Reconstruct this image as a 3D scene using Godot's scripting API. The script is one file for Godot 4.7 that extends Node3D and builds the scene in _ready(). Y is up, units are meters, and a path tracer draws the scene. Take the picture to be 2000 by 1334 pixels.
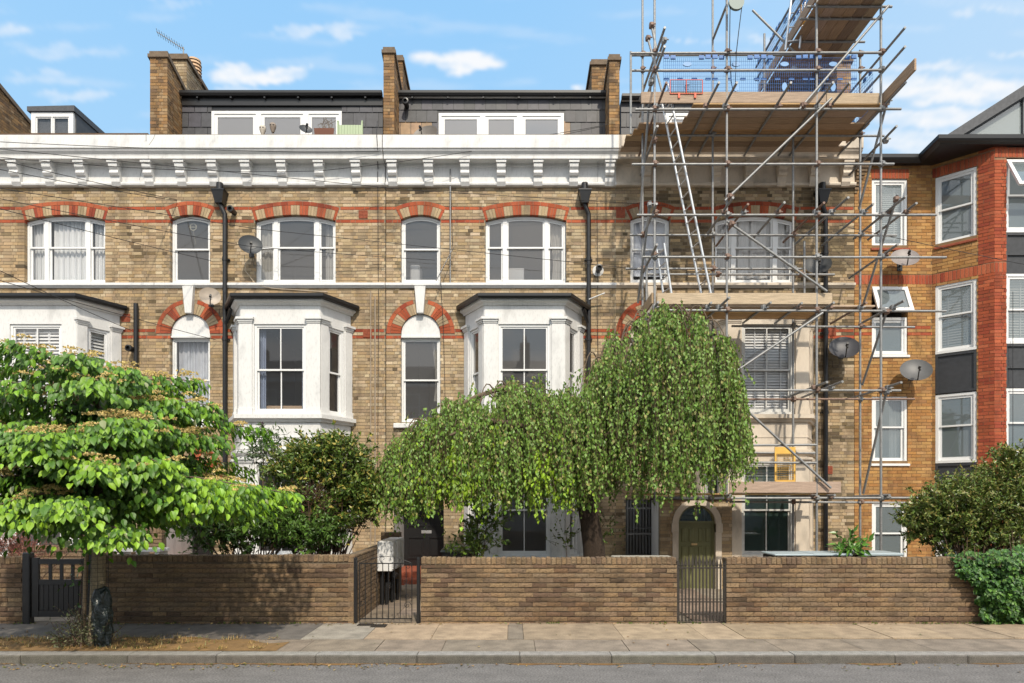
extends Node3D

# Units are metres: x to the right, y up, z towards the street. The terrace's brick front stands at z = 0, the pavement is y = 0.
const F := 1333.0
const CZ := 15.9
const EYE := 1.93
var rng := RandomNumberGenerator.new()
var M := {}
var used := {}
var hash_noise := FastNoiseLite.new()
var patch_noise := FastNoiseLite.new()

# survey helpers: a point measured on the photograph, at distance z, as metres
func X(px: float, z := 0.0) -> float: return (px - 1000.0) * (CZ - z) / F
func Y(py: float, z := 0.0) -> float: return EYE + (975.0 - py) * (CZ - z) / F
func P(px: float, py: float, z := 0.0) -> Vector3: return Vector3(X(px, z), Y(py, z), z)

class Mb:
	var v := PackedVector3Array()
	var n := PackedVector3Array()
	var c := PackedColorArray()
	var col := Color(1, 1, 1)
	var tr := Transform3D()
	func tri(a: Vector3, b: Vector3, d: Vector3) -> void:
		a = tr * a; b = tr * b; d = tr * d
		var nn := (b - a).cross(d - a).normalized()
		v.append(a); v.append(d); v.append(b)
		n.append(nn); n.append(nn); n.append(nn)
		c.append(col); c.append(col); c.append(col)
	func quad(a: Vector3, b: Vector3, d: Vector3, e: Vector3) -> void:
		tri(a, b, d); tri(a, d, e)
	func stri(a: Vector3, b: Vector3, d: Vector3, na: Vector3, nb: Vector3, nd: Vector3) -> void:
		v.append(tr * a); v.append(tr * d); v.append(tr * b)
		n.append((tr.basis * na).normalized()); n.append((tr.basis * nd).normalized()); n.append((tr.basis * nb).normalized())
		c.append(col); c.append(col); c.append(col)
	func hexa(p: Array, back := true) -> void: # p: 4 front (ccw from outside), 4 back
		quad(p[0], p[1], p[2], p[3])
		if back: quad(p[5], p[4], p[7], p[6])
		quad(p[4], p[5], p[1], p[0]); quad(p[3], p[2], p[6], p[7])
		quad(p[1], p[5], p[6], p[2]); quad(p[4], p[0], p[3], p[7])
	func box(a: Vector3, b: Vector3, back := true) -> void:
		var lo := Vector3(minf(a.x, b.x), minf(a.y, b.y), minf(a.z, b.z))
		var hi := Vector3(maxf(a.x, b.x), maxf(a.y, b.y), maxf(a.z, b.z))
		hexa([Vector3(lo.x, lo.y, hi.z), Vector3(hi.x, lo.y, hi.z), Vector3(hi.x, hi.y, hi.z), Vector3(lo.x, hi.y, hi.z),
			Vector3(lo.x, lo.y, lo.z), Vector3(hi.x, lo.y, lo.z), Vector3(hi.x, hi.y, lo.z), Vector3(lo.x, hi.y, lo.z)], back)
	func cbox(a: Vector3, b: Vector3, e: float) -> void: # box with chamfered edges
		var cc := (a + b) * 0.5
		var h := (b - a).abs() * 0.5
		var i := h - Vector3(e, e, e)
		var S := [-1.0, 1.0]
		for s in S:
			quad2(cc + Vector3(s * h.x, -i.y, -i.z), cc + Vector3(s * h.x, i.y, -i.z), cc + Vector3(s * h.x, i.y, i.z), cc + Vector3(s * h.x, -i.y, i.z), Vector3(s, 0, 0))
			quad2(cc + Vector3(-i.x, s * h.y, -i.z), cc + Vector3(i.x, s * h.y, -i.z), cc + Vector3(i.x, s * h.y, i.z), cc + Vector3(-i.x, s * h.y, i.z), Vector3(0, s, 0))
			quad2(cc + Vector3(-i.x, -i.y, s * h.z), cc + Vector3(i.x, -i.y, s * h.z), cc + Vector3(i.x, i.y, s * h.z), cc + Vector3(-i.x, i.y, s * h.z), Vector3(0, 0, s))
			for t in S:
				quad2(cc + Vector3(s * h.x, t * i.y, -i.z), cc + Vector3(s * h.x, t * i.y, i.z), cc + Vector3(s * i.x, t * h.y, i.z), cc + Vector3(s * i.x, t * h.y, -i.z), Vector3(s, t, 0))
				quad2(cc + Vector3(s * h.x, -i.y, t * i.z), cc + Vector3(s * h.x, i.y, t * i.z), cc + Vector3(s * i.x, i.y, t * h.z), cc + Vector3(s * i.x, -i.y, t * h.z), Vector3(s, 0, t))
				quad2(cc + Vector3(-i.x, s * h.y, t * i.z), cc + Vector3(i.x, s * h.y, t * i.z), cc + Vector3(i.x, s * i.y, t * h.z), cc + Vector3(-i.x, s * i.y, t * h.z), Vector3(0, s, t))
				for w in S:
					tri2(cc + Vector3(s * h.x, t * i.y, w * i.z), cc + Vector3(s * i.x, t * h.y, w * i.z), cc + Vector3(s * i.x, t * i.y, w * h.z), Vector3(s, t, w))
	func tri2(a: Vector3, b: Vector3, d: Vector3, out: Vector3) -> void:
		if (b - a).cross(d - a).dot(out) < 0.0: tri(a, d, b)
		else: tri(a, b, d)
	func quad2(a: Vector3, b: Vector3, d: Vector3, e: Vector3, out: Vector3) -> void:
		if (b - a).cross(d - a).dot(out) < 0.0: quad(a, e, d, b)
		else: quad(a, b, d, e)
	func cyl(p: Vector3, q: Vector3, r0: float, r1 := -1.0, sides := 8, caps := true) -> void:
		if r1 < 0.0: r1 = r0
		tube([p, q], [r0, r1], sides, caps)
	func tube(pts: Array, rad, sides := 6, caps := true) -> void:
		var prev_r := []
		var prev_n := []
		var up := Vector3(0.31, 0.2, 0.93)
		for i in pts.size():
			var d: Vector3 = (pts[mini(i + 1, pts.size() - 1)] - pts[maxi(i - 1, 0)]).normalized()
			if absf(d.dot(up)) > 0.95: up = Vector3(1, 0.1, 0)
			var a := d.cross(up).normalized()
			var b := d.cross(a).normalized()
			up = -b if b.dot(up) < 0 else b
			b = up
			a = b.cross(d).normalized()
			var r: float = rad[i] if rad is Array else rad
			var ring := []
			var nn := []
			for k in sides:
				var g := TAU * k / sides
				var o := a * cos(g) + b * sin(g)
				nn.append(o); ring.append(pts[i] + o * r)
			if i > 0:
				for k in sides:
					var j := (k + 1) % sides
					stri(prev_r[k], prev_r[j], ring[j], prev_n[k], prev_n[j], nn[j])
					stri(prev_r[k], ring[j], ring[k], prev_n[k], nn[j], nn[k])
			if caps and (i == 0 or i == pts.size() - 1):
				for k in range(1, sides - 1):
					tri2(ring[0], ring[k], ring[k + 1], d if i > 0 else -d)
			prev_r = ring; prev_n = nn
	func prism(poly: Array, z0: float, z1: float) -> void: # polygon in x, y pushed along z
		var pk := PackedVector2Array(poly)
		var area := 0.0
		for i in pk.size(): area += pk[i].cross(pk[(i + 1) % pk.size()])
		if area < 0: pk.reverse()
		var id := Geometry2D.triangulate_polygon(pk)
		for k in range(0, id.size(), 3):
			var a := pk[id[k]]; var b := pk[id[k + 1]]; var d := pk[id[k + 2]]
			tri2(Vector3(a.x, a.y, z1), Vector3(b.x, b.y, z1), Vector3(d.x, d.y, z1), Vector3(0, 0, 1))
			tri2(Vector3(a.x, a.y, z0), Vector3(b.x, b.y, z0), Vector3(d.x, d.y, z0), Vector3(0, 0, -1))
		for i in pk.size():
			var a := pk[i]; var b := pk[(i + 1) % pk.size()]
			quad(Vector3(a.x, a.y, z0), Vector3(b.x, b.y, z0), Vector3(b.x, b.y, z1), Vector3(a.x, a.y, z1))
	func sheet(poly: Array, z: float) -> void:
		var pk := PackedVector2Array(poly)
		var id := Geometry2D.triangulate_polygon(pk)
		for k in range(0, id.size(), 3):
			var a := pk[id[k]]; var b := pk[id[k + 1]]; var d := pk[id[k + 2]]
			tri2(Vector3(a.x, a.y, z), Vector3(b.x, b.y, z), Vector3(d.x, d.y, z), Vector3(0, 0, 1))
	func sweep(path: Array, prof: Array) -> void: # plan path (x, z) left to right; profile (outward, y), closed
		var rings := []
		for i in path.size():
			var d0: Vector2 = (path[i] - path[i - 1]).normalized() if i > 0 else (path[1] - path[0]).normalized()
			var d1: Vector2 = (path[i + 1] - path[i]).normalized() if i < path.size() - 1 else d0
			var n0 := Vector2(-d0.y, d0.x); var n1 := Vector2(-d1.y, d1.x)
			var m := (n0 + n1) / (1.0 + n0.dot(n1))
			var ring := []
			for q in prof: ring.append(Vector3(path[i].x + m.x * q.x, q.y, path[i].y + m.y * q.x))
			rings.append(ring)
		var area := 0.0
		for k in prof.size(): area += prof[k].cross(prof[(k + 1) % prof.size()])
		for i in rings.size() - 1:
			for k in prof.size():
				var j := (k + 1) % prof.size()
				if area > 0: quad(rings[i][k], rings[i + 1][k], rings[i + 1][j], rings[i][j])
				else: quad(rings[i][j], rings[i + 1][j], rings[i + 1][k], rings[i][k])
		var id := Geometry2D.triangulate_polygon(PackedVector2Array(prof))
		for e in [0, rings.size() - 1]:
			var d: Vector2 = (path[1] - path[0]) if e == 0 else (path[e] - path[e - 1])
			var out := Vector3(d.x, 0, d.y) * (-1.0 if e == 0 else 1.0)
			for k in range(0, id.size(), 3): tri2(rings[e][id[k]], rings[e][id[k + 1]], rings[e][id[k + 2]], out)
	func lathe(prof: Array, sides := 16) -> void: # (radius, y) from bottom to top round the y axis of tr
		for i in prof.size() - 1:
			var p: Vector2 = prof[i]; var q: Vector2 = prof[i + 1]
			var t := (q - p).normalized()
			for k in sides:
				var g := TAU * k / sides; var h := TAU * (k + 1) / sides
				var a := Vector3(cos(g), 0, sin(g)); var b := Vector3(cos(h), 0, sin(h))
				var na := a * t.y + Vector3(0, -t.x, 0); var nb := b * t.y + Vector3(0, -t.x, 0)
				var A := a * p.x + Vector3(0, p.y, 0); var B := b * p.x + Vector3(0, p.y, 0)
				var C := b * q.x + Vector3(0, q.y, 0); var D := a * q.x + Vector3(0, q.y, 0)
				stri(A, C, B, na, nb, nb); stri(A, D, C, na, na, nb)
	func mesh(off := Vector3.ZERO) -> ArrayMesh:
		var arr := []
		arr.resize(Mesh.ARRAY_MAX)
		if off != Vector3.ZERO:
			for i in v.size(): v[i] -= off
		arr[Mesh.ARRAY_VERTEX] = v
		arr[Mesh.ARRAY_NORMAL] = n
		arr[Mesh.ARRAY_COLOR] = c
		var am := ArrayMesh.new()
		if v.size() > 0: am.add_surface_from_arrays(Mesh.PRIMITIVE_TRIANGLES, arr)
		return am

func numbered(parent: Node, called: String) -> String:
	var key := str(parent.get_instance_id()) + called
	var k: int = used.get(key, 0)
	used[key] = k + 1
	return called if k == 0 else "%s_%03d" % [called, k]

func off(o: Node) -> Vector3:
	var s := Vector3.ZERO
	while o != self:
		s += o.position
		o = o.get_parent()
	return s

func tag(o: Node, label: String, category: String, group := "") -> Node:
	o.set_meta("label", label)
	o.set_meta("category", category)
	if group: o.set_meta("group", group)
	return o

func thing(called: String, at: Vector3, label: String, category: String, group := "") -> Node3D:
	var o := Node3D.new()
	o.name = numbered(self, called)
	add_child(o)
	o.position = at
	return tag(o, label, category, group)

func part(called: String, m: Mb, mt: Material, parent: Node) -> MeshInstance3D:
	var o := MeshInstance3D.new()
	o.name = numbered(parent, called)
	o.mesh = m.mesh(off(parent))
	o.material_override = mt
	parent.add_child(o)
	return o

func solo(called: String, m: Mb, mt: Material, at: Vector3, label: String, category: String, group := "") -> MeshInstance3D:
	var o := MeshInstance3D.new()
	o.name = numbered(self, called)
	o.mesh = m.mesh(at)
	o.material_override = mt
	o.position = at
	add_child(o)
	return tag(o, label, category, group)

func struct(called: String, m: Mb, mt: Material) -> MeshInstance3D:
	var o := part(called, m, mt, self)
	o.set_meta("kind", "structure")
	return o

func put(called: String, mesh: Mesh, mt: Material, t: Transform3D, parent: Node) -> MeshInstance3D:
	var o := MeshInstance3D.new()
	o.name = numbered(parent, called)
	o.mesh = mesh
	o.material_override = mt
	t.origin -= off(parent)
	o.transform = t
	parent.add_child(o)
	return o

func stuff(o: Node) -> Node:
	o.set_meta("kind", "stuff")
	return o

func scatter(called: String, mesh: Mesh, mt: Material, ts: Array, cs: PackedColorArray, parent: Node) -> MultiMeshInstance3D:
	var mm := MultiMesh.new()
	mm.transform_format = MultiMesh.TRANSFORM_3D
	mm.use_colors = true
	mm.mesh = mesh
	mm.instance_count = ts.size()
	var o := off(parent) if parent != self else Vector3.ZERO
	for i in ts.size():
		var t: Transform3D = ts[i]
		t.origin -= o
		mm.set_instance_transform(i, t)
		mm.set_instance_color(i, cs[i])
	var mi := MultiMeshInstance3D.new()
	mi.name = numbered(parent, called)
	mi.multimesh = mm
	mi.material_override = mt
	parent.add_child(mi)
	mi.set_meta("kind", "stuff")
	return mi

func lin(r: float, g: float, b: float) -> Color: return Color(r, g, b).linear_to_srgb()

func noise_tex(freq: float, lo: float, hi: float, octaves := 4, seed_ := 1, size := 512, kind := FastNoiseLite.TYPE_SIMPLEX_SMOOTH, mid := 0.5, midv := -1.0) -> NoiseTexture2D:
	var f := FastNoiseLite.new()
	f.noise_type = kind
	f.frequency = freq
	f.fractal_octaves = octaves
	f.seed = seed_
	var g := Gradient.new()
	g.offsets = PackedFloat32Array([0.0, mid, 1.0])
	var m := (lo + hi) * 0.5 if midv < 0.0 else midv
	g.colors = PackedColorArray([Color(lo, lo, lo).linear_to_srgb(), Color(m, m, m).linear_to_srgb(), Color(hi, hi, hi).linear_to_srgb()])
	var t := NoiseTexture2D.new()
	t.width = size
	t.height = size
	t.seamless = true
	t.noise = f
	t.color_ramp = g
	return t

func mat(col: Color, rough := 0.8, coarse: Texture2D = null, cs := Vector3(0.4, 0.4, 0.4), fine: Texture2D = null, fs := Vector3(3, 3, 3), bump: Texture2D = null, bh := 0.3) -> StandardMaterial3D:
	var m := StandardMaterial3D.new()
	m.albedo_color = col
	m.roughness = rough
	m.vertex_color_use_as_albedo = true
	if coarse or bump:
		m.uv1_triplanar = true
		m.uv1_world_triplanar = true
		m.uv1_scale = cs
	if coarse: m.albedo_texture = coarse
	if fine:
		m.detail_enabled = true
		m.detail_blend_mode = BaseMaterial3D.BLEND_MODE_MUL
		m.detail_albedo = fine
		m.detail_uv_layer = BaseMaterial3D.DETAIL_UV_2
		m.uv2_triplanar = true
		m.uv2_world_triplanar = true
		m.uv2_scale = fs
	if bump:
		m.heightmap_enabled = true
		m.heightmap_texture = bump
		m.heightmap_scale = bh
	return m

func glass(a: float, col := Color(0.6, 0.6, 0.6)) -> StandardMaterial3D:
	var m := StandardMaterial3D.new()
	m.transparency = BaseMaterial3D.TRANSPARENCY_ALPHA
	m.albedo_color = Color(col.r, col.g, col.b, a)
	m.roughness = 0.02
	m.metallic_specular = 0.71
	m.clearcoat_enabled = true
	m.clearcoat = 1.0
	m.clearcoat_roughness = 0.02
	return m

func leafy(rough := 0.5, back := 0.5) -> StandardMaterial3D:
	var m := StandardMaterial3D.new()
	m.albedo_color = Color(1, 1, 1)
	m.vertex_color_use_as_albedo = true
	m.roughness = rough
	m.backlight_enabled = true
	m.backlight = Color(back, back, back * 0.6)
	m.cull_mode = BaseMaterial3D.CULL_DISABLED
	return m

func vary(c: Color, a: float) -> Color:
	var k := 1.0 + rng.randf_range(-a, a)
	return Color(c.r * k, c.g * k * (1.0 + rng.randf_range(-a, a) * 0.15), c.b * k * (1.0 + rng.randf_range(-a, a) * 0.25))

const SKY_LEVEL := 0.505 # so that the sky shows at this exposure as it does in the photograph

func make_sky(sun_dir: Vector3) -> ImageTexture:
	var w := 2048
	var h := 1024
	var im := Image.create(w, h, false, Image.FORMAT_RGBF)
	var warp := FastNoiseLite.new()
	warp.seed = 5; warp.frequency = 0.011; warp.fractal_octaves = 4
	var wisp := FastNoiseLite.new()
	wisp.seed = 11; wisp.frequency = 0.016; wisp.fractal_octaves = 5
	# clouds seen over the roofs: centre and half size as seen by the camera, strength
	var clouds := [[490, 149, 125, 23, 1.15], [905, 119, 105, 25, 1.3], [640, 60, 85, 14, 0.6], [470, 180, 75, 11, 0.5], [15, 58, 60, 16, 0.65], [110, 98, 140, 14, 0.35],
		[85, 155, 80, 11, 0.4], [150, 188, 95, 9, 0.5], [1110, 182, 70, 9, 0.9], [1880, 175, 230, 33, 1.15], [1830, 132, 130, 13, 0.8], [1880, 232, 200, 26, 0.95], [1940, 22, 80, 9, 0.5], [1975, 104, 60, 6, 0.5], [1800, 278, 170, 26, 0.8], [1480, 78, 40, 8, 0.5], [340, 5, 90, 6, 0.3], [1360, 76, 40, 6, 0.4]]
	var white := Color(0.95, 0.965, 0.985)
	for j in h:
		var el := PI * (0.5 - (j + 0.5) / h)
		for i in w:
			if el < 0.0:
				im.set_pixel(i, j, Color(0.40, 0.39, 0.37) * SKY_LEVEL)
				continue
			var az := wrapf(TAU * (i + 0.5) / w, -PI, PI) # 0 straight ahead, right is positive
			var t := clampf(el / 1.1, 0.0, 1.0)
			var c := Color(0.56, 0.80, 0.975).lerp(Color(0.17, 0.50, 0.95), pow(t, 0.85))
			c = c.lerp(Color(0.62, 0.78, 0.95), 0.75 * smoothstep(-0.1, 0.75, sin(az)) * (1.0 - t * 0.6))
			var x := cos(el) * sin(az); var y := sin(el); var z := cos(el) * cos(az)
			var a := 0.0
			if z > 0.25 and absf(az) < 1.2:
				var px := 1000.0 + F * x / z
				var py := 975.0 - F * y / z
				var qx := px + 70.0 * warp.get_noise_2d(px * 0.5, py * 1.8)
				var qy := py + 20.0 * warp.get_noise_2d(px * 0.8 + 400.0, py * 2.4)
				for k in clouds:
					var dx: float = (qx - k[0]) / k[2]
					var dy: float = (qy - k[1]) / k[3]
					var d := dx * dx + dy * dy
					if d < 1.0: a = maxf(a, k[4] * smoothstep(0.0, 0.8, 1.0 - d) * (0.75 + 0.55 * wisp.get_noise_2d(px * 0.9, py * 3.6)))
				a = maxf(a, 0.16 * smoothstep(0.12, 0.5, wisp.get_noise_2d(px * 0.16 + 77.0, py * 1.1)))
			var far := smoothstep(0.95, 1.35, absf(az)) # beyond the picture larger, brighter clouds are added for fill light
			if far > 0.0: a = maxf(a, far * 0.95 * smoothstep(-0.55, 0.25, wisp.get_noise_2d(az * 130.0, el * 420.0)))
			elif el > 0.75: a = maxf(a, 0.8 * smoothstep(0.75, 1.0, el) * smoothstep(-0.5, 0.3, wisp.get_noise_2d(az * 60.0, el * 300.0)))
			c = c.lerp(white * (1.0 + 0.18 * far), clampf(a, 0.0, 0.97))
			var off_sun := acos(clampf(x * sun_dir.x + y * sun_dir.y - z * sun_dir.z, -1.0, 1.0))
			c += Color(1.0, 0.96, 0.9) * (1.9 * exp(-pow(off_sun / 0.45, 2.0))) # bright haze added round the unseen sun, as frontal fill light
			im.set_pixel(i, j, c * SKY_LEVEL)
	return ImageTexture.create_from_image(im)

func make_materials() -> void:
	var stain := noise_tex(0.006, 0.80, 1.0, 5, 3)
	var blot := noise_tex(0.012, 0.62, 1.0, 5, 9)
	var grain := noise_tex(0.06, 0.55, 1.0, 4, 4)
	var fine := noise_tex(0.11, 0.72, 1.0, 3, 6)
	var speck := noise_tex(0.25, 0.45, 1.0, 2, 8)
	var fibre := noise_tex(0.02, 0.55, 1.0, 5, 12)
	M.oldbrick = mat(Color.WHITE, 0.95, noise_tex(0.007, 0.38, 1.0, 6, 40, 512, FastNoiseLite.TYPE_SIMPLEX_SMOOTH, 0.5, 0.9), Vector3(0.42, 0.75, 0.42), noise_tex(0.045, 0.3, 1.0, 4, 47, 512, FastNoiseLite.TYPE_SIMPLEX_SMOOTH, 0.45, 0.86), Vector3(0.9, 1.7, 0.9), grain, 0.8)
	M.brick = mat(Color.WHITE, 0.92, noise_tex(0.009, 0.5, 1.0, 6, 51, 512, FastNoiseLite.TYPE_SIMPLEX_SMOOTH, 0.42, 0.88), Vector3(0.42, 0.16, 0.42), grain, Vector3(1.1, 1.6, 1.1), grain, 0.35)
	M.mortar = mat(lin(0.37, 0.30, 0.21), 0.95, blot, Vector3(0.6, 0.6, 0.6), grain, Vector3(5, 5, 5))
	M.oldmortar = mat(lin(0.22, 0.17, 0.115), 0.95, blot, Vector3(0.8, 0.8, 0.8), grain, Vector3(5, 5, 5))
	M.redmortar = mat(lin(0.30, 0.17, 0.10), 0.95, blot, Vector3(0.8, 0.8, 0.8))
	M.yelmortar = mat(lin(0.27, 0.17, 0.085), 0.95, blot, Vector3(0.8, 0.8, 0.8))
	M.white = mat(lin(0.69, 0.685, 0.67), 0.6, noise_tex(0.008, 0.74, 1.0, 6, 13, 512, FastNoiseLite.TYPE_SIMPLEX_SMOOTH, 0.38, 0.97), Vector3(0.5, 0.22, 0.5), noise_tex(0.03, 0.8, 1.0, 5, 14, 512, FastNoiseLite.TYPE_SIMPLEX_SMOOTH, 0.4, 0.96), Vector3(1.3, 0.45, 1.3))
	M.cream = mat(lin(0.66, 0.57, 0.46), 0.65, noise_tex(0.008, 0.55, 1.0, 6, 15, 512, FastNoiseLite.TYPE_SIMPLEX_SMOOTH, 0.45, 0.93), Vector3(0.35, 0.18, 0.35), noise_tex(0.02, 0.9, 1.0, 4, 14), Vector3(1.5, 0.6, 1.5))
	M.frame = mat(lin(0.70, 0.70, 0.69), 0.4)
	M.oldframe = mat(lin(0.62, 0.61, 0.58), 0.5, stain, Vector3(2, 2, 2))
	M.glass = glass(0.42, lin(0.14, 0.136, 0.134))
	M.bayglass = glass(0.22, lin(0.10, 0.10, 0.105))
	M.blankglass = glass(0.65, lin(0.27, 0.27, 0.28))
	M.clearglass = glass(0.12, lin(0.1, 0.1, 0.1))
	M.skyglass = glass(0.55, lin(0.23, 0.275, 0.29))  # blue-grey tint stands in for sky reflected in the panes
	M.greenglass = glass(0.5, lin(0.05, 0.085, 0.08))
	M.room = mat(lin(0.42, 0.40, 0.37), 0.9)
	M.black = mat(lin(0.013, 0.013, 0.014), 0.38, stain, Vector3(2, 2, 2))
	M.lead = mat(lin(0.085, 0.088, 0.095), 0.6, blot, Vector3(1.5, 1.5, 1.5))
	M.slate = mat(Color.WHITE, 0.55, blot, Vector3(0.9, 0.9, 0.9), grain, Vector3(3, 3, 3))
	M.terracotta = mat(lin(0.34, 0.085, 0.04), 0.85, blot, Vector3(2, 2, 2))
	M.coping = mat(lin(0.30, 0.235, 0.17), 0.9, blot, Vector3(1, 1, 1), grain, Vector3(4, 4, 4))
	M.steel = mat(lin(0.40, 0.40, 0.395), 0.5, blot, Vector3(1.3, 2.6, 1.3), grain, Vector3(3, 3, 3))
	M.steel.metallic = 0.3
	M.rust = mat(lin(0.27, 0.18, 0.14), 0.65, blot, Vector3(2, 2, 2))
	M.rust.metallic = 0.3
	M.alu = mat(lin(0.62, 0.63, 0.64), 0.35)
	M.alu.metallic = 0.7
	M.boardx = mat(Color.WHITE, 0.85, fibre, Vector3(0.25, 5, 5), grain, Vector3(0.7, 9, 9))
	M.boardz = mat(Color.WHITE, 0.85, fibre, Vector3(5, 5, 0.25), grain, Vector3(9, 9, 0.7))
	M.meshblue = mat(lin(0.05, 0.17, 0.46), 0.5)
	M.plateblue = mat(lin(0.14, 0.30, 0.55), 0.45)
	M.orange = mat(lin(0.62, 0.09, 0.03), 0.5)
	M.yellow = mat(lin(0.80, 0.48, 0.10), 0.45, stain, Vector3(2, 2, 2))
	M.dish = mat(Color.WHITE, 0.5, stain, Vector3(2, 2, 2))
	M.curtain = mat(Color.WHITE, 0.95)
	M.curtain.backlight_enabled = true
	M.curtain.backlight = Color(0.5, 0.5, 0.5)
	M.paint = mat(Color.WHITE, 0.5, stain, Vector3(1, 1, 1))
	M.greendoor = mat(lin(0.17, 0.17, 0.075), 0.4, stain, Vector3(1, 1, 1))
	M.iron = mat(lin(0.035, 0.028, 0.022), 0.6, blot, Vector3(3, 3, 3))
	M.asphalt = mat(lin(0.27, 0.255, 0.245), 0.9, noise_tex(0.012, 0.72, 1.0, 5, 44), Vector3(0.3, 0.3, 0.6), noise_tex(0.13, 0.3, 1.0, 2, 45), Vector3(0.5, 0.5, 0.5), null)
	M.paving = mat(Color.WHITE, 0.92, noise_tex(0.011, 0.55, 1.0, 6, 46), Vector3(0.5, 0.5, 0.5), noise_tex(0.12, 0.6, 1.0, 2, 45), Vector3(0.6, 0.6, 0.6), grain, 0.3)
	M.granite = mat(Color.WHITE, 0.85, blot, Vector3(1.2, 1.2, 1.2), noise_tex(0.2, 0.2, 1.0, 2, 18), Vector3(0.75, 0.75, 0.75), null)
	M.soil = mat(lin(0.10, 0.07, 0.045), 0.98, blot, Vector3(1, 1, 1), speck, Vector3(4, 4, 4))
	M.dry = mat(lin(0.36, 0.215, 0.085), 0.98, blot, Vector3(1.1, 1.1, 1.1), speck, Vector3(0.9, 0.9, 0.9), speck, 1.0)
	M.bark = mat(lin(0.085, 0.055, 0.036), 0.95, blot, Vector3(6, 1.2, 6), grain, Vector3(10, 2, 10), noise_tex(0.03, 0.0, 1.0, 4, 20), 2.5)
	M.palebark = mat(lin(0.22, 0.16, 0.105), 0.9, blot, Vector3(3, 2, 3), grain, Vector3(6, 4, 6))
	M.twig = mat(lin(0.12, 0.075, 0.05), 0.9)
	M.bag = mat(lin(0.018, 0.028, 0.026), 0.35, blot, Vector3(2, 2, 2), null, Vector3.ONE, noise_tex(0.012, 0.0, 1.0, 3, 22), 2.0)
	M.leaf = leafy(0.5, 0.55)
	M.gloss = leafy(0.35, 0.4)
	M.cable = mat(lin(0.02, 0.02, 0.022), 0.7)
	M.panel = mat(lin(0.045, 0.047, 0.052), 0.55, blot, Vector3(1.2, 1.2, 1.2))
	M.net = mat(lin(0.25, 0.24, 0.2), 0.6)

# ---------------------------------------------------------------- bricks
const STOCK := [Color(0.574, 0.437, 0.274), Color(0.526, 0.390, 0.237), Color(0.485, 0.360, 0.217), Color(0.549, 0.398, 0.229), Color(0.437, 0.321, 0.198), Color(0.622, 0.492, 0.327), Color(0.381, 0.283, 0.175), Color(0.510, 0.360, 0.198)]
const OLD := [Color(0.278, 0.187, 0.105), Color(0.257, 0.172, 0.100), Color(0.242, 0.162, 0.094), Color(0.291, 0.191, 0.102), Color(0.221, 0.149, 0.088), Color(0.270, 0.176, 0.097), Color(0.253, 0.174, 0.105), Color(0.208, 0.142, 0.085)]
const GRIM := [Color(0.182, 0.114, 0.064), Color(0.164, 0.102, 0.060), Color(0.151, 0.094, 0.055), Color(0.194, 0.117, 0.062), Color(0.134, 0.084, 0.050), Color(0.175, 0.107, 0.058), Color(0.161, 0.104, 0.064), Color(0.122, 0.079, 0.048)]
const YELLOW := [Color(0.541, 0.286, 0.094), Color(0.506, 0.257, 0.083), Color(0.453, 0.220, 0.074), Color(0.559, 0.314, 0.117), Color(0.488, 0.233, 0.070), Color(0.418, 0.208, 0.078), Color(0.576, 0.322, 0.112), Color(0.497, 0.273, 0.103)]
const RED := [Color(0.503, 0.113, 0.046), Color(0.458, 0.098, 0.038), Color(0.412, 0.083, 0.034), Color(0.526, 0.127, 0.053), Color(0.378, 0.071, 0.032), Color(0.480, 0.106, 0.041), Color(0.538, 0.138, 0.058), Color(0.435, 0.092, 0.040)]
const SOOT := [Color(0.222, 0.162, 0.092), Color(0.188, 0.135, 0.075), Color(0.264, 0.197, 0.111), Color(0.162, 0.116, 0.066), Color(0.307, 0.231, 0.134), Color(0.137, 0.101, 0.060), Color(0.239, 0.166, 0.086), Color(0.204, 0.146, 0.082)]
const ROOFY := [Color(0.395, 0.221, 0.090), Color(0.339, 0.191, 0.082), Color(0.263, 0.157, 0.074), Color(0.441, 0.251, 0.101), Color(0.207, 0.127, 0.067), Color(0.366, 0.229, 0.113), Color(0.423, 0.280, 0.148), Color(0.291, 0.170, 0.078)]

func free_of(a: float, b: float, blocked: Array) -> Array:
	var runs := [[a, b]]
	for k in blocked:
		var nx := []
		for r in runs:
			if k[1] <= r[0] or k[0] >= r[1]: nx.append(r)
			else:
				if k[0] > r[0]: nx.append([r[0], k[0]])
				if k[1] < r[1]: nx.append([k[1], r[1]])
		runs = nx
	return runs

func cut(shapes: Array, v: float) -> Array:
	var out := []
	for s in shapes:
		if s.has("u0"):
			if v > s.v0 and v < s.v1: out.append([s.u0, s.u1])
		else: # round: cx, cy, r, optional cap (half width), tan (widest slope), vmin
			var dy: float = v - s.cy
			if v <= s.vmin or dy >= s.r or (dy <= -s.r): continue
			var hw: float = sqrt(s.r * s.r - dy * dy)
			if s.has("cap"): hw = minf(hw, s.cap)
			if s.has("tan"): hw = minf(hw, maxf(dy, 0.0) * s.tan)
			out.append([s.cx - hw, s.cx + hw])
	return out

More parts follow.
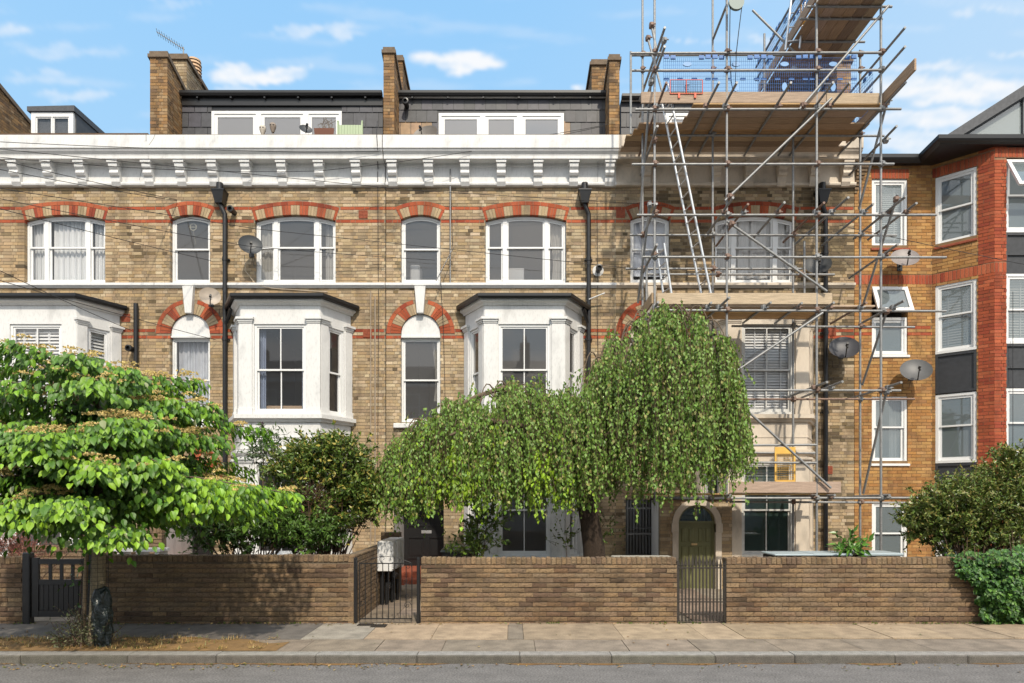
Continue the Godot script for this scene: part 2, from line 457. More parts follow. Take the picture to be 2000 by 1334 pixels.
var brick_cache := {}
func brick_mesh(pal_name: String, k: int, len: float, hgt: float, dep: float) -> Mesh:
	var key := "%s%d_%.3f_%.3f" % [pal_name, k, len, hgt]
	if not brick_cache.has(key):
		var m := Mb.new()
		m.col = vary(PALETTES[pal_name][k % 8], 0.1)
		var e := rng.randf_range(0.003, 0.006)
		if pal_name == "old" or pal_name == "grim" or pal_name == "roofy":
			var nx := 5
			var ny := 2
			var p := []
			for j in ny + 1:
				for i in nx + 1:
					var edge := 0.004 if (i in [0, nx] or j in [0, ny]) else 0.0
					p.append(Vector3(lerpf(-len / 2, len / 2, float(i) / nx) + rng.randf_range(-0.003, 0.003), lerpf(-hgt / 2, hgt / 2, float(j) / ny) + rng.randf_range(-0.0045, 0.0045), rng.randf_range(-0.003, 0.002) - edge))
			for j in ny:
				for i in nx: m.quad(p[j * (nx + 1) + i], p[j * (nx + 1) + i + 1], p[(j + 1) * (nx + 1) + i + 1], p[(j + 1) * (nx + 1) + i])
			for i in nx:
				m.quad(p[ny * (nx + 1) + i], p[ny * (nx + 1) + i + 1], p[ny * (nx + 1) + i + 1] - Vector3(0, 0, dep), p[ny * (nx + 1) + i] - Vector3(0, 0, dep))
				m.quad(p[i + 1], p[i], p[i] - Vector3(0, 0, dep), p[i + 1] - Vector3(0, 0, dep))
			for j in ny:
				m.quad(p[(j + 1) * (nx + 1)], p[j * (nx + 1)], p[j * (nx + 1)] - Vector3(0, 0, dep), p[(j + 1) * (nx + 1)] - Vector3(0, 0, dep))
				m.quad(p[j * (nx + 1) + nx], p[(j + 1) * (nx + 1) + nx], p[(j + 1) * (nx + 1) + nx] - Vector3(0, 0, dep), p[j * (nx + 1) + nx] - Vector3(0, 0, dep))
			brick_cache[key] = m.mesh()
			return brick_cache[key]
		m.cbox(Vector3(-len / 2, -hgt / 2, -dep), Vector3(len / 2, hgt / 2, 0), e)
		for i in m.v.size(): # worn: nudge the face a little, the same for coincident corners
			var p := m.v[i]
			m.v[i] += Vector3(sin(p.x * 91.0 + k * 3.1) * 0.002, sin(p.x * 57.0 + p.y * 111.0 + k) * 0.0022, sin(p.x * 37.0 + p.y * 83.0 + k * 1.7) * 0.003)
		brick_cache[key] = m.mesh()
	return brick_cache[key]
var PALETTES := {"stock": STOCK, "old": OLD, "grim": GRIM, "yellow": YELLOW, "red": RED, "soot": SOOT, "roofy": ROOFY}

# Lays bricks on the plane of tr (u right, v up, w out). o: pal (Callable(u, v) -> palette name), open / ring (shapes that stay free), singles (how many become parts), mortar, pitch
func lay(parent: Node, tr: Transform3D, u0: float, u1: float, v0: float, v1: float, o: Dictionary) -> void:
	var open: Array = o.get("open", [])
	var ring: Array = o.get("ring", [])
	var pitch: float = o.get("pitch", 0.075)
	var bh: float = pitch - o.get("bed", 0.01)
	var rec: float = o.get("recess", 0.007)
	var dep: float = o.get("depth", 0.1)
	var singles: int = o.get("singles", 0)
	var odds: float = o.get("odds", 0.0)
	var wallback: float = o.get("back", 0.25)
	var stretch: bool = o.get("stretcher", false)
	var limit = o.get("limit")
	var m := Mb.new()
	m.tr = tr
	var mm := Mb.new()
	mm.tr = tr
	var rows := int(ceil((v1 - v0) / pitch - 0.01))
	var tone: Color = o.get("tone", Color.WHITE)
	var vj: float = o.get("joint", 0.01)
	var bmat: Material = o.get("mat", M.brick)
	var jit: float = o.get("jitter", 0.0025)
	for i in rows:
		var v := v0 + i * pitch
		var top := minf(v + bh, v1)
		if top - v < 0.015: continue
		var lim := [u0, u1]
		if limit != null: lim = limit.call(v + bh)
		if lim[1] - lim[0] < 0.05: continue
		var mruns := free_of(lim[0], lim[1], cut(open, v + 0.001))
		var vt := minf(v + pitch, v1)
		for r in mruns:
			mm.quad(Vector3(r[0], v, -rec), Vector3(r[1], v, -rec), Vector3(r[1], vt, -rec), Vector3(r[0], vt, -rec))
			mm.quad(Vector3(r[1], v, -wallback), Vector3(r[0], v, -wallback), Vector3(r[0], vt, -wallback), Vector3(r[1], vt, -wallback))
			mm.quad(Vector3(r[0] + 0.003, v, -wallback), Vector3(r[0] + 0.003, v, -rec), Vector3(r[0] + 0.003, vt, -rec), Vector3(r[0] + 0.003, vt, -wallback))
			mm.quad(Vector3(r[1] - 0.003, v, -rec), Vector3(r[1] - 0.003, v, -wallback), Vector3(r[1] - 0.003, vt, -wallback), Vector3(r[1] - 0.003, vt, -rec))
		var runs := free_of(lim[0], lim[1], cut(open + ring, v + bh * 0.5))
		var u: float = u0 - (0.0 if i % 2 == 0 else (0.1125 if stretch else 0.169)) - 0.2 * fposmod(i * 0.37, 0.13)
		var head := i % 2 == 1
		while u < u1:
			var len := 0.215 if (stretch or not head) else 0.1025
			var a := u
			var b := u + len
			u = b + vj
			head = not head
			for r in runs:
				var p := maxf(a, r[0])
				var q := minf(b, r[1])
				if q - p < 0.03: continue
				var pal_name: String = o.pal.call((p + q) * 0.5, v) if o.pal is Callable else o.pal
				if singles > 0 and q - p > len - 0.001 and top - v > bh - 0.001 and rng.randf() < odds:
					singles -= 1
					var bm := brick_mesh(pal_name, rng.randi() % 16, len, bh, dep)
					put("brick", bm, bmat, tr * Transform3D(Basis(Vector3(0, 0, 1), rng.randf_range(-0.006, 0.006) * (jit / 0.0025)), Vector3((a + b) * 0.5, v + bh * 0.5, rng.randf_range(-0.001, jit * 1.6))), parent)
					continue
				m.col = vary(PALETTES[pal_name][rng.randi() % 8], 0.14) * tone
				var w := rng.randf_range(-jit * 0.5, jit)
				var e := rng.randf_range(-0.002, 0.002)
				m.box(Vector3(p, v + e, -dep), Vector3(q, top + e, w), false)
	var wallname: String = o.get("mortar_name", "mortar")
	part(wallname, mm, o.get("mortar", M.mortar), parent)
	if m.v.size(): stuff(part("brickwork", m, bmat, parent))

# voussoirs and outer header ring of an arch; pattern letters R and C
func arch(parent: Node, cx: float, cy: float, r0: float, r1: float, r2: float, a0: float, a1: float, pattern: String, skip := []) -> void:
	var n := pattern.length()
	var back := Mb.new()
	var poly := []
	for k in 25:
		var g := lerpf(a0, a1, k / 24.0)
		poly.append(Vector2(cx + sin(g) * (r0 + 0.004), cy + cos(g) * (r0 + 0.004)))
	for k in 25:
		var g := lerpf(a1, a0, k / 24.0)
		poly.append(Vector2(cx + sin(g) * (r2 - 0.004), cy + cos(g) * (r2 - 0.004)))
	back.prism(poly, -0.2, -0.006)
	part("arch_mortar", back, M.mortar, parent)
	var sets := [[n, r0, r1, pattern]]
	if r2 > r1 + 0.02:
		var n2 := int(round((a1 - a0) * (r1 + 0.05) / 0.165))
		sets.append([n2, r1 + 0.008, r2, "R".repeat(n2)])
	for s in sets:
		var da: float = (a1 - a0) / s[0]
		var wedges := {}
		for k in int(s[0]):
			var am := a0 + da * (k + 0.5)
			var blocked := false
			for q in skip:
				if am > q[0] and am < q[1]: blocked = true
			if blocked: continue
			var pal := "red" if s[3][k] == "R" else "stock"
			var id := pal + str(rng.randi() % 5)
			if not wedges.has(id):
				var m := Mb.new()
				m.col = vary(PALETTES[pal][rng.randi() % (8 if pal == "red" else 3)], 0.12)
				var g: float = da * 0.5 - 0.004 / s[1]
				var g2: float = da * 0.5 - 0.004 / s[2]
				m.prism([Vector2(-sin(g) * s[1], cos(g) * s[1]), Vector2(sin(g) * s[1], cos(g) * s[1]), Vector2(sin(g2) * s[2], cos(g2) * s[2]), Vector2(-sin(g2) * s[2], cos(g2) * s[2])], -0.1, 0.002)
				wedges[id] = m.mesh()
			put("brick", wedges[id], M.brick, Transform3D(Basis(Vector3(0, 0, 1), -am), Vector3(cx, cy, rng.randf_range(0.0, 0.005))), parent)

# ---------------------------------------------------------------- windows
# o: rise (arched head), lights (fractions), bar (vertical glazing bar in each light), rail (height of the meeting rail), fr, glass, frame, wide (rail gap)
func window(parent: Node, tr: Transform3D, u0: float, u1: float, v0: float, v1: float, o := {}) -> MeshInstance3D:
	var rise: float = o.get("rise", 0.0)
	var fr: float = o.get("fr", 0.055)
	var fm: Material = o.get("frame", M.frame)
	var gm: Material = o.get("glass", M.glass)
	var lights: Array = o.get("lights", [0.0, 1.0])
	var mul: float = o.get("mul", 0.09)
	var rail: float = o.get("rail", (v0 + v1) * 0.5)
	var uc := (u0 + u1) * 0.5
	var hw := (u1 - u0) * 0.5
	var topf := func(u: float, inset: float) -> float: return v1 - inset - rise * pow((u - uc) / hw, 2.0)
	var m := Mb.new()
	m.tr = tr
	var dz := 0.1
	band(m, u0, u1, topf, 0.0, fr, -dz, 0.0)
	m.box(Vector3(u0, v0, -dz), Vector3(u1, v0 + fr, 0.012))
	for e in [[u0, u0 + fr], [u1 - fr, u1]]:
		m.hexa([Vector3(e[0], v0 + fr, 0.001), Vector3(e[1], v0 + fr, 0.001), Vector3(e[1], topf.call(e[1], fr), 0.001), Vector3(e[0], topf.call(e[0], fr), 0.001),
			Vector3(e[0], v0 + fr, -dz), Vector3(e[1], v0 + fr, -dz), Vector3(e[1], topf.call(e[1], fr), -dz), Vector3(e[0], topf.call(e[0], fr), -dz)])
	var xs := []
	for k in lights.size() - 1:
		var a: float = lerpf(u0 + fr, u1 - fr, lights[k]) + (mul * 0.5 if k > 0 else 0.0)
		var b: float = lerpf(u0 + fr, u1 - fr, lights[k + 1]) - (mul * 0.5 if k < lights.size() - 2 else 0.0)
		xs.append([a, b])
		if k > 0:
			var c: float = a - mul
			m.hexa([Vector3(c, v0 + fr, 0.002), Vector3(a, v0 + fr, 0.002), Vector3(a, topf.call(a, fr), 0.002), Vector3(c, topf.call(c, fr), 0.002),
				Vector3(c, v0 + fr, -dz), Vector3(a, v0 + fr, -dz), Vector3(a, topf.call(a, fr), -dz), Vector3(c, topf.call(c, fr), -dz)])
	var win := part("window", m, fm, parent)
	var st: float = o.get("stile", 0.038)
	for x in xs:
		for lower in [false, true]:
			if o.get("single", false) and lower: continue
			var s := Mb.new()
			s.tr = tr
			var w1 := -0.055 if lower else -0.02
			var w0 := w1 - 0.03
			var a: float = x[0]
			var b: float = x[1]
			var lo: float = v0 + fr if (lower or o.get("single", false)) else rail - 0.018
			var g := Mb.new()
			g.tr = tr
			var gz := (w0 + w1) * 0.5
			if lower:
				s.box(Vector3(a, lo, w0), Vector3(b, lo + 0.075, w1))
				s.box(Vector3(a, rail - 0.02, w0), Vector3(b, rail + 0.018, w1))
				for e in [[a, a + st], [b - st, b]]: s.box(Vector3(e[0], lo + 0.075, w0), Vector3(e[1], rail - 0.02, w1))
				for bx in o.get("bars", []):
					var c: float = lerpf(a, b, bx)
					s.box(Vector3(c - 0.012, lo + 0.075, w0 + 0.004), Vector3(c + 0.012, rail - 0.02, w1 - 0.002))
				g.quad(Vector3(a + st, lo + 0.075, gz), Vector3(b - st, lo + 0.075, gz), Vector3(b - st, rail - 0.02, gz), Vector3(a + st, rail - 0.02, gz))
			else:
				s.box(Vector3(a, lo, w0), Vector3(b, lo + 0.038, w1))
				band(s, a, b, topf, fr, fr + st, w0, w1)
				for e in [[a, a + st], [b - st, b]]:
					s.hexa([Vector3(e[0], lo + 0.038, w1), Vector3(e[1], lo + 0.038, w1), Vector3(e[1], topf.call(e[1], fr + st), w1), Vector3(e[0], topf.call(e[0], fr + st), w1),
						Vector3(e[0], lo + 0.038, w0), Vector3(e[1], lo + 0.038, w0), Vector3(e[1], topf.call(e[1], fr + st), w0), Vector3(e[0], topf.call(e[0], fr + st), w0)])
				for bx in o.get("bars", []):
					var c: float = lerpf(a, b, bx)
					s.box(Vector3(c - 0.012, lo + 0.038, w0 + 0.004), Vector3(c + 0.012, topf.call(c, fr + st), w1 - 0.002))
				var poly := [Vector2(a + st, lo + 0.038), Vector2(b - st, lo + 0.038)]
				for k in 7:
					var u := lerpf(b - st, a + st, k / 6.0)
					poly.append(Vector2(u, topf.call(u, fr + st)))
				g.sheet(poly, gz)
			part("sash", s, fm, win)
			part("pane", g, gm, win)
	return win

func band(m: Mb, u0: float, u1: float, topf: Callable, i0: float, i1: float, w0: float, w1: float) -> void:
	var n := 10
	for k in n:
		var a := lerpf(u0, u1, float(k) / n)
		var b := lerpf(u0, u1, float(k + 1) / n)
		m.hexa([Vector3(a, topf.call(a, i1), w1), Vector3(b, topf.call(b, i1), w1), Vector3(b, topf.call(b, i0), w1), Vector3(a, topf.call(a, i0), w1),
			Vector3(a, topf.call(a, i1), w0), Vector3(b, topf.call(b, i1), w0), Vector3(b, topf.call(b, i0), w0), Vector3(a, topf.call(a, i0), w0)])

func at(x: float, y: float, z: float) -> Transform3D: return Transform3D(Basis(), Vector3(x, y, z))

# a hanging curtain from (x0, x1) at the rail; pull: how far its lower edge is drawn aside
func curtain(x0: float, x1: float, y0: float, y1: float, z: float, c: Color, label: String, group := "", pull := 0.0, folds := 9.0) -> void:
	var m := Mb.new()
	m.col = c
	var nu := 40
	var nv := 6
	var ph := rng.randf() * 6.0
	var f := func(i: int, j: int) -> Vector3:
		var s := float(i) / nu
		var t := float(j) / nv
		var lo := x0
		var hi := x1
		var tt := sin(t * 2.2) if t < 0.72 else sin(t * 2.2) - (t - 0.72) * 0.7
		if pull > 0: lo = lerpf(x0, x1, pull * tt)
		if pull < 0: hi = lerpf(x1, x0, -pull * tt)
		var x := lerpf(lo, hi, s)
		var d := sin(s * folds * TAU + ph + t * 0.6) * 0.022 + sin(s * folds * 2.7 * TAU + ph * 2.0) * 0.009
		return Vector3(x + d * 0.3, lerpf(y1, y0, t), z + d)
	for i in nu:
		for j in nv:
			m.quad(f.call(i, j + 1), f.call(i + 1, j + 1), f.call(i + 1, j), f.call(i, j))
	solo("curtain", m, M.curtain, Vector3((x0 + x1) * 0.5, y0, z), label, "curtain", group)

# slatted blind or shutter: slats are parts
func blind(called: String, tr: Transform3D, u0: float, u1: float, v0: float, v1: float, step: float, tilt: float, label: String, cat: String, group := "", stiles := 0, c := Color(0.72, 0.72, 0.71), rails := []) -> void:
	var o := thing(called, tr * Vector3((u0 + u1) * 0.5, v0, 0), label, cat, group)
	var m := Mb.new()
	m.tr = tr
	m.col = c
	var st := 0.05 if stiles > 0 else 0.0
	if stiles > 0:
		for k in stiles + 1:
			var x := lerpf(u0, u1, float(k) / stiles)
			m.box(Vector3(maxf(x - st * 0.5, u0), v0, -0.014), Vector3(minf(x + st * 0.5, u1), v1, 0.014))
		for y in [v0 + 0.03, v1 - 0.03] + rails: m.box(Vector3(u0, y - 0.03, -0.012), Vector3(u1, y + 0.03, 0.012))
	else:
		m.box(Vector3(u0, v1 - 0.04, -0.03), Vector3(u1, v1, 0.03))
		for k in [0.25, 0.75]: m.box(Vector3(lerpf(u0, u1, k) - 0.012, v0, 0.026), Vector3(lerpf(u0, u1, k) + 0.012, v1, 0.028))
	part("shutter_frame" if stiles > 0 else "head_rail", m, M.paint, o)
	var sm := Mb.new()
	sm.col = c
	var hw := (u1 - u0) * 0.5
	sm.box(Vector3(-hw, -0.003, -step * 0.52), Vector3(hw, 0.003, step * 0.52))
	var mesh := sm.mesh()
	var n := int((v1 - v0 - 0.08) / step)
	for k in n:
		put("slat", mesh, M.paint, tr * Transform3D(Basis(Vector3(1, 0, 0), tilt + rng.randf_range(-0.06, 0.06)), Vector3((u0 + u1) * 0.5, v0 + 0.05 + step * (k + 0.5), 0)), o)

# ---------------------------------------------------------------- the terrace
const BAYW := 1.37   # half width of a bay where it meets the wall
const BAYF := 0.88   # half width of its front
const BAYD := 0.9

func brick_stack(parent: Node, called: String, a: Vector3, b: Vector3, pal: String, cap := true, slope := 0.0, corbel := 0.04) -> void:
	# a chimney or a party wall: core, bricks on the front and the two long sides; slope: fall of the top per metre to the back
	var core := Mb.new()
	var e := 0.008
	var tf := func(z: float) -> float: return b.y - slope * (b.z - z)
	core.hexa([Vector3(a.x + e, a.y, b.z - e), Vector3(b.x - e, a.y, b.z - e), Vector3(b.x - e, tf.call(b.z), b.z - e), Vector3(a.x + e, tf.call(b.z), b.z - e),
		Vector3(a.x + e, a.y, a.z), Vector3(b.x - e, a.y, a.z), Vector3(b.x - e, tf.call(a.z), a.z), Vector3(a.x + e, tf.call(a.z), a.z)])
	var o := part(called, core, M.oldmortar, parent)
	lay(o, Transform3D(Basis(), Vector3(0, 0, b.z)), a.x, b.x, a.y, b.y, {"pal": pal, "mortar": M.oldmortar, "singles": 30, "odds": 0.5, "back": 0.05})
	var deep := b.z - a.z
	var lim_r := func(v: float) -> Array:
		return [0.0, deep if slope <= 0.001 else clampf((b.y - v) / slope, 0.0, deep)]
	var lim_l := func(v: float) -> Array:
		return [deep - (deep if slope <= 0.001 else clampf((b.y - v) / slope, 0.0, deep)), deep]
	lay(o, Transform3D(Basis(Vector3(0, 0, -1), Vector3(0, 1, 0), Vector3(1, 0, 0)), Vector3(b.x, 0, b.z)), 0, deep, a.y, b.y, {"pal": pal, "mortar": M.oldmortar, "back": 0.05, "limit": lim_r})
	lay(o, Transform3D(Basis(Vector3(0, 0, 1), Vector3(0, 1, 0), Vector3(-1, 0, 0)), Vector3(a.x, 0, a.z)), 0, deep, a.y, b.y, {"pal": pal, "mortar": M.oldmortar, "back": 0.05, "limit": lim_l})
	if cap:
		var m := Mb.new()
		m.col = Color(0.8, 0.75, 0.7)
		var y := b.y
		for k in [[0.0, 0.075, corbel], [0.075, 0.15, corbel * 0.3]]:
			var x0: float = a.x - k[2]
			var x1: float = b.x + k[2]
			var z1: float = b.z + k[2]
			var z0: float = a.z - k[2]
			m.hexa([Vector3(x0, tf.call(b.z) + k[0] - 0.02, z1), Vector3(x1, tf.call(b.z) + k[0] - 0.02, z1), Vector3(x1, tf.call(b.z) + k[1] - 0.02, z1), Vector3(x0, tf.call(b.z) + k[1] - 0.02, z1),
				Vector3(x0, tf.call(a.z) + k[0] - 0.02, z0), Vector3(x1, tf.call(a.z) + k[0] - 0.02, z0), Vector3(x1, tf.call(a.z) + k[1] - 0.02, z0), Vector3(x0, tf.call(a.z) + k[1] - 0.02, z0)])
		part("coping", m, M.coping, o)

func pipe_run(parent: Node, x: float, y0: float, y1: float, z: float, hopper: bool, called := "downpipe") -> void:
	var m := Mb.new()
	var r := 0.052
	if hopper:
		m.tube([Vector3(x - 0.10, y1 - 0.12, z + 0.03), Vector3(x - 0.10, y1 - 0.2, z + 0.03), Vector3(x, y1 - 0.42, z), Vector3(x, y1 - 0.52, z)], r, 10)
		m.cyl(Vector3(x, y0, z), Vector3(x, y1 - 0.5, z), r, r, 10)
	else:
		m.cyl(Vector3(x, y0, z), Vector3(x, y1, z), r, r, 10)
	var p := part(called, m, M.black, parent)
	if hopper:
		var h := Mb.new()
		var hx := x - 0.10
		h.cyl(Vector3(hx, y1 + 0.02, z + 0.05), Vector3(hx, y1 + 0.28, z + 0.05), 0.085, 0.075, 10)
		h.hexa([Vector3(hx - 0.08, y1 - 0.2, z + 0.13), Vector3(hx + 0.08, y1 - 0.2, z + 0.13), Vector3(hx + 0.14, y1 + 0.08, z + 0.18), Vector3(hx - 0.14, y1 + 0.08, z + 0.18),
			Vector3(hx - 0.08, y1 - 0.2, z - 0.05), Vector3(hx + 0.08, y1 - 0.2, z - 0.05), Vector3(hx + 0.14, y1 + 0.08, z - 0.09), Vector3(hx - 0.14, y1 + 0.08, z - 0.09)])
		h.box(Vector3(hx - 0.15, y1 + 0.07, z - 0.095), Vector3(hx + 0.15, y1 + 0.1, z + 0.19))
		part("hopper", h, M.black, p)
	var y := y0 + 0.4
	while y < y1 - 0.6:
		var c := Mb.new()
		c.cyl(Vector3(x, y, z), Vector3(x, y + 0.09, z), r + 0.012, r + 0.012, 10)
		c.box(Vector3(x - 0.09, y + 0.03, z - 0.09), Vector3(x + 0.09, y + 0.06, z - 0.03))
		part("pipe_collar", c, M.black, p)
		y += 1.85

func flue(parent: Node, x: float, y: float, ring := false) -> void:
	var m := Mb.new()
	m.tr = Transform3D(Basis(Vector3(1, 0, 0), PI / 2 + 0.0), Vector3(x, y, 0))
	m.lathe([Vector2(0.06, 0), Vector2(0.06, 0.16), Vector2(0.075, 0.165), Vector2(0.075, 0.26), Vector2(0.045, 0.265), Vector2(0.045, 0.2), Vector2(0.0, 0.2)], 14)
	var o := part("flue_pipe", m, M.black, parent)
	if ring:
		var w := Mb.new()
		w.tr = m.tr
		w.lathe([Vector2(0.06, 0.012), Vector2(0.13, 0.012), Vector2(0.13, 0.0)], 18)
		part("collar_plate", w, M.white, o)

func air_brick(parent: Node, x: float, y: float) -> void:
	var m := Mb.new()
	var w := 0.095
	var h := 0.085
	m.box(Vector3(x - w, y - h, -0.02), Vector3(x + w, y + h, 0.003))
	for i in 7: m.box(Vector3(x - w + i * 2 * w / 6.0 - 0.008, y - h, 0), Vector3(x - w + i * 2 * w / 6.0 + 0.008, y + h, 0.016))
	for i in 6: m.box(Vector3(x - w, y - h + i * 2 * h / 5.0 - 0.008, 0), Vector3(x + w, y - h + i * 2 * h / 5.0 + 0.008, 0.015))
	part("air_brick", m, M.terracotta, parent)

func bay_plan(x0: float, grow := 0.0) -> Array:
	return [Vector2(x0 - BAYW, 0.0), Vector2(x0 - BAYF, BAYD), Vector2(x0 + BAYF, BAYD), Vector2(x0 + BAYW, 0.0)]

func make_bay(h: Node, x0: float, wm: Material, o: Dictionary) -> Node:
	var plan := bay_plan(x0)
	var top := 6.28
	var body := Mb.new()
	var win_v := [[3.80, 5.78], [0.66, 2.74]]
	var faces := []
	for k in 3:
		var p: Vector2 = plan[k]
		var q: Vector2 = plan[k + 1]
		var d := (q - p).normalized()
		faces.append([Transform3D(Basis(Vector3(d.x, 0, d.y), Vector3(0, 1, 0), Vector3(-d.y, 0, d.x)), Vector3(p.x, 0, p.y)), (q - p).length(), 0.31 if k == 1 else 0.27])
	var th := 0.13
	for f in faces:
		body.tr = f[0]
		var w: float = f[1]
		var j: float = f[2]
		var e := 0.04 # mitre overlap kept inside
		body.box(Vector3(e, -0.1, -th), Vector3(w - e, win_v[1][0], 0))
		body.box(Vector3(e, win_v[1][1], -th), Vector3(w - e, win_v[0][0], 0))
		body.box(Vector3(e, win_v[0][1], -th), Vector3(w - e, top, 0))
		for v in win_v:
			body.box(Vector3(e, v[0] + 0.001, -th), Vector3(j, v[1] - 0.001, 0))
			body.box(Vector3(w - j, v[0] + 0.001, -th), Vector3(w - e, v[1] - 0.001, 0))
	body.tr = Transform3D()
	for c in [plan[1], plan[2]]: # corner posts close the mitres
		body.cyl(Vector3(c.x * 1.0 - signf(c.x - x0) * 0.035, -0.1, c.y - 0.055), Vector3(c.x - signf(c.x - x0) * 0.035, top, c.y - 0.055), 0.058, 0.058, 10)
	var bay := part("bay_window", body, wm, h)
	# moulded bands swept round the bay
	var bands := [["cornice_moulding", [Vector2(-0.02, 6.30), Vector2(0.12, 6.30), Vector2(0.12, 6.262), Vector2(0.05, 6.222), Vector2(0.03, 6.19), Vector2(-0.02, 6.19)], wm],
		["sill", [Vector2(-0.1, 3.80), Vector2(0.13, 3.785), Vector2(0.13, 3.70), Vector2(0.07, 3.68), Vector2(0.05, 3.63), Vector2(-0.1, 3.63)], wm],
		["apron_line", [Vector2(-0.02, 3.31), Vector2(0.012, 3.31), Vector2(0.012, 3.285), Vector2(-0.02, 3.285)], wm],
		["lower_band", [Vector2(-0.02, 3.02), Vector2(0.08, 3.02), Vector2(0.08, 2.94), Vector2(0.03, 2.90), Vector2(-0.02, 2.90)], wm],
		["lower_sill", [Vector2(-0.1, 0.66), Vector2(0.11, 0.65), Vector2(0.11, 0.57), Vector2(-0.1, 0.57)], wm],
		["fascia_board", [Vector2(-0.02, 6.385), Vector2(0.12, 6.385), Vector2(0.12, 6.302), Vector2(-0.02, 6.302)], o.get("fascia", wm)],
		["gutter", [Vector2(0.125, 6.40), Vector2(0.125, 6.34), Vector2(0.15, 6.30), Vector2(0.195, 6.30), Vector2(0.22, 6.34), Vector2(0.22, 6.40)], M.black]]
	for b in bands:
		var m := Mb.new()
		m.sweep(plan, b[1])
		part(b[0], m, b[2], bay)
	# lead roof, sloping up to the wall
	var rf := Mb.new()
	var outer := []
	for i in 4:
		var p: Vector2 = plan[i]
		var s: float = [-1, -1, 1, 1][i]
		outer.append(Vector3(p.x + s * (0.2 if i in [0, 3] else 0.11), 6.39, p.y + (0.0 if i in [0, 3] else 0.2)))
	var ap := [Vector3(x0 - BAYF + 0.1, 6.62, 0.02), Vector3(x0 + BAYF - 0.1, 6.62, 0.02)]
	rf.tri2(outer[0], outer[1], ap[0], Vector3(-1, 1, 0))
	rf.quad2(outer[1], outer[2], ap[1], ap[0], Vector3(0, 1, 0.3))
	rf.tri2(outer[2], outer[3], ap[1], Vector3(1, 1, 0))
	rf.box(Vector3(x0 - BAYW, 6.30, 0.01), Vector3(x0 + BAYW, 6.36, 0.02))
	rf.tri2(outer[0] - Vector3(0, 0.05, 0), Vector3(x0, 6.32, 0.05), outer[1] - Vector3(0, 0.05, 0), Vector3(0, -1, 0))
	rf.tri2(outer[1] - Vector3(0, 0.05, 0), Vector3(x0, 6.32, 0.05), outer[2] - Vector3(0, 0.05, 0), Vector3(0, -1, 0))
	rf.tri2(outer[2] - Vector3(0, 0.05, 0), Vector3(x0, 6.32, 0.05), outer[3] - Vector3(0, 0.05, 0), Vector3(0, -1, 0))
	part("bay_roof", rf, M.lead, bay)
	# pilasters with capitals on both sides of every corner
	var pil: bool = o.get("pilasters", true)
	for fi in 3:
		var f: Array = faces[fi]
		var w: float = f[1]
		for side in [0, 1]:
			if not pil and fi == 1: continue
			var p := Mb.new()
			p.tr = f[0]
			var j: float = f[2] - 0.035
			var a := 0.02 if side == 0 else w - j
			var b := j if side == 0 else w - 0.02
			if fi == 1:
				a = -0.012 if side == 0 else w - j
				b = j if side == 0 else w + 0.012
			p.box(Vector3(a, 3.79, 0.0), Vector3(b, 5.86, 0.03))
			p.box(Vector3(a - 0.015, 3.79, 0.0), Vector3(b + 0.015, 3.93, 0.045))
			p.box(Vector3(a, 0.62, 0.0), Vector3(b, 2.78, 0.03))
			var c := Mb.new()
			c.tr = f[0]
			for y in [5.80, 2.72]:
				c.box(Vector3(a - 0.006, y, -0.02), Vector3(b + 0.006, y + 0.03, 0.05))
				c.box(Vector3(a - 0.02, y + 0.03, -0.02), Vector3(b + 0.02, y + 0.075, 0.066))
				c.box(Vector3(a - 0.045, y + 0.075, -0.02), Vector3(b + 0.045, y + 0.125, 0.095))
			part("pilaster", p, wm, bay)
			part("capital", c, wm, bay)
	# windows
	for fi in 3:
		var f: Array = faces[fi]
		var w: float = f[1]
		for k in 2:
			var t: Transform3D = f[0] * at(0, 0, -0.03)
			var oo := {"fr": 0.05, "rail": [4.78, 1.69][k], "bars": [0.5] if fi == 1 else [], "glass": o.get("glass" if k == 0 else "glass_low", M.glass), "frame": o.get("frame", M.frame)}
			bay_sash(bay, t, f[2] + 0.002, w - f[2] - 0.002, win_v[k][0] + 0.002, win_v[k][1] - 0.002, oo)
	return bay

# the same window, but flat under its bay: frame, sashes and panes all sub-parts
func bay_sash(bay: Node, t: Transform3D, u0: float, u1: float, v0: float, v1: float, o: Dictionary) -> void:
	var w := window(bay, t, u0, u1, v0, v1, o)
	for c in w.get_children():
		w.remove_child(c)
		var base := String(c.name).split("_")[0]
		c.name = numbered(bay, base)
		bay.add_child(c)
	w.name = numbered(bay, "window_frame")

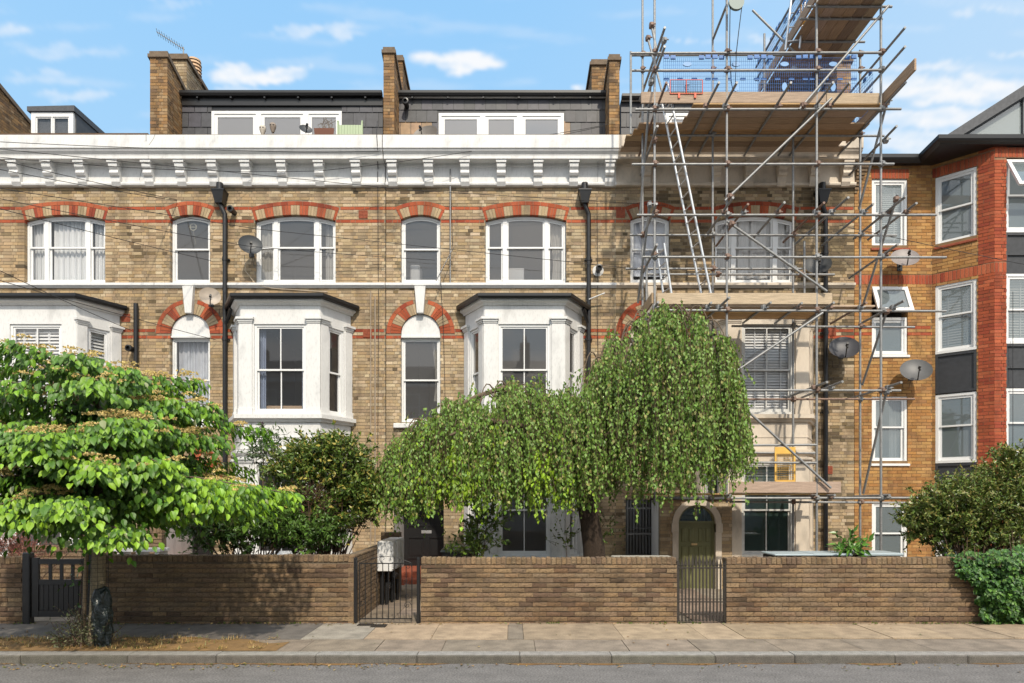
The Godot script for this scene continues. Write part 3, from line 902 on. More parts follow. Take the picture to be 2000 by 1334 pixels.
func house(x0: float, o: Dictionary) -> Node3D:
	var xl: float = o.get("xl", x0 - 3.2)
	var xr: float = o.get("xr", x0 + 2.15)
	var h := thing("terrace_house", Vector3(x0, 0, 0), o.label, "house", "Victorian terrace houses")
	var wm: Material = o.get("render", M.white)
	var fm: Material = o.get("frame", M.frame)
	var xw := x0 + 0.05
	var xn: float = x0 - 2.4
	var narrow: bool = o.get("narrow", true)
	# --- openings
	var Rw := 3.3; var hw := 0.94; var cw := 8.56 - Rw
	var Rn := 1.02; var hn := 0.46; var cn := 8.56 - Rn
	var open := [{"u0": xw - hw, "u1": xw + hw, "v0": 6.9, "v1": cw + sqrt(Rw * Rw - hw * hw)}, {"cx": xw, "cy": cw, "r": Rw, "cap": hw, "vmin": cw + sqrt(Rw * Rw - hw * hw) - 0.01},
		{"u0": x0 - BAYW + 0.1, "u1": x0 + BAYW - 0.1, "v0": -1.0, "v1": 6.28}]
	var aw := asin(hw / Rw); var an := asin(hn / Rn)
	var ring := [{"cx": xw, "cy": cw, "r": Rw + 0.31, "tan": tan(aw), "vmin": cw + Rw * cos(aw) - 0.001}]
	if narrow:
		open += [{"u0": xn - hn, "u1": xn + hn, "v0": 6.9, "v1": cn + sqrt(Rn * Rn - hn * hn)}, {"cx": xn, "cy": cn, "r": Rn, "cap": hn, "vmin": cn + sqrt(Rn * Rn - hn * hn) - 0.01}]
		ring += [{"cx": xn, "cy": cn, "r": Rn + 0.31, "tan": tan(an), "vmin": cn + Rn * cos(an) - 0.001}]
		open += [{"u0": xn - 0.46, "u1": xn + 0.46, "v0": 3.66, "v1": 5.79}, {"cx": xn, "cy": 5.79, "r": 0.46, "vmin": 5.785}]
		ring += [{"cx": xn, "cy": 5.79, "r": 0.80, "vmin": 5.72}]
		if o.get("porch", true):
			open += [{"u0": xn - 0.62, "u1": xn + 0.54, "v0": -1.0, "v1": 2.3}, {"cx": xn - 0.04, "cy": 2.3, "r": 0.58, "vmin": 2.29}]
			ring += [{"cx": xn - 0.04, "cy": 2.3, "r": 0.92, "vmin": 2.3}]
	for k in o.get("open", []): open.append(k)
	# terracotta bands are courses of red brick
	var pal: Callable = func(u: float, v: float) -> String:
		for b in [8.405, 8.708]:
			if absf(v + 0.0325 - b) < 0.0375: return "red"
		for b in [5.715, 5.865]:
			if absf(v + 0.0325 - b) < 0.0375 and absf(u - x0) > BAYW - 0.1 and not (b > 5.8 and u > x0 + 1.0 and not o.get("rband", true)): return "red"
		var d := patch_noise.get_noise_2d(u * 1.3, v * 2.0)
		if o.get("sooty", false): return "soot" if rng.randf() < clampf(0.55 + d * 1.4, 0.0, 1.0) * (1.0 if v > 4.2 else 0.5) * (1.0 if u > x0 - 2.6 else 0.35) else "stock"
		return "soot" if d > 0.2 and rng.randf() < (d - 0.2) * 1.3 else "stock"
	var no_band_rows := 0
	lay(h, Transform3D(), xl, xr, -0.1, 9.22, {"pal": pal, "open": open, "ring": ring, "singles": 210, "odds": 0.11, "mortar": M.mortar, "mortar_name": "wall", "tone": o.get("tone", Color.WHITE)})
	arch(h, xw, cw, Rw, Rw + 0.215, Rw + 0.31, -aw, aw, "RCCCRRRCCCRRRCCCRRRCCCRRRCCCR")
	if narrow:
		arch(h, xn, cn, Rn, Rn + 0.215, Rn + 0.31, -an, an, "RCCCRRRCCRRRCCCR")
		arch(h, xn, 5.79, 0.46, 0.70, 0.80, -PI / 2, PI / 2, "RRRCCCRRRCCCRRRCCCRRRCCCRRR", [[-0.19, 0.19]])
		if o.get("porch", true): arch(h, xn - 0.04, 2.3, 0.58, 0.82, 0.92, -PI / 2, PI / 2, "RRRCCCRRRCCCRRRCCCRRRCCCRRRCCCRRR")
	# --- rooms behind
	var sh := Mb.new()
	sh.box(Vector3(xl, -0.4, -5.2), Vector3(xr, 10.0, -5.0))
	sh.box(Vector3(xl, -0.4, -5.0), Vector3(xl + 0.1, 10.0, -0.26))
	sh.box(Vector3(xr - 0.1, -0.4, -5.0), Vector3(xr, 10.0, -0.26))
	for y in [[-0.4, -0.1], [3.1, 3.4], [6.5, 6.8], [9.3, 9.6]]: sh.box(Vector3(xl + 0.1, y[0], -5.0), Vector3(xr - 0.1, y[1], -0.26))
	sh.box(Vector3(xn + 0.75, -0.1, -5.0), Vector3(xn + 0.85, 9.3, -0.26))
	part("interior", sh, M.room, h)
	# --- second floor windows
	var wo: Dictionary = o.get("wide", {})
	window(h, at(0, 0, -0.1), xw - hw + 0.004, xw + hw - 0.004, 6.965, 8.552, {"rise": 0.135, "lights": [0.0, 0.225, 0.775, 1.0], "rail": 7.83, "mul": 0.095, "frame": fm, "fr": 0.05}.merged(wo, true))
	if narrow:
		window(h, at(0, 0, -0.1), xn - hn + 0.004, xn + hn - 0.004, 6.965, 8.552, {"rise": 0.108, "rail": 7.79, "frame": fm, "fr": 0.05}.merged(o.get("nar", {}), true))
		window(h, at(0, 0, -0.1), xn - hn + 0.004, xn + hn - 0.004, 3.70, 5.71, {"rail": 4.72, "frame": fm, "fr": 0.045}.merged(o.get("nar1", {}), true))
		var l := Mb.new()
		var poly := []
		for k in 21: poly.append(Vector2(xn - 0.452 * cos(PI * k / 20.0), 5.79 + 0.452 * sin(PI * k / 20.0)))
		poly.append(Vector2(xn + 0.452, 5.71)); poly.append(Vector2(xn - 0.452, 5.71))
		l.prism(poly, -0.14, -0.045)
		l.box(Vector3(xn - 0.455, 5.70, -0.14), Vector3(xn + 0.455, 5.745, -0.02))
		part("lunette", l, wm, h)
		var ks := Mb.new()
		ks.hexa([Vector3(xn - 0.075, 6.25, 0.10), Vector3(xn + 0.075, 6.25, 0.10), Vector3(xn + 0.125, 6.86, 0.12), Vector3(xn - 0.125, 6.86, 0.12),
			Vector3(xn - 0.075, 6.25, -0.05), Vector3(xn + 0.075, 6.25, -0.05), Vector3(xn + 0.125, 6.86, -0.05), Vector3(xn - 0.125, 6.86, -0.05)])
		part("keystone", ks, wm, h)
		var sl := Mb.new()
		sl.cbox(Vector3(xn - 0.62, 3.58, -0.14), Vector3(xn + 0.62, 3.69, 0.10), 0.012)
		part("window_sill", sl, wm, h)
	# --- mouldings
	var sc := Mb.new()
	sc.sweep([Vector2(xl, 0.0), Vector2(xr, 0.0)], [Vector2(-0.02, 6.955), Vector2(0.085, 6.95), Vector2(0.085, 6.895), Vector2(0.06, 6.885), Vector2(0.06, 6.87), Vector2(0.035, 6.86), Vector2(0.03, 6.845), Vector2(-0.02, 6.845)])
	part("string_course", sc, wm, h)
	var co := Mb.new()
	co.sweep([Vector2(xl, 0.0), Vector2(xr, 0.0)], [Vector2(-0.25, 10.19), Vector2(0.43, 10.19), Vector2(0.43, 9.90), Vector2(0.40, 9.885), Vector2(0.395, 9.855), Vector2(0.37, 9.83), Vector2(0.335, 9.795), Vector2(0.325, 9.76), Vector2(0.335, 9.755), Vector2(0.335, 9.70), Vector2(0.31, 9.695),
		Vector2(0.075, 9.715), Vector2(0.07, 9.66), Vector2(0.05, 9.64), Vector2(0.05, 9.285), Vector2(0.075, 9.28), Vector2(0.105, 9.265), Vector2(0.115, 9.235), Vector2(0.105, 9.205), Vector2(0.07, 9.19), Vector2(-0.25, 9.19)])
	var cor := part("cornice", co, wm, h)
	var cp := Mb.new()
	cp.col = Color(0.55, 0.42, 0.32) if o.get("brown_coping", false) else Color(2.4, 2.9, 3.4)
	cp.box(Vector3(xl, 10.192, -0.25), Vector3(xr, 10.192 + (0.075 if o.get("brown_coping", false) else 0.012), 0.36 if o.get("brown_coping", false) else 0.42))
	part("coping", cp, M.coping, cor)
	var bm := Mb.new()
	bm.prism([Vector2(0.05, 9.71), Vector2(0.295, 9.712), Vector2(0.295, 9.675), Vector2(0.27, 9.655), Vector2(0.28, 9.60), Vector2(0.27, 9.55), Vector2(0.235, 9.515), Vector2(0.22, 9.51), Vector2(0.22, 9.48), Vector2(0.235, 9.43), Vector2(0.20, 9.385), Vector2(0.155, 9.375), Vector2(0.155, 9.35), Vector2(0.15, 9.26), Vector2(0.10, 9.18), Vector2(0.05, 9.17)], -0.10, 0.10)
	bm.prism([Vector2(0.05, 9.713), Vector2(0.31, 9.711), Vector2(0.31, 9.64), Vector2(0.05, 9.64)], -0.118, 0.118)
	var bmesh := bm.mesh()
	for px in o.get("brackets", []):
		put("bracket", bmesh, wm, Transform3D(Basis(Vector3(0, 0, 1), Vector3(0, 1, 0), Vector3(-1, 0, 0)), Vector3(X(px, 0.2), 0, 0)), h)
	# --- porch and door
	if narrow and o.get("porch", true):
		var pm := Mb.new()
		var a := xn - 0.62; var b := xn + 0.54
		pm.box(Vector3(a - 0.08, -0.1, -1.6), Vector3(a, 3.0, -0.012))
		pm.box(Vector3(b, -0.1, -1.6), Vector3(b + 0.08, 3.0, -0.012))
		pm.box(Vector3(a, 2.93, -1.6), Vector3(b, 3.0, -0.26))
		pm.box(Vector3(a, 2.35, -1.6), Vector3(b, 2.93, -1.48))
		var po := part("porch", pm, wm, h)
		var st := Mb.new()
		st.cbox(Vector3(a + 0.003, -0.06, -1.5), Vector3(b - 0.003, 0.24, 0.02), 0.015)
		st.cbox(Vector3(a - 0.1, -0.06, 0.025), Vector3(b + 0.1, 0.11, 0.36), 0.015)
		part("step", st, M.terracotta, po)
		var d := Mb.new()
		var dw := b - a
		d.box(Vector3(a + 0.01, 0.245, -1.49), Vector3(b - 0.01, 2.345, -1.42))
		var dm: Material = M.black
		var door := part("door", d, dm, h)
		for e in [[a + 0.10, a + dw * 0.5 - 0.04], [a + dw * 0.5 + 0.04, b - 0.10]]:
			for v in [[0.42, 0.98], [1.24, 2.2]]:
				d = Mb.new()
				var w := 0.035
				d.box(Vector3(e[0], v[0], -1.43), Vector3(e[1], v[0] + w, -1.395))
				d.box(Vector3(e[0], v[1] - w, -1.43), Vector3(e[1], v[1], -1.395))
				d.box(Vector3(e[0], v[0] + w, -1.43), Vector3(e[0] + w, v[1] - w, -1.395))
				d.box(Vector3(e[1] - w, v[0] + w, -1.43), Vector3(e[1], v[1] - w, -1.395))
				d.box(Vector3(e[0] + 0.09, v[0] + 0.09, -1.43), Vector3(e[1] - 0.09, v[1] - 0.09, -1.405))
				part("door_panel", d, dm, po)
		d = Mb.new()
		d.cbox(Vector3(a + dw * 0.5 - 0.13, 1.06, -1.425), Vector3(a + dw * 0.5 + 0.13, 1.14, -1.405), 0.004)
		part("letterbox", d, M.alu, po)
	make_bay(h, x0, wm, o.get("bay", {}))
	return h

func slates(parent: Node, x0: float, x1: float, y0: float, y1: float, z: float, w: float, hgt: float, skip: Array, cols: Callable) -> void:
	var i := 0
	var y := y0
	while y < y1 - 0.03:
		var top := minf(y + hgt, y1)
		var x := x0 - (w * 0.5 if i % 2 else 0.0)
		var j := 0
		while x < x1:
			for r in free_of(maxf(x, x0), minf(x + w - 0.012, x1), skip if not (skip.size() and skip[0].size() == 4) else skip.filter(func(k): return y + 0.02 < k[3] and top - 0.02 > k[2])):
				if r[1] - r[0] < 0.04: continue
				var m := Mb.new()
				m.col = vary(cols.call(i, j), 0.22)
				m.hexa([Vector3(r[0], y, z + 0.02 + rng.randf() * 0.004), Vector3(r[1], y, z + 0.02 + rng.randf() * 0.004), Vector3(r[1], top + 0.03, z + 0.004), Vector3(r[0], top + 0.03, z + 0.004),
					Vector3(r[0], y, z + 0.008), Vector3(r[1], y, z + 0.008), Vector3(r[1], top + 0.03, z - 0.002), Vector3(r[0], top + 0.03, z - 0.002)])
				part("slate", m, M.slate, parent)
			x += w
			j += 1
		y += hgt
		i += 1

# the slate-hung top floor set back behind the parapet
func attic(h: Node, xa: float, xb: float, ytop: float, win: Array, light_fascia: bool, cols: Callable, wh: float, ww := 0.26) -> void:
	var z := -0.8
	var c := Mb.new()
	var wv := [10.05, win[2]]
	c.box(Vector3(xa, 9.65, z - 0.15), Vector3(win[0], ytop, z))
	c.box(Vector3(win[1], 9.65, z - 0.15), Vector3(xb, ytop, z))
	c.box(Vector3(win[0], win[2], z - 0.15), Vector3(win[1], ytop, z))
	c.box(Vector3(win[0], 9.65, z - 0.15), Vector3(win[1], wv[0], z))
	c.box(Vector3(xa, ytop - 0.1, z - 5.0), Vector3(xb, ytop, z - 0.15))
	c.box(Vector3(xa, 9.65, z - 4.3), Vector3(xb, ytop - 0.1, z - 4.2))
	var o := part("attic_storey", c, M.black, h)
	slates(o, xa, xb, 9.95, ytop - 0.12, z, ww, wh, [[win[0], win[1], 0.0, win[2]]], cols)
	var m := Mb.new()
	m.box(Vector3(xa, ytop - 0.06, z + 0.03), Vector3(xb, ytop + 0.04, z + 0.06))
	if not light_fascia: m.box(Vector3(xa, ytop - 0.24, z + 0.031), Vector3(xb, ytop - 0.06, z + 0.05))
	part("fascia", m, M.white if light_fascia else M.black, o)
	m = Mb.new()
	m.sweep([Vector2(xa, z + 0.06), Vector2(xb, z + 0.06)], [Vector2(0.0, ytop + 0.06), Vector2(0.0, ytop), Vector2(0.03, ytop - 0.05), Vector2(0.08, ytop - 0.05), Vector2(0.115, ytop), Vector2(0.115, ytop + 0.06)])
	for k in 6: m.box(Vector3(lerpf(xa, xb, (k + 0.5) / 6.0) - 0.02, ytop - 0.1, z + 0.06), Vector3(lerpf(xa, xb, (k + 0.5) / 6.0) + 0.02, ytop - 0.045, z + 0.12))
	part("gutter", m, M.black, o)
	var w := window(o, at(0, 0, z + 0.03), win[0], win[1], wv[0], win[2], {"lights": [0.0, 0.345, 0.655, 1.0] if win.size() < 4 else win[3], "mul": 0.13, "single": true, "stile": 0.075, "fr": 0.07, "rail": 10.1, "glass": M.blankglass})
	for ch in w.get_children():
		w.remove_child(ch)
		ch.name = numbered(o, String(ch.name).split("_")[0])
		o.add_child(ch)

# ---------------------------------------------------------------- leaves and plants
func leaf_mesh(wide := 0.5, fold := 0.25, round_ := false) -> Mesh: # unit leaf: stalk at the origin, tip at y = 1, upper face +z
	var m := Mb.new()
	var w := wide * 0.5
	if round_:
		var L := [Vector3(0, 0, 0), Vector3(-w * 0.8, 0.2, fold * w), Vector3(-w, 0.45, fold * w), Vector3(-w * 0.62, 0.75, fold * w * 0.4 - 0.03), Vector3(0, 1, -0.13)]
		var mid := [Vector3(0, 0, 0), Vector3(0, 0.2, 0), Vector3(0, 0.45, 0.01), Vector3(0, 0.75, -0.03), Vector3(0, 1, -0.13)]
		for s in [1.0, -1.0]:
			for k in 4:
				var a: Vector3 = L[k] * Vector3(s, 1, 1); var b: Vector3 = L[k + 1] * Vector3(s, 1, 1)
				m.tri2(a, b, mid[k + 1], Vector3(0, 0, 1))
				m.tri2(a, mid[k + 1], mid[k], Vector3(0, 0, 1))
	else:
		for s in [1.0, -1.0]: m.tri2(Vector3.ZERO, Vector3(w * s, 0.38, fold * w), Vector3(0, 1, 0), Vector3(0, 0, 1))
	return m.mesh()

func leaf_at(p: Vector3, dir: Vector3, face: Vector3, size: float) -> Transform3D:
	var y := dir.normalized()
	var x := y.cross(face)
	if x.length() < 0.01: x = y.cross(Vector3(0.3, 0.5, 0.8))
	x = x.normalized()
	var z := x.cross(y)
	return Transform3D(Basis(x * size, y * size, z * size), p)

func rdir(up := 0.0) -> Vector3:
	return Vector3(rng.randfn(), rng.randfn() + up, rng.randfn()).normalized()

func prof(tab: Array, x: float) -> float: # piecewise-linear table [[x, y], ...]
	if x <= tab[0][0]: return tab[0][1]
	for i in tab.size() - 1:
		if x <= tab[i + 1][0]: return lerpf(tab[i][1], tab[i + 1][1], (x - tab[i][0]) / (tab[i + 1][0] - tab[i][0]))
	return tab[-1][1]

func weeping_birch() -> void:
	var z0 := 3.4
	var o := thing("weeping_birch", Vector3(X(1172, z0), 0, z0), "weeping birch with a leaning trunk and long hanging curtains of leaves", "tree")
	# outline of the crown, measured in metres at its own distance
	var topx := [[742, 945], [752, 905], [770, 868], [800, 835], [850, 806], [900, 783], [950, 757], [1000, 744], [1050, 752], [1100, 772], [1140, 735], [1170, 692], [1200, 655], [1230, 622], [1280, 604], [1330, 605], [1375, 622], [1405, 668], [1425, 735], [1440, 800], [1446, 850]]
	var botx := [[742, 960], [775, 1002], [815, 1018], [850, 1000], [880, 985], [905, 1000], [950, 1000], [1000, 990], [1060, 985], [1110, 1000], [1150, 965], [1200, 965], [1250, 985], [1300, 985], [1340, 968], [1400, 960], [1430, 935], [1446, 900]]
	var tw := []
	var bw := []
	for k in topx: tw.append([X(k[0], z0), Y(k[1], z0)])
	for k in botx: bw.append([X(k[0], z0), Y(k[1], z0)])
	# trunk and limbs
	var tr := Mb.new()
	var tp := [P(1166, 1110, z0), P(1160, 1070, z0), P(1152, 1020, z0), P(1143, 975, z0), P(1138, 930, z0)]
	tp[0].y = -0.05
	tr.tube(tp, [0.21, 0.20, 0.175, 0.165, 0.15], 14)
	tr.tube([P(1150, 1010, z0) + Vector3(-0.1, 0, 0.1), P(1132, 985, z0) + Vector3(0, 0, 0.2), P(1128, 970, z0) + Vector3(0, 0, 0.22)], [0.07, 0.05, 0.03], 8)
	part("trunk", tr, M.bark, o)
	var f: Vector3 = tp[4]
	var limbs := [
		[f, P(1160, 850, z0), P(1195, 760, z0), P(1240, 670, z0), P(1285, 620, z0), P(1330, 615, z0), P(1375, 640, z0)],
		[f, P(1100, 860, z0 + 0.2), P(1050, 800, z0 + 0.3), P(990, 755, z0 + 0.2), P(930, 775, z0 + 0.1), P(860, 810, z0), P(800, 850, z0)],
		[f, P(1190, 850, z0 - 0.5), P(1260, 770, z0 - 0.8), P(1330, 700, z0 - 0.9), P(1390, 690, z0 - 0.8)],
		[f, P(1180, 860, z0 + 0.6), P(1250, 780, z0 + 1.0), P(1320, 720, z0 + 1.1), P(1380, 740, z0 + 1.0)],
		[f, P(1080, 880, z0 + 0.7), P(1020, 830, z0 + 1.1), P(950, 820, z0 + 1.2), P(880, 850, z0 + 1.0)],
		[f, P(1060, 870, z0 - 0.6), P(980, 810, z0 - 0.9), P(900, 815, z0 - 0.8)]]
	for l in limbs:
		var lm := Mb.new()
		var rad := []
		for k in l.size(): rad.append(lerpf(0.1, 0.022, pow(float(k) / (l.size() - 1), 0.7)))
		lm.tube(l, rad, 8)
		part("limb", lm, M.palebark, o)
	var tips := Mb.new() # bare arching twigs on the top of the crown
	for k in [[1255, 625, 1], [1270, 612, -1], [1300, 606, 1], [1320, 612, 1], [1345, 616, 1], [1210, 672, -1], [1180, 710, -1], [1290, 618, -1], [1360, 630, 1], [1235, 650, -1], [1000, 752, -1], [1020, 750, 1], [985, 760, 1], [960, 765, -1], [840, 822, -1], [820, 828, -1], [870, 815, 1], [1045, 762, 1], [900, 800, -1], [1225, 640, 1]]:
		for q in 3:
			var a := P(k[0] + rng.randf_range(-15, 15), k[1] + rng.randf_range(0, 22), z0 + rng.randf_range(-0.5, 0.6))
			var w := rng.randf_range(0.2, 0.55)
			var u := rng.randf_range(0.06, 0.2)
			var pts := []
			for t in 8:
				var s := t / 7.0
				pts.append(a + Vector3(k[2] * w * s, u * sin(s * PI) * 1.4 - 0.5 * s * s * s * 1.6, rng.randf_range(-0.03, 0.03) + 0.25 * s))
			tips.tube(pts, [0.018, 0.016, 0.014, 0.012, 0.010, 0.008, 0.007, 0.005], 5)
	stuff(part("twig", tips, M.palebark, o))
	# hanging strands
	var ts := []
	var cs := PackedColorArray()
	var tg := Mb.new()
	var sprays := 0
	var clump := FastNoiseLite.new()
	clump.seed = 21
	clump.frequency = 0.5
	while sprays < 520:
		var s := rng.randf()
		var x := X(lerpf(748, 1442, s), z0)
		var ty := prof(tw, x)
		var by := prof(bw, x)
		ty += 0.16 * clump.get_noise_2d(x * 5.0, 3.0) + 0.10 * clump.get_noise_2d(x * 17.0, 8.0)
		by += 0.30 * clump.get_noise_2d(x * 6.0, 30.0)
		var span := ty - by
		# depth of the crown narrows towards its sides
		var dep: float = 1.4 * sqrt(maxf(0.03, 1.0 - pow((x - X(1285, z0)) / 1.5, 2.0))) if x > X(1150, z0) else 1.3 * sqrt(maxf(0.03, 1.0 - pow((X(990, z0) - x) / 2.33, 2.0)))
		var q := rng.randf_range(-1.0, 1.0)
		q = signf(q) * pow(absf(q), 0.6)
		var z := q * dep
		var y0 := by + span * (1.0 - 0.26 * q * q) * (1.0 if rng.randf() < 0.42 else rng.randf_range(0.30, 0.95))
		y0 = maxf(y0, by + 0.45)
		sprays += 1
		var o3 := Vector3(x, y0, z0 + z)
		var cx: float = 2.3 if x > X(1140, z0) else -0.6
		var outd := Vector3(x - cx, 0, z * 1.4 + 0.2).normalized()
		var n := rng.randi_range(4, 11)
		var fresh: float = clampf((1.6 - absf(x + 0.35)) * 1.2, 0.0, 1.0) * clampf((3.25 - y0) * 1.6, 0.0, 1.0) * (1.0 if z > -0.2 else 0.3)
		for k in n:
			var d := outd.rotated(Vector3.UP, rng.randf_range(-0.9, 0.9))
			var reach := rng.randf_range(0.03, 0.30)
			if absf(s - 0.5) > 0.44: reach *= 0.3
			var len := minf(rng.randf_range(0.7, 2.3), y0 - by + rng.randf_range(-0.6, 0.07) + (0.35 if rng.randf() < 0.05 else 0.0))
			if len < 0.25: continue
			var p := o3 + Vector3(rng.randfn() * 0.055, rng.randfn() * 0.08, rng.randfn() * 0.055)
			var side := Vector3(rng.randfn(), 0, rng.randfn()) * 0.05
			var steps := int(len / 0.036)
			var pts := []
			var dens := clump.get_noise_3d(p.x * 2.0, p.y * 1.1, p.z * 2.0)
			for i in steps:
				var t := float(i) / steps
				var c := p + d * reach * (1.0 - exp(-3.2 * t)) + Vector3(0, 0.10 * sin(minf(t * 5.0, PI)) - len * t, 0) + side * t * 3.0 + Vector3(sin(t * 7.0 + k) * 0.018, 0, cos(t * 6.0 + k * 2.0) * 0.018)
				if i % 6 == 0: pts.append(c)
				if rng.randf() < 0.90 - (0.35 if dens < -0.18 else 0.0) :
					var ld := Vector3(rng.randfn() * 0.38, -1.0, rng.randfn() * 0.38)
					var size := rng.randf_range(0.046, 0.080) * (1.18 if fresh > 0.5 else 1.0)
					ts.append(leaf_at(c + Vector3(rng.randfn(), rng.randfn() * 0.5, rng.randfn()) * 0.017, ld, rdir() + d * 0.5 + Vector3(0, 0.4, 0.3), size))
					var g := vary(Color(0.10, 0.205, 0.026), 0.36).lerp(Color(0.225, 0.325, 0.06), rng.randf() * 0.75)
					if rng.randf() < 0.08: g = Color(0.30, 0.29, 0.09)
					if fresh > 0.0 and rng.randf() < fresh: g = vary(Color(0.25, 0.40, 0.02), 0.25)
					cs.append(g)
			if pts.size() > 1: tg.tube(pts, 0.0035, 3, false)
	stuff(part("hanging_twig", tg, M.twig, o))
	scatter("crown", leaf_mesh(0.72, 0.3), M.leaf, ts, cs, o)
	print("birch leaves ", ts.size())

func dogwood() -> void:
	var z0 := 6.95
	var o := thing("street_tree", Vector3(X(186, z0), 0, z0), "small street tree with flat tiers of drooping leaves and tan flower heads", "tree")
	var tx := X(190, z0)
	var tm := Mb.new()
	tm.tube([Vector3(tx - 0.03, -0.05, z0), Vector3(tx, 0.5, z0), Vector3(tx + 0.02, 1.3, z0), Vector3(tx + 0.05, 2.2, z0), Vector3(tx + 0.02, 3.1, z0), Vector3(tx, 3.7, z0)], [0.105, 0.092, 0.082, 0.065, 0.045, 0.02], 12)
	part("trunk", tm, mat(lin(0.36, 0.29, 0.18), 0.9, noise_tex(0.02, 0.5, 1.0, 4, 31), Vector3(4, 1.5, 4), null, Vector3.ONE, noise_tex(0.04, 0.0, 1.0, 4, 20), 1.2), o)
	var leafm := leaf_mesh(0.62, 0.35, true)
	var ts := []
	var cs := PackedColorArray()
	var fs := []
	var fc := PackedColorArray()
	var bm := Mb.new()
	# branches: direction (degrees round the trunk, 0 to the right, 90 towards the street), start height, tip height, length
	var br := []
	var tiers := [[3.56, 1.45, 1.9, 10, 0.06], [3.24, 1.8, 2.1, 13, 0.0], [2.90, 2.2, 2.2, 15, -0.08], [2.52, 2.8, 2.3, 17, -0.26], [2.06, 2.66, 2.2, 16, -0.05]]
	var ti := 0
	for t in tiers:
		for k in int(t[3]):
			var g: float = TAU * (k + rng.randf_range(-0.3, 0.3)) / t[3] + ti * 0.7
			var right: float = (1.0 + cos(g)) * 0.5
			var len: float = lerpf(t[2], t[1], right) * rng.randf_range(0.82, 1.0)
			if absf(sin(g)) > 0.5: len *= 0.80
			var rise: float = t[4] + (0.28 if t[0] > 3.4 and cos(g) < 0.2 else 0.0) - (0.12 * cos(g) if t[0] > 3.4 else 0.0)
			br.append([g, t[0] + rng.randfn() * (0.08 if ti == 0 else 0.13), len, rise + rng.randf_range(-0.10, 0.06), ti])
		ti += 1
	for k in 22: # odd shoots between the tiers
		var g := rng.randf() * TAU
		br.append([g, rng.randf_range(1.95, 2.85), rng.randf_range(0.7, 1.7) * (1.15 if cos(g) > 0 else 1.0), rng.randf_range(-0.3, 0.25), 2])
	for b in br:
		var d := Vector3(cos(b[0]), 0, sin(b[0]))
		var a := Vector3(tx, b[1] - 0.35, z0)
		var pts := []
		for k in 7:
			var s := k / 6.0
			pts.append(a + d * b[2] * s + Vector3(0, 0.35 * sin(minf(s * 2.2, PI / 2)) + b[3] * s - 0.10 * s * s, 0) + Vector3(0, 0, rng.randf_range(-0.02, 0.02)))
		bm.tube(pts, [0.026, 0.022, 0.018, 0.014, 0.011, 0.008, 0.004], 6)
		var side := d.cross(Vector3.UP)
		var n := int(b[2] * 200)
		for k in n:
			var s := pow(rng.randf_range(0.03, 1.0), 0.62)
			var idx := minf(s * 6.0, 5.99)
			var c: Vector3 = pts[int(idx)].lerp(pts[int(idx) + 1], idx - int(idx))
			var spread: float = 0.10 + 0.26 * sin(s * PI * 0.9) * b[2] * 0.6
			var q := rng.randfn() * 0.6
			var p: Vector3 = c + side * q * spread + Vector3(0, rng.randf_range(-0.13, 0.05) - 0.06 * q * q - (0.30 * rng.randf() if s < 0.55 and rng.randf() < 0.22 else 0.0), 0)
			var outd := (d * (0.35 + 0.3 * s) + side * signf(q) * 0.35 + Vector3(rng.randfn() * 0.35, -1.0, rng.randfn() * 0.35))
			var size := rng.randf_range(0.05, 0.125)
			ts.append(leaf_at(p, outd, d * 0.8 + Vector3(0, 0.9, 0.25) + rdir() * 0.45, size))
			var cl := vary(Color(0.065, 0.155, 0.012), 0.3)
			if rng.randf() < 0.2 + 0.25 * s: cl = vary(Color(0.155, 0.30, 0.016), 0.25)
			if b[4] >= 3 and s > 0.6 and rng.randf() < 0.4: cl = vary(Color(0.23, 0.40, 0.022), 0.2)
			if rng.randf() < 0.02: cl = Color(0.28, 0.32, 0.16)
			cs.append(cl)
		if b[4] < 4:
			for k in int(b[2] * (15.0 if b[4] < 3 else 11.0)):
				var s := rng.randf_range(0.25, 0.97)
				if hash_noise.get_noise_2d(s * 70.0 + b[0] * 40.0, b[1] * 90.0) < -0.02: continue
				var idx := minf(s * 6.0, 5.99)
				var c: Vector3 = pts[int(idx)].lerp(pts[int(idx) + 1], idx - int(idx)) + side * rng.randfn() * 0.17 + Vector3(0, 0.03 + rng.randfn() * 0.035, 0)
				# a flat head of small seeds on thin stalks
				for q in 26:
					var r := sqrt(rng.randf()) * 0.095
					var g := rng.randf() * TAU
					var tip := c + Vector3(cos(g) * r, 0.045 - r * 0.25 + rng.randf_range(-0.012, 0.012), sin(g) * r)
					var sz := rng.randf_range(0.010, 0.017)
					fs.append(Transform3D(Basis(rdir(), rng.randf() * 3.0).scaled(Vector3.ONE * sz), tip))
					fc.append(vary(Color(0.60, 0.46, 0.18), 0.3))
	part("branches", bm, M.palebark, o)
	for k in 2600: # filler leaves round the stem, tinted darker for the shade inside the crown
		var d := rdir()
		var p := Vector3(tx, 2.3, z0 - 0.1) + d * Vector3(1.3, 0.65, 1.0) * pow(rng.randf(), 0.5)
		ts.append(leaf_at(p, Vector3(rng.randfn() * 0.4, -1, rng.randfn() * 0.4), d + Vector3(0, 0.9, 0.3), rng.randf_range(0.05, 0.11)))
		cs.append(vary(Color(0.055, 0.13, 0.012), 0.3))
	# the 300 leaves nearest to the street stand alone, the rest are one mass
	var crown := Mb.new()
	crown.cyl(Vector3(tx, 1.6, z0), Vector3(tx, 3.6, z0), 0.02, 0.01, 5)
	var holder := part("crown", crown, M.palebark, o)
	var order := range(ts.size())
	order.sort_custom(func(a, b): return ts[a].origin.z * 1.0 + ts[a].basis.y.length() * 8.0 > ts[b].origin.z * 1.0 + ts[b].basis.y.length() * 8.0)
	var tint := []
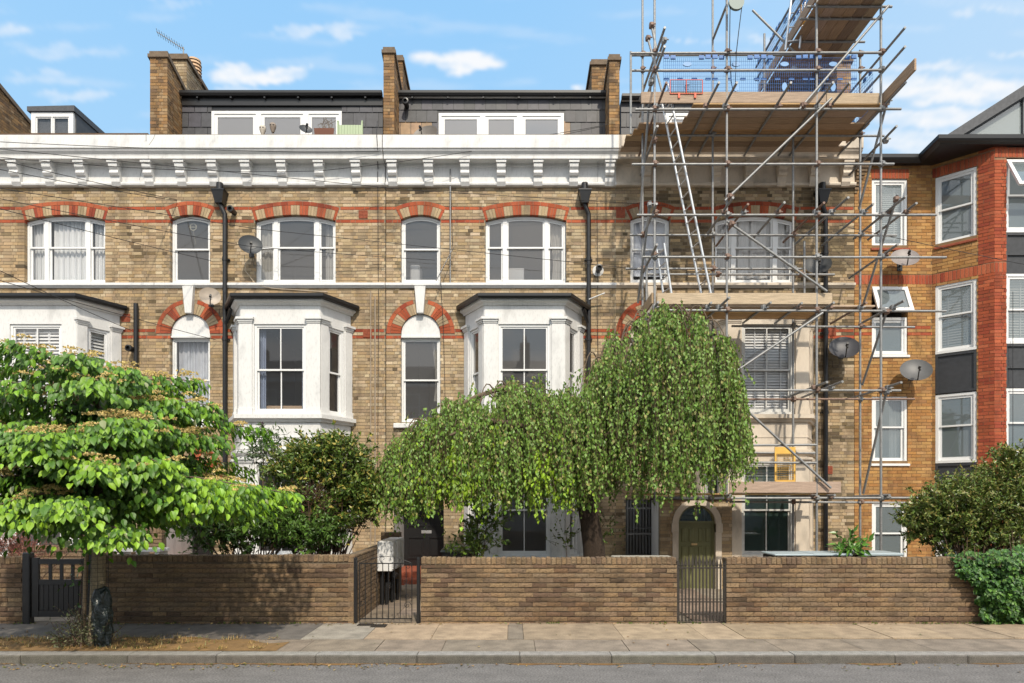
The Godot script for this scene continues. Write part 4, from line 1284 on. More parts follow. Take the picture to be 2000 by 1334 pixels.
	for k in 9:
		var lm := Mb.new()
		lm.col = vary([Color(0.065, 0.155, 0.012), Color(0.155, 0.30, 0.016), Color(0.23, 0.40, 0.022)][k % 3], 0.15)
		var src := leafm.surface_get_arrays(0)
		lm.v = src[Mesh.ARRAY_VERTEX]; lm.n = src[Mesh.ARRAY_NORMAL]
		lm.c.resize(lm.v.size()); lm.c.fill(lm.col)
		tint.append(lm.mesh())
	var rest := []
	var restc := PackedColorArray()
	for i in order.size():
		var id: int = order[i]
		if i < 300 and ts[id].origin.x > X(-5, z0): put("leaf", tint[i % 9], M.leaf, ts[id], holder)
		else:
			rest.append(ts[id]); restc.append(cs[id])
	scatter("foliage", leafm, M.leaf, rest, restc, holder)
	var seed_m := Mb.new()
	seed_m.tri2(Vector3(-1, -0.6, 0), Vector3(1, -0.6, 0), Vector3(0, 1, 0), Vector3(0, 0, 1))
	seed_m.tri2(Vector3(0, -0.6, -1), Vector3(0, -0.6, 1), Vector3(0, 1, 0), Vector3(1, 0, 0))
	scatter("flower_heads", seed_m.mesh(), M.leaf, fs, fc, o)
	print("dogwood leaves ", ts.size())
	# the guard of wire netting with its stake, and the watering bag at the foot
	var gd := thing("tree_guard", Vector3(tx - 0.06, 0, z0), "square wire netting guard round the street tree trunk", "tree guard")
	var wm := Mb.new()
	var gr := 0.155
	for k in 15: 
		var g := TAU * k / 15.0
		wm.cyl(Vector3(tx - 0.03 + cos(g) * gr, 0.15, z0 + sin(g) * gr), Vector3(tx - 0.03 + cos(g) * gr, 1.55, z0 + sin(g) * gr), 0.0022, 0.0022, 4, false)
	for j in 26:
		var y := 0.16 + j * 0.0545
		var ringp := []
		for k in 13: ringp.append(Vector3(tx - 0.03 + cos(TAU * k / 12.0) * gr, y, z0 + sin(TAU * k / 12.0) * gr))
		wm.tube(ringp, 0.0022, 4, false)
	part("wire_netting", wm, M.iron, gd)
	var stake := Mb.new()
	stake.tube([Vector3(tx - 0.21, -0.05, z0 - 0.02), Vector3(tx - 0.17, 0.8, z0 - 0.02), Vector3(tx - 0.14, 1.5, z0 - 0.02)], [0.03, 0.028, 0.026], 8)
	part("stake", stake, mat(lin(0.34, 0.25, 0.16), 0.9), gd)
	var bg := Mb.new()
	var rows := []
	for j in 15:
		var t := j / 14.0
		var row := []
		for k in 22:
			var g := TAU * k / 22.0
			var r := 0.112 * (0.9 + 0.16 * sin(t * PI)) + 0.014 * sin(g * 5.0 + t * 9.0) + 0.012 * sin(g * 3.0 - t * 14.0) + rng.randf_range(-0.003, 0.003)
			if t > 0.8: r *= 1.0 - (t - 0.8) * 0.9 * (1.0 + 0.6 * sin(g * 4.0))
			row.append(Vector3(tx + 0.10 + cos(g) * r, -0.02 + t * 0.76 + 0.02 * sin(g * 2.0) + 0.05 * t * t * sin(g * 3.0 + 1.0), z0 + 0.06 + sin(g) * r * 0.9))
		rows.append(row)
	for j in 14:
		for k in 22:
			var k2 := (k + 1) % 22
			bg.quad2(rows[j][k], rows[j][k2], rows[j + 1][k2], rows[j + 1][k], rows[j][k] - Vector3(tx + 0.1, rows[j][k].y, z0 + 0.06))
	for k in range(1, 21): bg.tri2(rows[14][0], rows[14][k], rows[14][k + 1], Vector3.UP)
	solo("watering_bag", bg, M.bag, Vector3(tx + 0.1, 0, z0 + 0.06), "crumpled dark green plastic watering bag at the foot of the street tree", "bag")

# a shrub: stems that fork into twigs with leaves all along; o: lobes [[centre, radii, count]], colours, leaf size
func shrub(called: String, base: Vector3, label: String, cat: String, lobes: Array, cols: Array, size: float, o := {}) -> Node3D:
	var h := thing(called, base, label, cat)
	var tm := Mb.new()
	var ts := []
	var cs := PackedColorArray()
	var droop: float = o.get("droop", 0.0)
	for l in lobes:
		var c: Vector3 = l[0]
		var r: Vector3 = l[1]
		for k in int(l[2]):
			var d := rdir(0.25)
			var rad := pow(rng.randf(), 0.4)
			if rng.randf() < 0.08: rad = rng.randf_range(1.1, 1.35)
			var p := c + d * r * rad * (0.82 + 0.3 * hash_noise.get_noise_3d(d.x * 60 + c.x * 50, d.y * 60, d.z * 60))
			var st := base + Vector3(rng.randf_range(-0.2, 0.2), 0, rng.randf_range(-0.1, 0.1))
			var tw := rng.randf_range(0.16, 0.34)
			var td := (d * Vector3(1, 0.8, 1) + Vector3(0, 0.5 - droop, 0.1) + rdir() * 0.5).normalized()
			if k % 22 == 0: tm.tube([st, st.lerp(p, 0.5) + Vector3(0, 0.12, 0), p], [0.018, 0.010, 0.004], 5, false)
			tm.tube([p, p + td * tw], [0.004, 0.002], 3, false)
			for q in int(o.get("per", 11)):
				var t := rng.randf()
				var ld := (td * 0.5 + rdir(0.1 - droop)).normalized()
				ts.append(leaf_at(p + td * tw * t, ld, rdir(0.9) + Vector3(0, 0, 0.2), size * rng.randf_range(0.7, 1.25)))
				var cc: Color = cols[rng.randi() % cols.size()]
				if t > 0.8 and o.has("tip") and rng.randf() < float(o.get("tip_odds", 0.5)): cc = o.tip
				cs.append(vary(cc, 0.28))
	stuff(part("stem", tm, M.twig, h))
	scatter("foliage", leaf_mesh(o.get("wide", 0.5), 0.3), o.get("mat", M.gloss), ts, cs, h)
	return h

# ---------------------------------------------------------------- street furniture, scaffold and the rest
func dish(x: float, y: float, z: float, r: float, face: Vector3, col: Color, label: String, wall := true) -> void:
	var o := thing("satellite_dish", Vector3(x, y, 0), label, "satellite dish", "satellite dishes on the house fronts")
	var yax := face.normalized()
	var xax := Vector3.UP.cross(yax).normalized()
	var zax := xax.cross(yax) # points down the dish
	var b := Basis(xax * 1.12, yax, zax)
	var m := Mb.new()
	m.col = col
	m.tr = Transform3D(b, Vector3(x, y, z))
	var d := r * 0.24
	var pr := []
	for k in 9: pr.append(Vector2(r * k / 8.0, d * pow(k / 8.0, 2.0)))
	m.lathe(pr, 28)
	m.lathe([Vector2(r, d), Vector2(r + 0.008, d + 0.004), Vector2(r, d - 0.008)], 28)
	part("reflector", m, M.dish, o)
	m = Mb.new()
	var foot := Vector3(x, y, z) + zax * r * 0.96 + yax * d
	var tip := Vector3(x, y, z) + zax * r * 0.42 + yax * r * 1.05
	m.tube([Vector3(x, y, z) + zax * r * 0.5 - yax * 0.03, foot, tip], 0.012, 6)
	part("feed_arm", m, M.black, o)
	m = Mb.new()
	m.cyl(tip - yax * 0.02, tip + yax * 0.07, 0.032, 0.026, 10)
	m.cyl(tip + yax * 0.02 - zax * 0.0, tip + yax * 0.02 + zax * 0.09, 0.018, 0.018, 8)
	part("receiver", m, M.black, o)
	if not wall: return
	m = Mb.new()
	var s := -1.0 if face.x >= 0 else 1.0
	m.tube([Vector3(x, y, z) - yax * 0.01, Vector3(x, y, z) - yax * 0.09, Vector3(x + s * 0.06, y - 0.02, 0.10), Vector3(x + s * 0.10, y - 0.04, 0.0)], 0.02, 8)
	m.box(Vector3(x + s * 0.10 - 0.06, y - 0.14, 0.0), Vector3(x + s * 0.10 + 0.06, y + 0.06, 0.014))
	m.tube([Vector3(x + s * 0.1, y - 0.1, 0.02), Vector3(x + s * 0.04, y - 0.34, 0.03), Vector3(x - s * 0.1, y - 0.36, 0.04), Vector3(x - s * 0.12, y - 0.2, 0.06)], 0.005, 5)
	part("wall_bracket", m, M.black, o)

func aerial(label: String, base: Vector3, mast_top: Vector3, boom_a: Vector3, boom_b: Vector3, n: int, el: Vector3) -> void:
	var o := thing("television_aerial", base, label, "aerial")
	var m := Mb.new()
	m.cyl(base, mast_top, 0.016, 0.016, 7)
	part("mast", m, M.steel, o)
	m = Mb.new()
	m.cyl(boom_a, boom_b, 0.011, 0.011, 6)
	part("boom", m, M.steel, o)
	for k in n:
		m = Mb.new()
		var p := boom_a.lerp(boom_b, (k + 0.3) / n)
		m.cyl(p - el, p + el, 0.006, 0.006, 5)
		part("element", m, M.steel, o)

func cable(pts: Array, sag: float, label: String, r := 0.0065) -> void:
	var m := Mb.new()
	for i in pts.size() - 1:
		var run := []
		for k in 15:
			var t := k / 14.0
			run.append(pts[i].lerp(pts[i + 1], t) - Vector3(0, sag * 4.0 * t * (1 - t), 0))
		m.tube(run, r, 5)
	solo("overhead_cable", m, M.cable, pts[-1], label, "cable", "overhead telephone cables")

func garden_wall(label: String, xa: float, xb: float, z1: float, top: float, th := 0.215, singles := 296, dirty := 0.0) -> Node3D:
	var o := thing("garden_wall", Vector3((xa + xb) * 0.5, 0, z1), label, "garden wall", "front garden walls")
	var pal := func(u: float, v: float) -> String: return "grim" if rng.randf() < clampf(0.12 + 1.5 * patch_noise.get_noise_2d(u * 0.9 + xa, v * 1.6), 0.0, 0.85) else "old"
	var core := Mb.new()
	core.box(Vector3(xa + 0.006, -0.1, z1 - th + 0.01), Vector3(xb - 0.006, top - 0.105, z1 - 0.022))
	part("core", core, M.oldmortar, o)
	lay(o, Transform3D(Basis(), Vector3(0, 0, z1)), xa, xb, -0.035, top - 0.112, {"pal": pal, "mortar": M.oldmortar, "singles": singles - 60, "odds": 1.0, "stretcher": true, "back": 0.02, "jitter": 0.006, "joint": 0.004, "bed": 0.014, "recess": 0.016, "mat": M.oldbrick})
	# brick on edge along the top
	var x := xa
	var left := 60
	var st := Mb.new()
	while x < xb - 0.03:
		var w := minf(0.07, xb - x)
		var dy := rng.randf_range(-0.006, 0.006)
		var t := Transform3D(Basis(Vector3(0, 0, 1), rng.randf_range(-0.02, 0.02)), Vector3(x + w * 0.5, top - 0.052 + dy, z1 - th * 0.5 + rng.randf_range(-0.004, 0.004)))
		if left > 0 and w > 0.069:
			put("brick", brick_on_edge(rng.randi() % 12, th), M.oldbrick, t, o)
			left -= 1
		else:
			st.col = vary(OLD[rng.randi() % 8], 0.15)
			st.tr = t
			st.cbox(Vector3(-w * 0.5, -0.052, -th * 0.5), Vector3(w * 0.5, 0.052, th * 0.5), 0.008)
		x += 0.078
	if st.v.size(): stuff(part("coping_bricks", st, M.oldbrick, o))
	var cm := Mb.new()
	cm.box(Vector3(xa + 0.01, top - 0.108, z1 - th + 0.014), Vector3(xb - 0.01, top - 0.016, z1 - 0.014))
	part("coping_mortar", cm, M.oldmortar, o)
	return o

func brick_on_edge(k: int, th: float) -> Mesh:
	var key := "edge%d_%.2f" % [k, th]
	if not brick_cache.has(key):
		var m := Mb.new()
		m.col = vary(OLD[k % 8], 0.15)
		m.cbox(Vector3(-0.035, -0.052, -th * 0.5), Vector3(0.035, 0.052, th * 0.5), 0.009)
		for i in m.v.size():
			var p := m.v[i]
			m.v[i] += Vector3(sin(p.y * 61.0 + k) * 0.003, sin(p.x * 57.0 + p.z * 11.0 + k) * 0.003, sin(p.x * 37.0 + p.y * 83.0 + k * 1.7) * 0.003)
		brick_cache[key] = m.mesh()
	return brick_cache[key]

func spiral(m: Mb, c: Vector3, r: float, turns: float, a0: float, dir: float) -> void:
	var pts := []
	for k in 22:
		var t := k / 21.0
		var g := a0 + dir * turns * TAU * t
		pts.append(c + Vector3(cos(g), sin(g), 0) * r * (1.0 - 0.8 * t))
	m.tube(pts, 0.004, 5)

func gates(z: float) -> void:
	# black timber gate with open slats at the top, between posts
	var xa := X(62, z); var xb := X(172, z)
	var g := thing("timber_gate", Vector3((xa + xb) * 0.5, 0, z), "black painted timber gate with three open slats along its top", "gate")
	var m := Mb.new()
	var w := xb - xa
	for e in [[xa, xa + 0.10], [xb - 0.08, xb]]: m.box(Vector3(e[0], 0.10, z - 0.05), Vector3(e[1], 1.02, z))
	m.box(Vector3(xa + 0.1, 0.92, z - 0.048), Vector3(xb - 0.08, 1.0, z - 0.004))
	m.box(Vector3(xa + 0.1, 0.60, z - 0.048), Vector3(xb - 0.08, 0.68, z - 0.004))
	m.box(Vector3(xa + 0.1, 0.10, z - 0.048), Vector3(xb - 0.08, 0.20, z - 0.004))
	part("frame", m, M.black, g)
	for k in 3:
		m = Mb.new()
		var x := lerpf(xa + 0.1, xb - 0.08, (k + 1) / 4.0)
		m.box(Vector3(x - 0.022, 0.681, z - 0.04), Vector3(x + 0.022, 0.919, z - 0.012))
		part("slat", m, M.black, g)
	for k in 9:
		m = Mb.new()
		var x := lerpf(xa + 0.1, xb - 0.08, k / 9.0)
		m.cbox(Vector3(x + 0.002, 0.201, z - 0.035), Vector3(x + (w - 0.18) / 9.0 - 0.002, 0.599, z - 0.014), 0.005)
		part("plank", m, M.black, g)
	for e in [[xa - 0.135, "black timber gate post on the left of the timber gate"], [xb + 0.01, "black timber gate post beside the street tree"]]:
		m = Mb.new()
		m.cbox(Vector3(e[0], -0.05, z - 0.09), Vector3(e[0] + 0.12, 1.10, z + 0.03), 0.012)
		solo("gate_post", m, M.black, Vector3(e[0] + 0.06, 0, z - 0.03), e[1], "gate post")
	# wrought iron gate
	xa = X(697, z); xb = X(806, z)
	g = thing("iron_gate", Vector3((xa + xb) * 0.5, 0, z), "slender black wrought iron gate with scrolls in front of the tiled path", "gate")
	for y in [0.07, 0.93]:
		m = Mb.new()
		m.box(Vector3(xa + 0.03, y - 0.008, z - 0.03), Vector3(xb - 0.01, y + 0.008, z - 0.015))
		part("rail", m, M.black, g)
	for k in 10:
		m = Mb.new()
		var x := lerpf(xa + 0.035, xb - 0.015, k / 9.0)
		m.cyl(Vector3(x, 0.04 if k in [0, 9] else 0.07, z - 0.022), Vector3(x, 0.95 if k in [0, 9] else 0.93, z - 0.022), 0.0065, 0.0065, 6)
		part("bar", m, M.black, g)
	for k in [[0.28, 0.99, 0.055, 0.9, 1.0], [0.46, 1.0, 0.06, 0.9, -1.0], [0.62, 1.0, 0.06, 0.9, 1.0], [0.80, 0.98, 0.05, 0.9, -1.0], [0.90, 0.28, 0.06, 1.3, 1.0], [0.90, 0.42, 0.05, 1.3, -1.0], [0.10, 0.30, 0.05, 1.2, 1.0], [0.92, 0.88, 0.05, 1.2, 1.0], [0.58, 0.60, 0.05, 1.4, -1.0], [0.32, 0.85, 0.045, 1.2, 1.0], [0.68, 0.74, 0.05, 1.3, 1.0], [0.88, 0.65, 0.05, 1.2, -1.0]]:
		m = Mb.new()
		spiral(m, Vector3(lerpf(xa, xb, k[0]), k[1], z - 0.022), k[2], k[3], PI * 1.5 if k[1] > 0.9 else 0.0, k[4])
		part("scroll", m, M.black, g)
	m = Mb.new()
	var ap := []
	for k in 15:
		var s := k / 14.0
		ap.append(Vector3(lerpf(xa + 0.05, xb - 0.03, s), 0.94 + 0.10 * sin(s * PI), z - 0.022))
	m.tube(ap, 0.005, 5)
	part("top_bow", m, M.black, g)
	for e in [[X(691, z), "narrow black iron post at the hinge side of the scrolled gate"], [X(814, z), "broad black iron post against the long wall by the scrolled gate"]]:
		m = Mb.new()
		m.cbox(Vector3(e[0], -0.05, z - 0.07), Vector3(e[0] + 0.045, 1.02, z + 0.012), 0.006)
		solo("gate_post", m, M.black, Vector3(e[0], 0, z), e[1], "gate post")
	# spiked railing gate
	xa = X(1325, z); xb = X(1417, z)
	g = thing("railing_gate", Vector3((xa + xb) * 0.5, 0, z), "rusty dark iron railing gate with spear points before the green door", "gate")
	for y in [[0.14, 0.018], [0.33, 0.016], [0.355 + 0.02, 0.008], [0.86, 0.018], [0.905, 0.01]]:
		m = Mb.new()
		m.box(Vector3(xa, y[0] - y[1] * 0.5, z - 0.05), Vector3(xb, y[0] + y[1] * 0.5, z - 0.02))
		part("rail", m, M.iron, g)
	for k in 14:
		m = Mb.new()
		var x := lerpf(xa + 0.012, xb - 0.012, k / 13.0)
		var t := 1.06 - 0.10 * pow(absf(k - 6.0) / 7.0, 2.0)
		var w0 := 0.0105
		m.box(Vector3(x - w0, 0.03, z - 0.045), Vector3(x + w0, t - 0.16, z - 0.024))
		m.prism([Vector2(x - w0, t - 0.16), Vector2(x - 0.021, t - 0.10), Vector2(x, t + 0.02), Vector2(x + 0.021, t - 0.10), Vector2(x + w0, t - 0.16)], z - 0.041, z - 0.029)
		part("spear", m, M.iron, g)
	for e in [xa - 0.02, xb]:
		m = Mb.new()
		m.box(Vector3(e, -0.05, z - 0.055), Vector3(e + 0.02, 0.97, z - 0.012))
		part("stile", m, M.iron, g)

func soldier(parent: Node, tr: Transform3D, u0: float, u1: float, v: float, h := 0.215, pal := "red") -> void:
	var mm := Mb.new()
	mm.tr = tr
	mm.box(Vector3(u0, v - 0.006, -0.1), Vector3(u1, v + h + 0.006, -0.001))
	part("soldier_mortar", mm, M.redmortar, parent)
	var n := int((u1 - u0) / 0.0755)
	var w := (u1 - u0) / n
	for k in n:
		var id := "sold%d_%.4f_%.3f" % [rng.randi() % 8, w, h]
		if not brick_cache.has(id):
			var m := Mb.new()
			m.col = vary(RED[rng.randi() % 8], 0.12)
			m.cbox(Vector3(-w * 0.5 + 0.005, -h * 0.5, -0.09), Vector3(w * 0.5 - 0.005, h * 0.5, 0.004), 0.004)
			brick_cache[id] = m.mesh()
		put("brick", brick_cache[id], M.brick, tr * at(u0 + w * (k + 0.5), v + h * 0.5, rng.randf_range(0.0, 0.003)), parent)

func apartments() -> void:
	var o := thing("apartment_block", Vector3(9.8, 0, 0), "modern yellow brick flats with angled bay, red brick pier and black eaves", "apartment block")
	var x0 := 7.98
	var rows := [[7.78, 9.39, 8.61], [5.29, 6.89, 6.16], [2.76, 4.35, 3.61], [0.30, 1.87, 1.13]]
	var wx := [X(1703), X(1773)]
	var open := []
	var bands := [5.92, 5.77]
	for r in rows: open.append({"u0": wx[0], "u1": wx[1], "v0": r[0], "v1": r[1]})
	var sold := [{"u0": x0, "u1": 9.79, "v0": 6.925, "v1": 7.16}, {"u0": wx[0] - 0.02, "u1": wx[1] + 0.03, "v0": 9.39, "v1": 9.63}]
	var pal := func(u: float, v: float) -> String:
		for b in bands:
			if absf(v - b) < 0.038 and (u > wx[1] or u < wx[0]): return "red"
		return "yellow"
	lay(o, Transform3D(), x0, 9.79, -0.1, 9.76, {"pal": pal, "open": open, "ring": sold, "singles": 90, "odds": 0.12, "mortar": M.yelmortar, "stretcher": true, "jitter": 0.002})
	soldier(o, Transform3D(), x0, 9.785, 6.935)
	soldier(o, Transform3D(), wx[0] - 0.02, wx[1] + 0.03, 9.40)
	# the splayed side of the bay
	var d := Vector3(1, 0, 1).normalized()
	var sp := Transform3D(Basis(d, Vector3.UP, Vector3(-d.z, 0, d.x)), Vector3(9.785, 0, 0))
	var L := 1.206
	var pu := 0.905 # where the red pier begins
	var so := [{"u0": 0.063, "u1": 0.875, "v0": 5.29, "v1": 6.89}, {"u0": 0.063, "u1": 0.875, "v0": 7.78, "v1": 9.39}, {"u0": 0.063, "u1": 0.875, "v0": 0.3, "v1": 5.28}]
	lay(o, sp, 0, pu, -0.1, 9.76, {"pal": "yellow", "open": so, "ring": [{"u0": 0.0, "u1": pu, "v0": 6.925, "v1": 7.16}, {"u0": 0.0, "u1": pu, "v0": 9.39, "v1": 9.63}], "singles": 30, "odds": 0.2, "mortar": M.yelmortar, "stretcher": true})
	soldier(o, sp, 0.005, L, 6.935)
	soldier(o, sp, 0.005, L, 9.40)
	lay(o, sp, pu, L, -0.1, 9.76, {"pal": "red", "ring": [{"u0": pu, "u1": L, "v0": 6.925, "v1": 7.16}, {"u0": pu, "u1": L, "v0": 9.39, "v1": 9.63}], "singles": 60, "odds": 0.4, "mortar": M.redmortar, "jitter": 0.006, "stretcher": true})
	var fx := 9.785 + L * d.x
	var fz := L * d.z
	var fp := Transform3D(Basis(), Vector3(0, 0, fz))
	lay(o, fp, fx, X(1966, fz), -0.1, 9.76, {"pal": "red", "ring": [{"u0": fx, "u1": 14, "v0": 6.925, "v1": 7.16}, {"u0": fx, "u1": 14, "v0": 9.39, "v1": 9.63}], "singles": 60, "odds": 0.5, "mortar": M.redmortar, "jitter": 0.006})
	soldier(o, fp, fx + 0.002, X(1966, fz), 6.935)
	soldier(o, fp, fx + 0.002, 12.4, 9.47)
	# windows
	var wo := {"fr": 0.06, "stile": 0.055, "glass": M.skyglass}
	for k in 4:
		if k == 1:
			window(o, at(0, 0, -0.03), wx[0] + 0.003, wx[1] - 0.003, 5.293, 6.17, wo.merged({"single": true, "rail": 5.4}))
			var c := Mb.new()
			var t := Transform3D(Basis(Vector3(1, 0, 0), -0.42), Vector3(0, 6.885, 0.0))
			c.tr = t
			var a: float = wx[0] + 0.005
			var b: float = wx[1] - 0.005
			c.box(Vector3(a, -0.70, -0.05), Vector3(b, -0.61, 0.0)); c.box(Vector3(a, -0.09, -0.05), Vector3(b, 0, 0))
			c.box(Vector3(a, -0.61, -0.05), Vector3(a + 0.09, -0.09, 0)); c.box(Vector3(b - 0.09, -0.61, -0.05), Vector3(b, -0.09, 0))
			var cs := part("casement", c, M.frame, o)
			var g := Mb.new()
			g.tr = t
			g.quad(Vector3(a + 0.09, -0.61, -0.025), Vector3(b - 0.09, -0.61, -0.025), Vector3(b - 0.09, -0.09, -0.025), Vector3(a + 0.09, -0.09, -0.025))
			part("pane", g, M.skyglass, cs)
		else: window(o, at(0, 0, -0.03), wx[0] + 0.003, wx[1] - 0.003, rows[k][0] + 0.003, rows[k][1] - 0.003, wo.merged({"rail": rows[k][2], "glass": M.greenglass if k == 3 else M.skyglass}))
		var st := Mb.new()
		st.cbox(Vector3(wx[0] - 0.03, rows[k][0] - 0.06, -0.05), Vector3(wx[1] + 0.04, rows[k][0] - 0.002, 0.035), 0.008)
		part("sill", st, M.terracotta if k == 0 else M.frame, o)
		window(o, sp * at(0, 0, -0.02), 0.066, 0.872, rows[k][0] + 0.003, rows[k][1] - 0.003, wo.merged({"rail": rows[k][2]}))
	var st2 := Mb.new()
	st2.tr = sp
	st2.cbox(Vector3(0.04, 7.72, -0.05), Vector3(0.89, 7.778, 0.03), 0.008)
	part("sill", st2, M.terracotta, o)
	for v in [[4.37, 5.275], [1.89, 2.745]]:
		var m := Mb.new()
		m.tr = sp
		m.box(Vector3(0.066, v[0], -0.08), Vector3(0.872, v[1], -0.03))
		for e in [[0.066, v[0], 0.12, v[1]], [0.818, v[0], 0.872, v[1]], [0.12, v[0], 0.818, v[0] + 0.05], [0.12, v[1] - 0.05, 0.818, v[1]]]: m.box(Vector3(e[0], e[1], -0.035), Vector3(e[2], e[3], 0.0))
		part("panel", m, M.panel, o)
	# front of the bay: white windows between black panels, running out of the picture
	var xa := X(1966, fz)
	var rz := fz - 0.05
	var fr := [[7.83, 9.45, 8.66], [5.37, 6.92, 6.13], [2.86, 4.38, 3.62], [0.3, 1.95, 1.1]]
	for k in 4:
		window(o, at(0, 0, rz), xa + 0.003, xa + 1.3, fr[k][0], fr[k][1], wo.merged({"rail": fr[k][2]}))
	var cas := Mb.new()
	var ct := Transform3D(Basis(Vector3(1, 0, 0), -0.5), Vector3(0, 9.44, rz + 0.02))
	cas.tr = ct
	cas.box(Vector3(xa + 0.02, -0.82, -0.05), Vector3(xa + 1.28, -0.73, 0)); cas.box(Vector3(xa + 0.02, -0.09, -0.05), Vector3(xa + 1.28, 0, 0))
	cas.box(Vector3(xa + 0.02, -0.73, -0.05), Vector3(xa + 0.10, -0.09, 0)); cas.box(Vector3(xa + 1.2, -0.73, -0.05), Vector3(xa + 1.28, -0.09, 0))
	var cc := part("casement", cas, M.frame, o)
	var cg := Mb.new()
	cg.tr = ct
	cg.quad(Vector3(xa + 0.1, -0.73, -0.025), Vector3(xa + 1.2, -0.73, -0.025), Vector3(xa + 1.2, -0.09, -0.025), Vector3(xa + 0.1, -0.09, -0.025))
	part("pane", cg, M.skyglass, cc)
	for v in [[6.925, 7.82], [4.39, 5.36], [1.96, 2.85]]:
		var m := Mb.new()
		m.box(Vector3(xa, v[0], rz - 0.1), Vector3(xa + 1.3, v[1], rz - 0.03))
		m.box(Vector3(xa, v[0], rz - 0.03), Vector3(xa + 0.05, v[1], rz + 0.01))
		for y in [v[0], lerpf(v[0], v[1], 0.45), v[1] - 0.05]: m.box(Vector3(xa + 0.05, y, rz - 0.03), Vector3(xa + 1.3, y + 0.05, rz + 0.008))
		part("panel", m, M.panel, o)
	var xe := xa + 1.303 # beyond the picture the front goes on: another pier, then yellow brick
	lay(o, fp, xe, xe + 0.34, -0.1, 9.76, {"pal": "red", "ring": [{"u0": xe, "u1": xe + 1, "v0": 6.925, "v1": 7.16}, {"u0": xe, "u1": xe + 1, "v0": 9.39, "v1": 9.76}], "mortar": M.redmortar, "jitter": 0.006})
	soldier(o, fp, xe + 0.002, xe + 0.34, 6.935)
	var open2 := []
	for r in rows: open2.append({"u0": 14.3, "u1": 15.3, "v0": r[0], "v1": r[1]})
	lay(o, fp, xe + 0.342, 16.8, -0.1, 9.76, {"pal": "yellow", "open": open2, "ring": [{"u0": 12.4, "u1": 17.0, "v0": 6.925, "v1": 7.16}], "mortar": M.yelmortar, "stretcher": true})
	soldier(o, fp, xe + 0.344, 16.8, 6.935)
	for r in rows: window(o, at(0, 0, fz - 0.03), 14.303, 15.297, r[0] + 0.003, r[1] - 0.003, wo.merged({"rail": r[2]}))
	var sh := Mb.new() # rooms behind
	sh.box(Vector3(x0, -0.3, -5.2), Vector3(16.8, 9.8, -5.0)); sh.box(Vector3(16.7, -0.3, -5.0), Vector3(16.8, 9.8, fz - 0.26))
	sh.box(Vector3(x0, -0.3, -5.0), Vector3(x0 + 0.1, 9.8, -0.26))
	sh.box(Vector3(9.9, -0.3, -5.0), Vector3(10.0, 9.8, -0.4))
	for y in [-0.3, 2.2, 4.8, 7.3, 9.75]: sh.box(Vector3(x0 + 0.1, y, -5.0), Vector3(16.7, y + 0.15, -0.26))
	part("interior", sh, M.room, o)
	# eaves, gutter and roof
	var ev := [Vector2(7.93, 0.15), Vector2(9.44, 0.15), Vector2(9.37, 0.98), Vector2(16.9, 0.98)]
	var m := Mb.new()
	m.sweep(ev, [Vector2(-0.05, 9.69), Vector2(0.0, 9.69), Vector2(0.03, 9.72), Vector2(0.06, 9.74), Vector2(0.09, 9.78), Vector2(0.09, 9.86), Vector2(0.075, 9.86), Vector2(-0.05, 9.90)])
	part("gutter", m, M.black, o)
	m = Mb.new()
	m.box(Vector3(7.93, 9.70, -0.3), Vector3(9.44, 9.73, 0.12)); m.box(Vector3(9.442, 9.702, -0.3), Vector3(16.9, 9.732, 0.95))
	part("soffit", m, M.black, o)
	m = Mb.new()
	m.quad2(Vector3(7.93, 9.88, 0.18), Vector3(9.5, 9.88, 0.18), Vector3(9.5, 11.0, -3.8), Vector3(7.93, 11.0, -3.8), Vector3(0, 1, 0))
	part("roof", m, M.lead, o)
	var gz := 0.95
	var ga := P(1837, 272, gz); var gb := P(2160, 64, gz); var gc := P(2160, 90, gz); var gd := P(1872, 269, gz)
	m = Mb.new()
	m.prism([Vector2(ga.x, ga.y), Vector2(gd.x, gd.y), Vector2(gc.x, gc.y), Vector2(gb.x, gb.y)], gz - 0.25, gz + 0.06)
	m.quad2(Vector3(ga.x, ga.y, gz), Vector3(gb.x, gb.y, gz), Vector3(gb.x, gb.y, -4.5), Vector3(ga.x, ga.y, -4.5), Vector3(-0.5, 1, 0))
	var ge := Vector3(gb.x * 2.0 - ga.x, ga.y, gz)
	m.prism([Vector2(gb.x, gb.y), Vector2(gc.x, gc.y), Vector2(ge.x - 0.3, gd.y), Vector2(ge.x, ge.y)], gz - 0.25, gz + 0.06)
	m.quad2(gb, ge, Vector3(ge.x, ge.y, -4.5), Vector3(gb.x, gb.y, -4.5), Vector3(0.5, 1, 0))
	part("gable_roof", m, M.lead, o)
	var t0 := P(1880, 265, gz - 0.1); var t1 := P(2158, 92, gz - 0.1); var t2 := P(2430, 265, gz - 0.1)
	m = Mb.new()
	for e in [[t0, t1, 0.05], [t0, t2, 0.05], [t1, t2, 0.05]]: m.cyl(e[0], e[1], 0.035, 0.035, 6)
	m.box(P(1994, 265, gz - 0.12), Vector3(X(2004, gz), Y(190, gz), gz - 0.06))
	part("skylight_frame", m, M.lead, o)
	m = Mb.new()
	m.sheet([Vector2(t0.x, t0.y), Vector2(t2.x, t2.y), Vector2(t1.x, t1.y)], gz - 0.11)
	part("gable_pane", m, glass(0.75, lin(0.30, 0.34, 0.34)), o)
	m = Mb.new()
	m.cyl(Vector3(X(1977, fz), 6.5, fz + 0.02), Vector3(X(1977, fz), 0.2, fz + 0.02), 0.006, 0.006, 5)
	part("cable", m, M.cable, o)

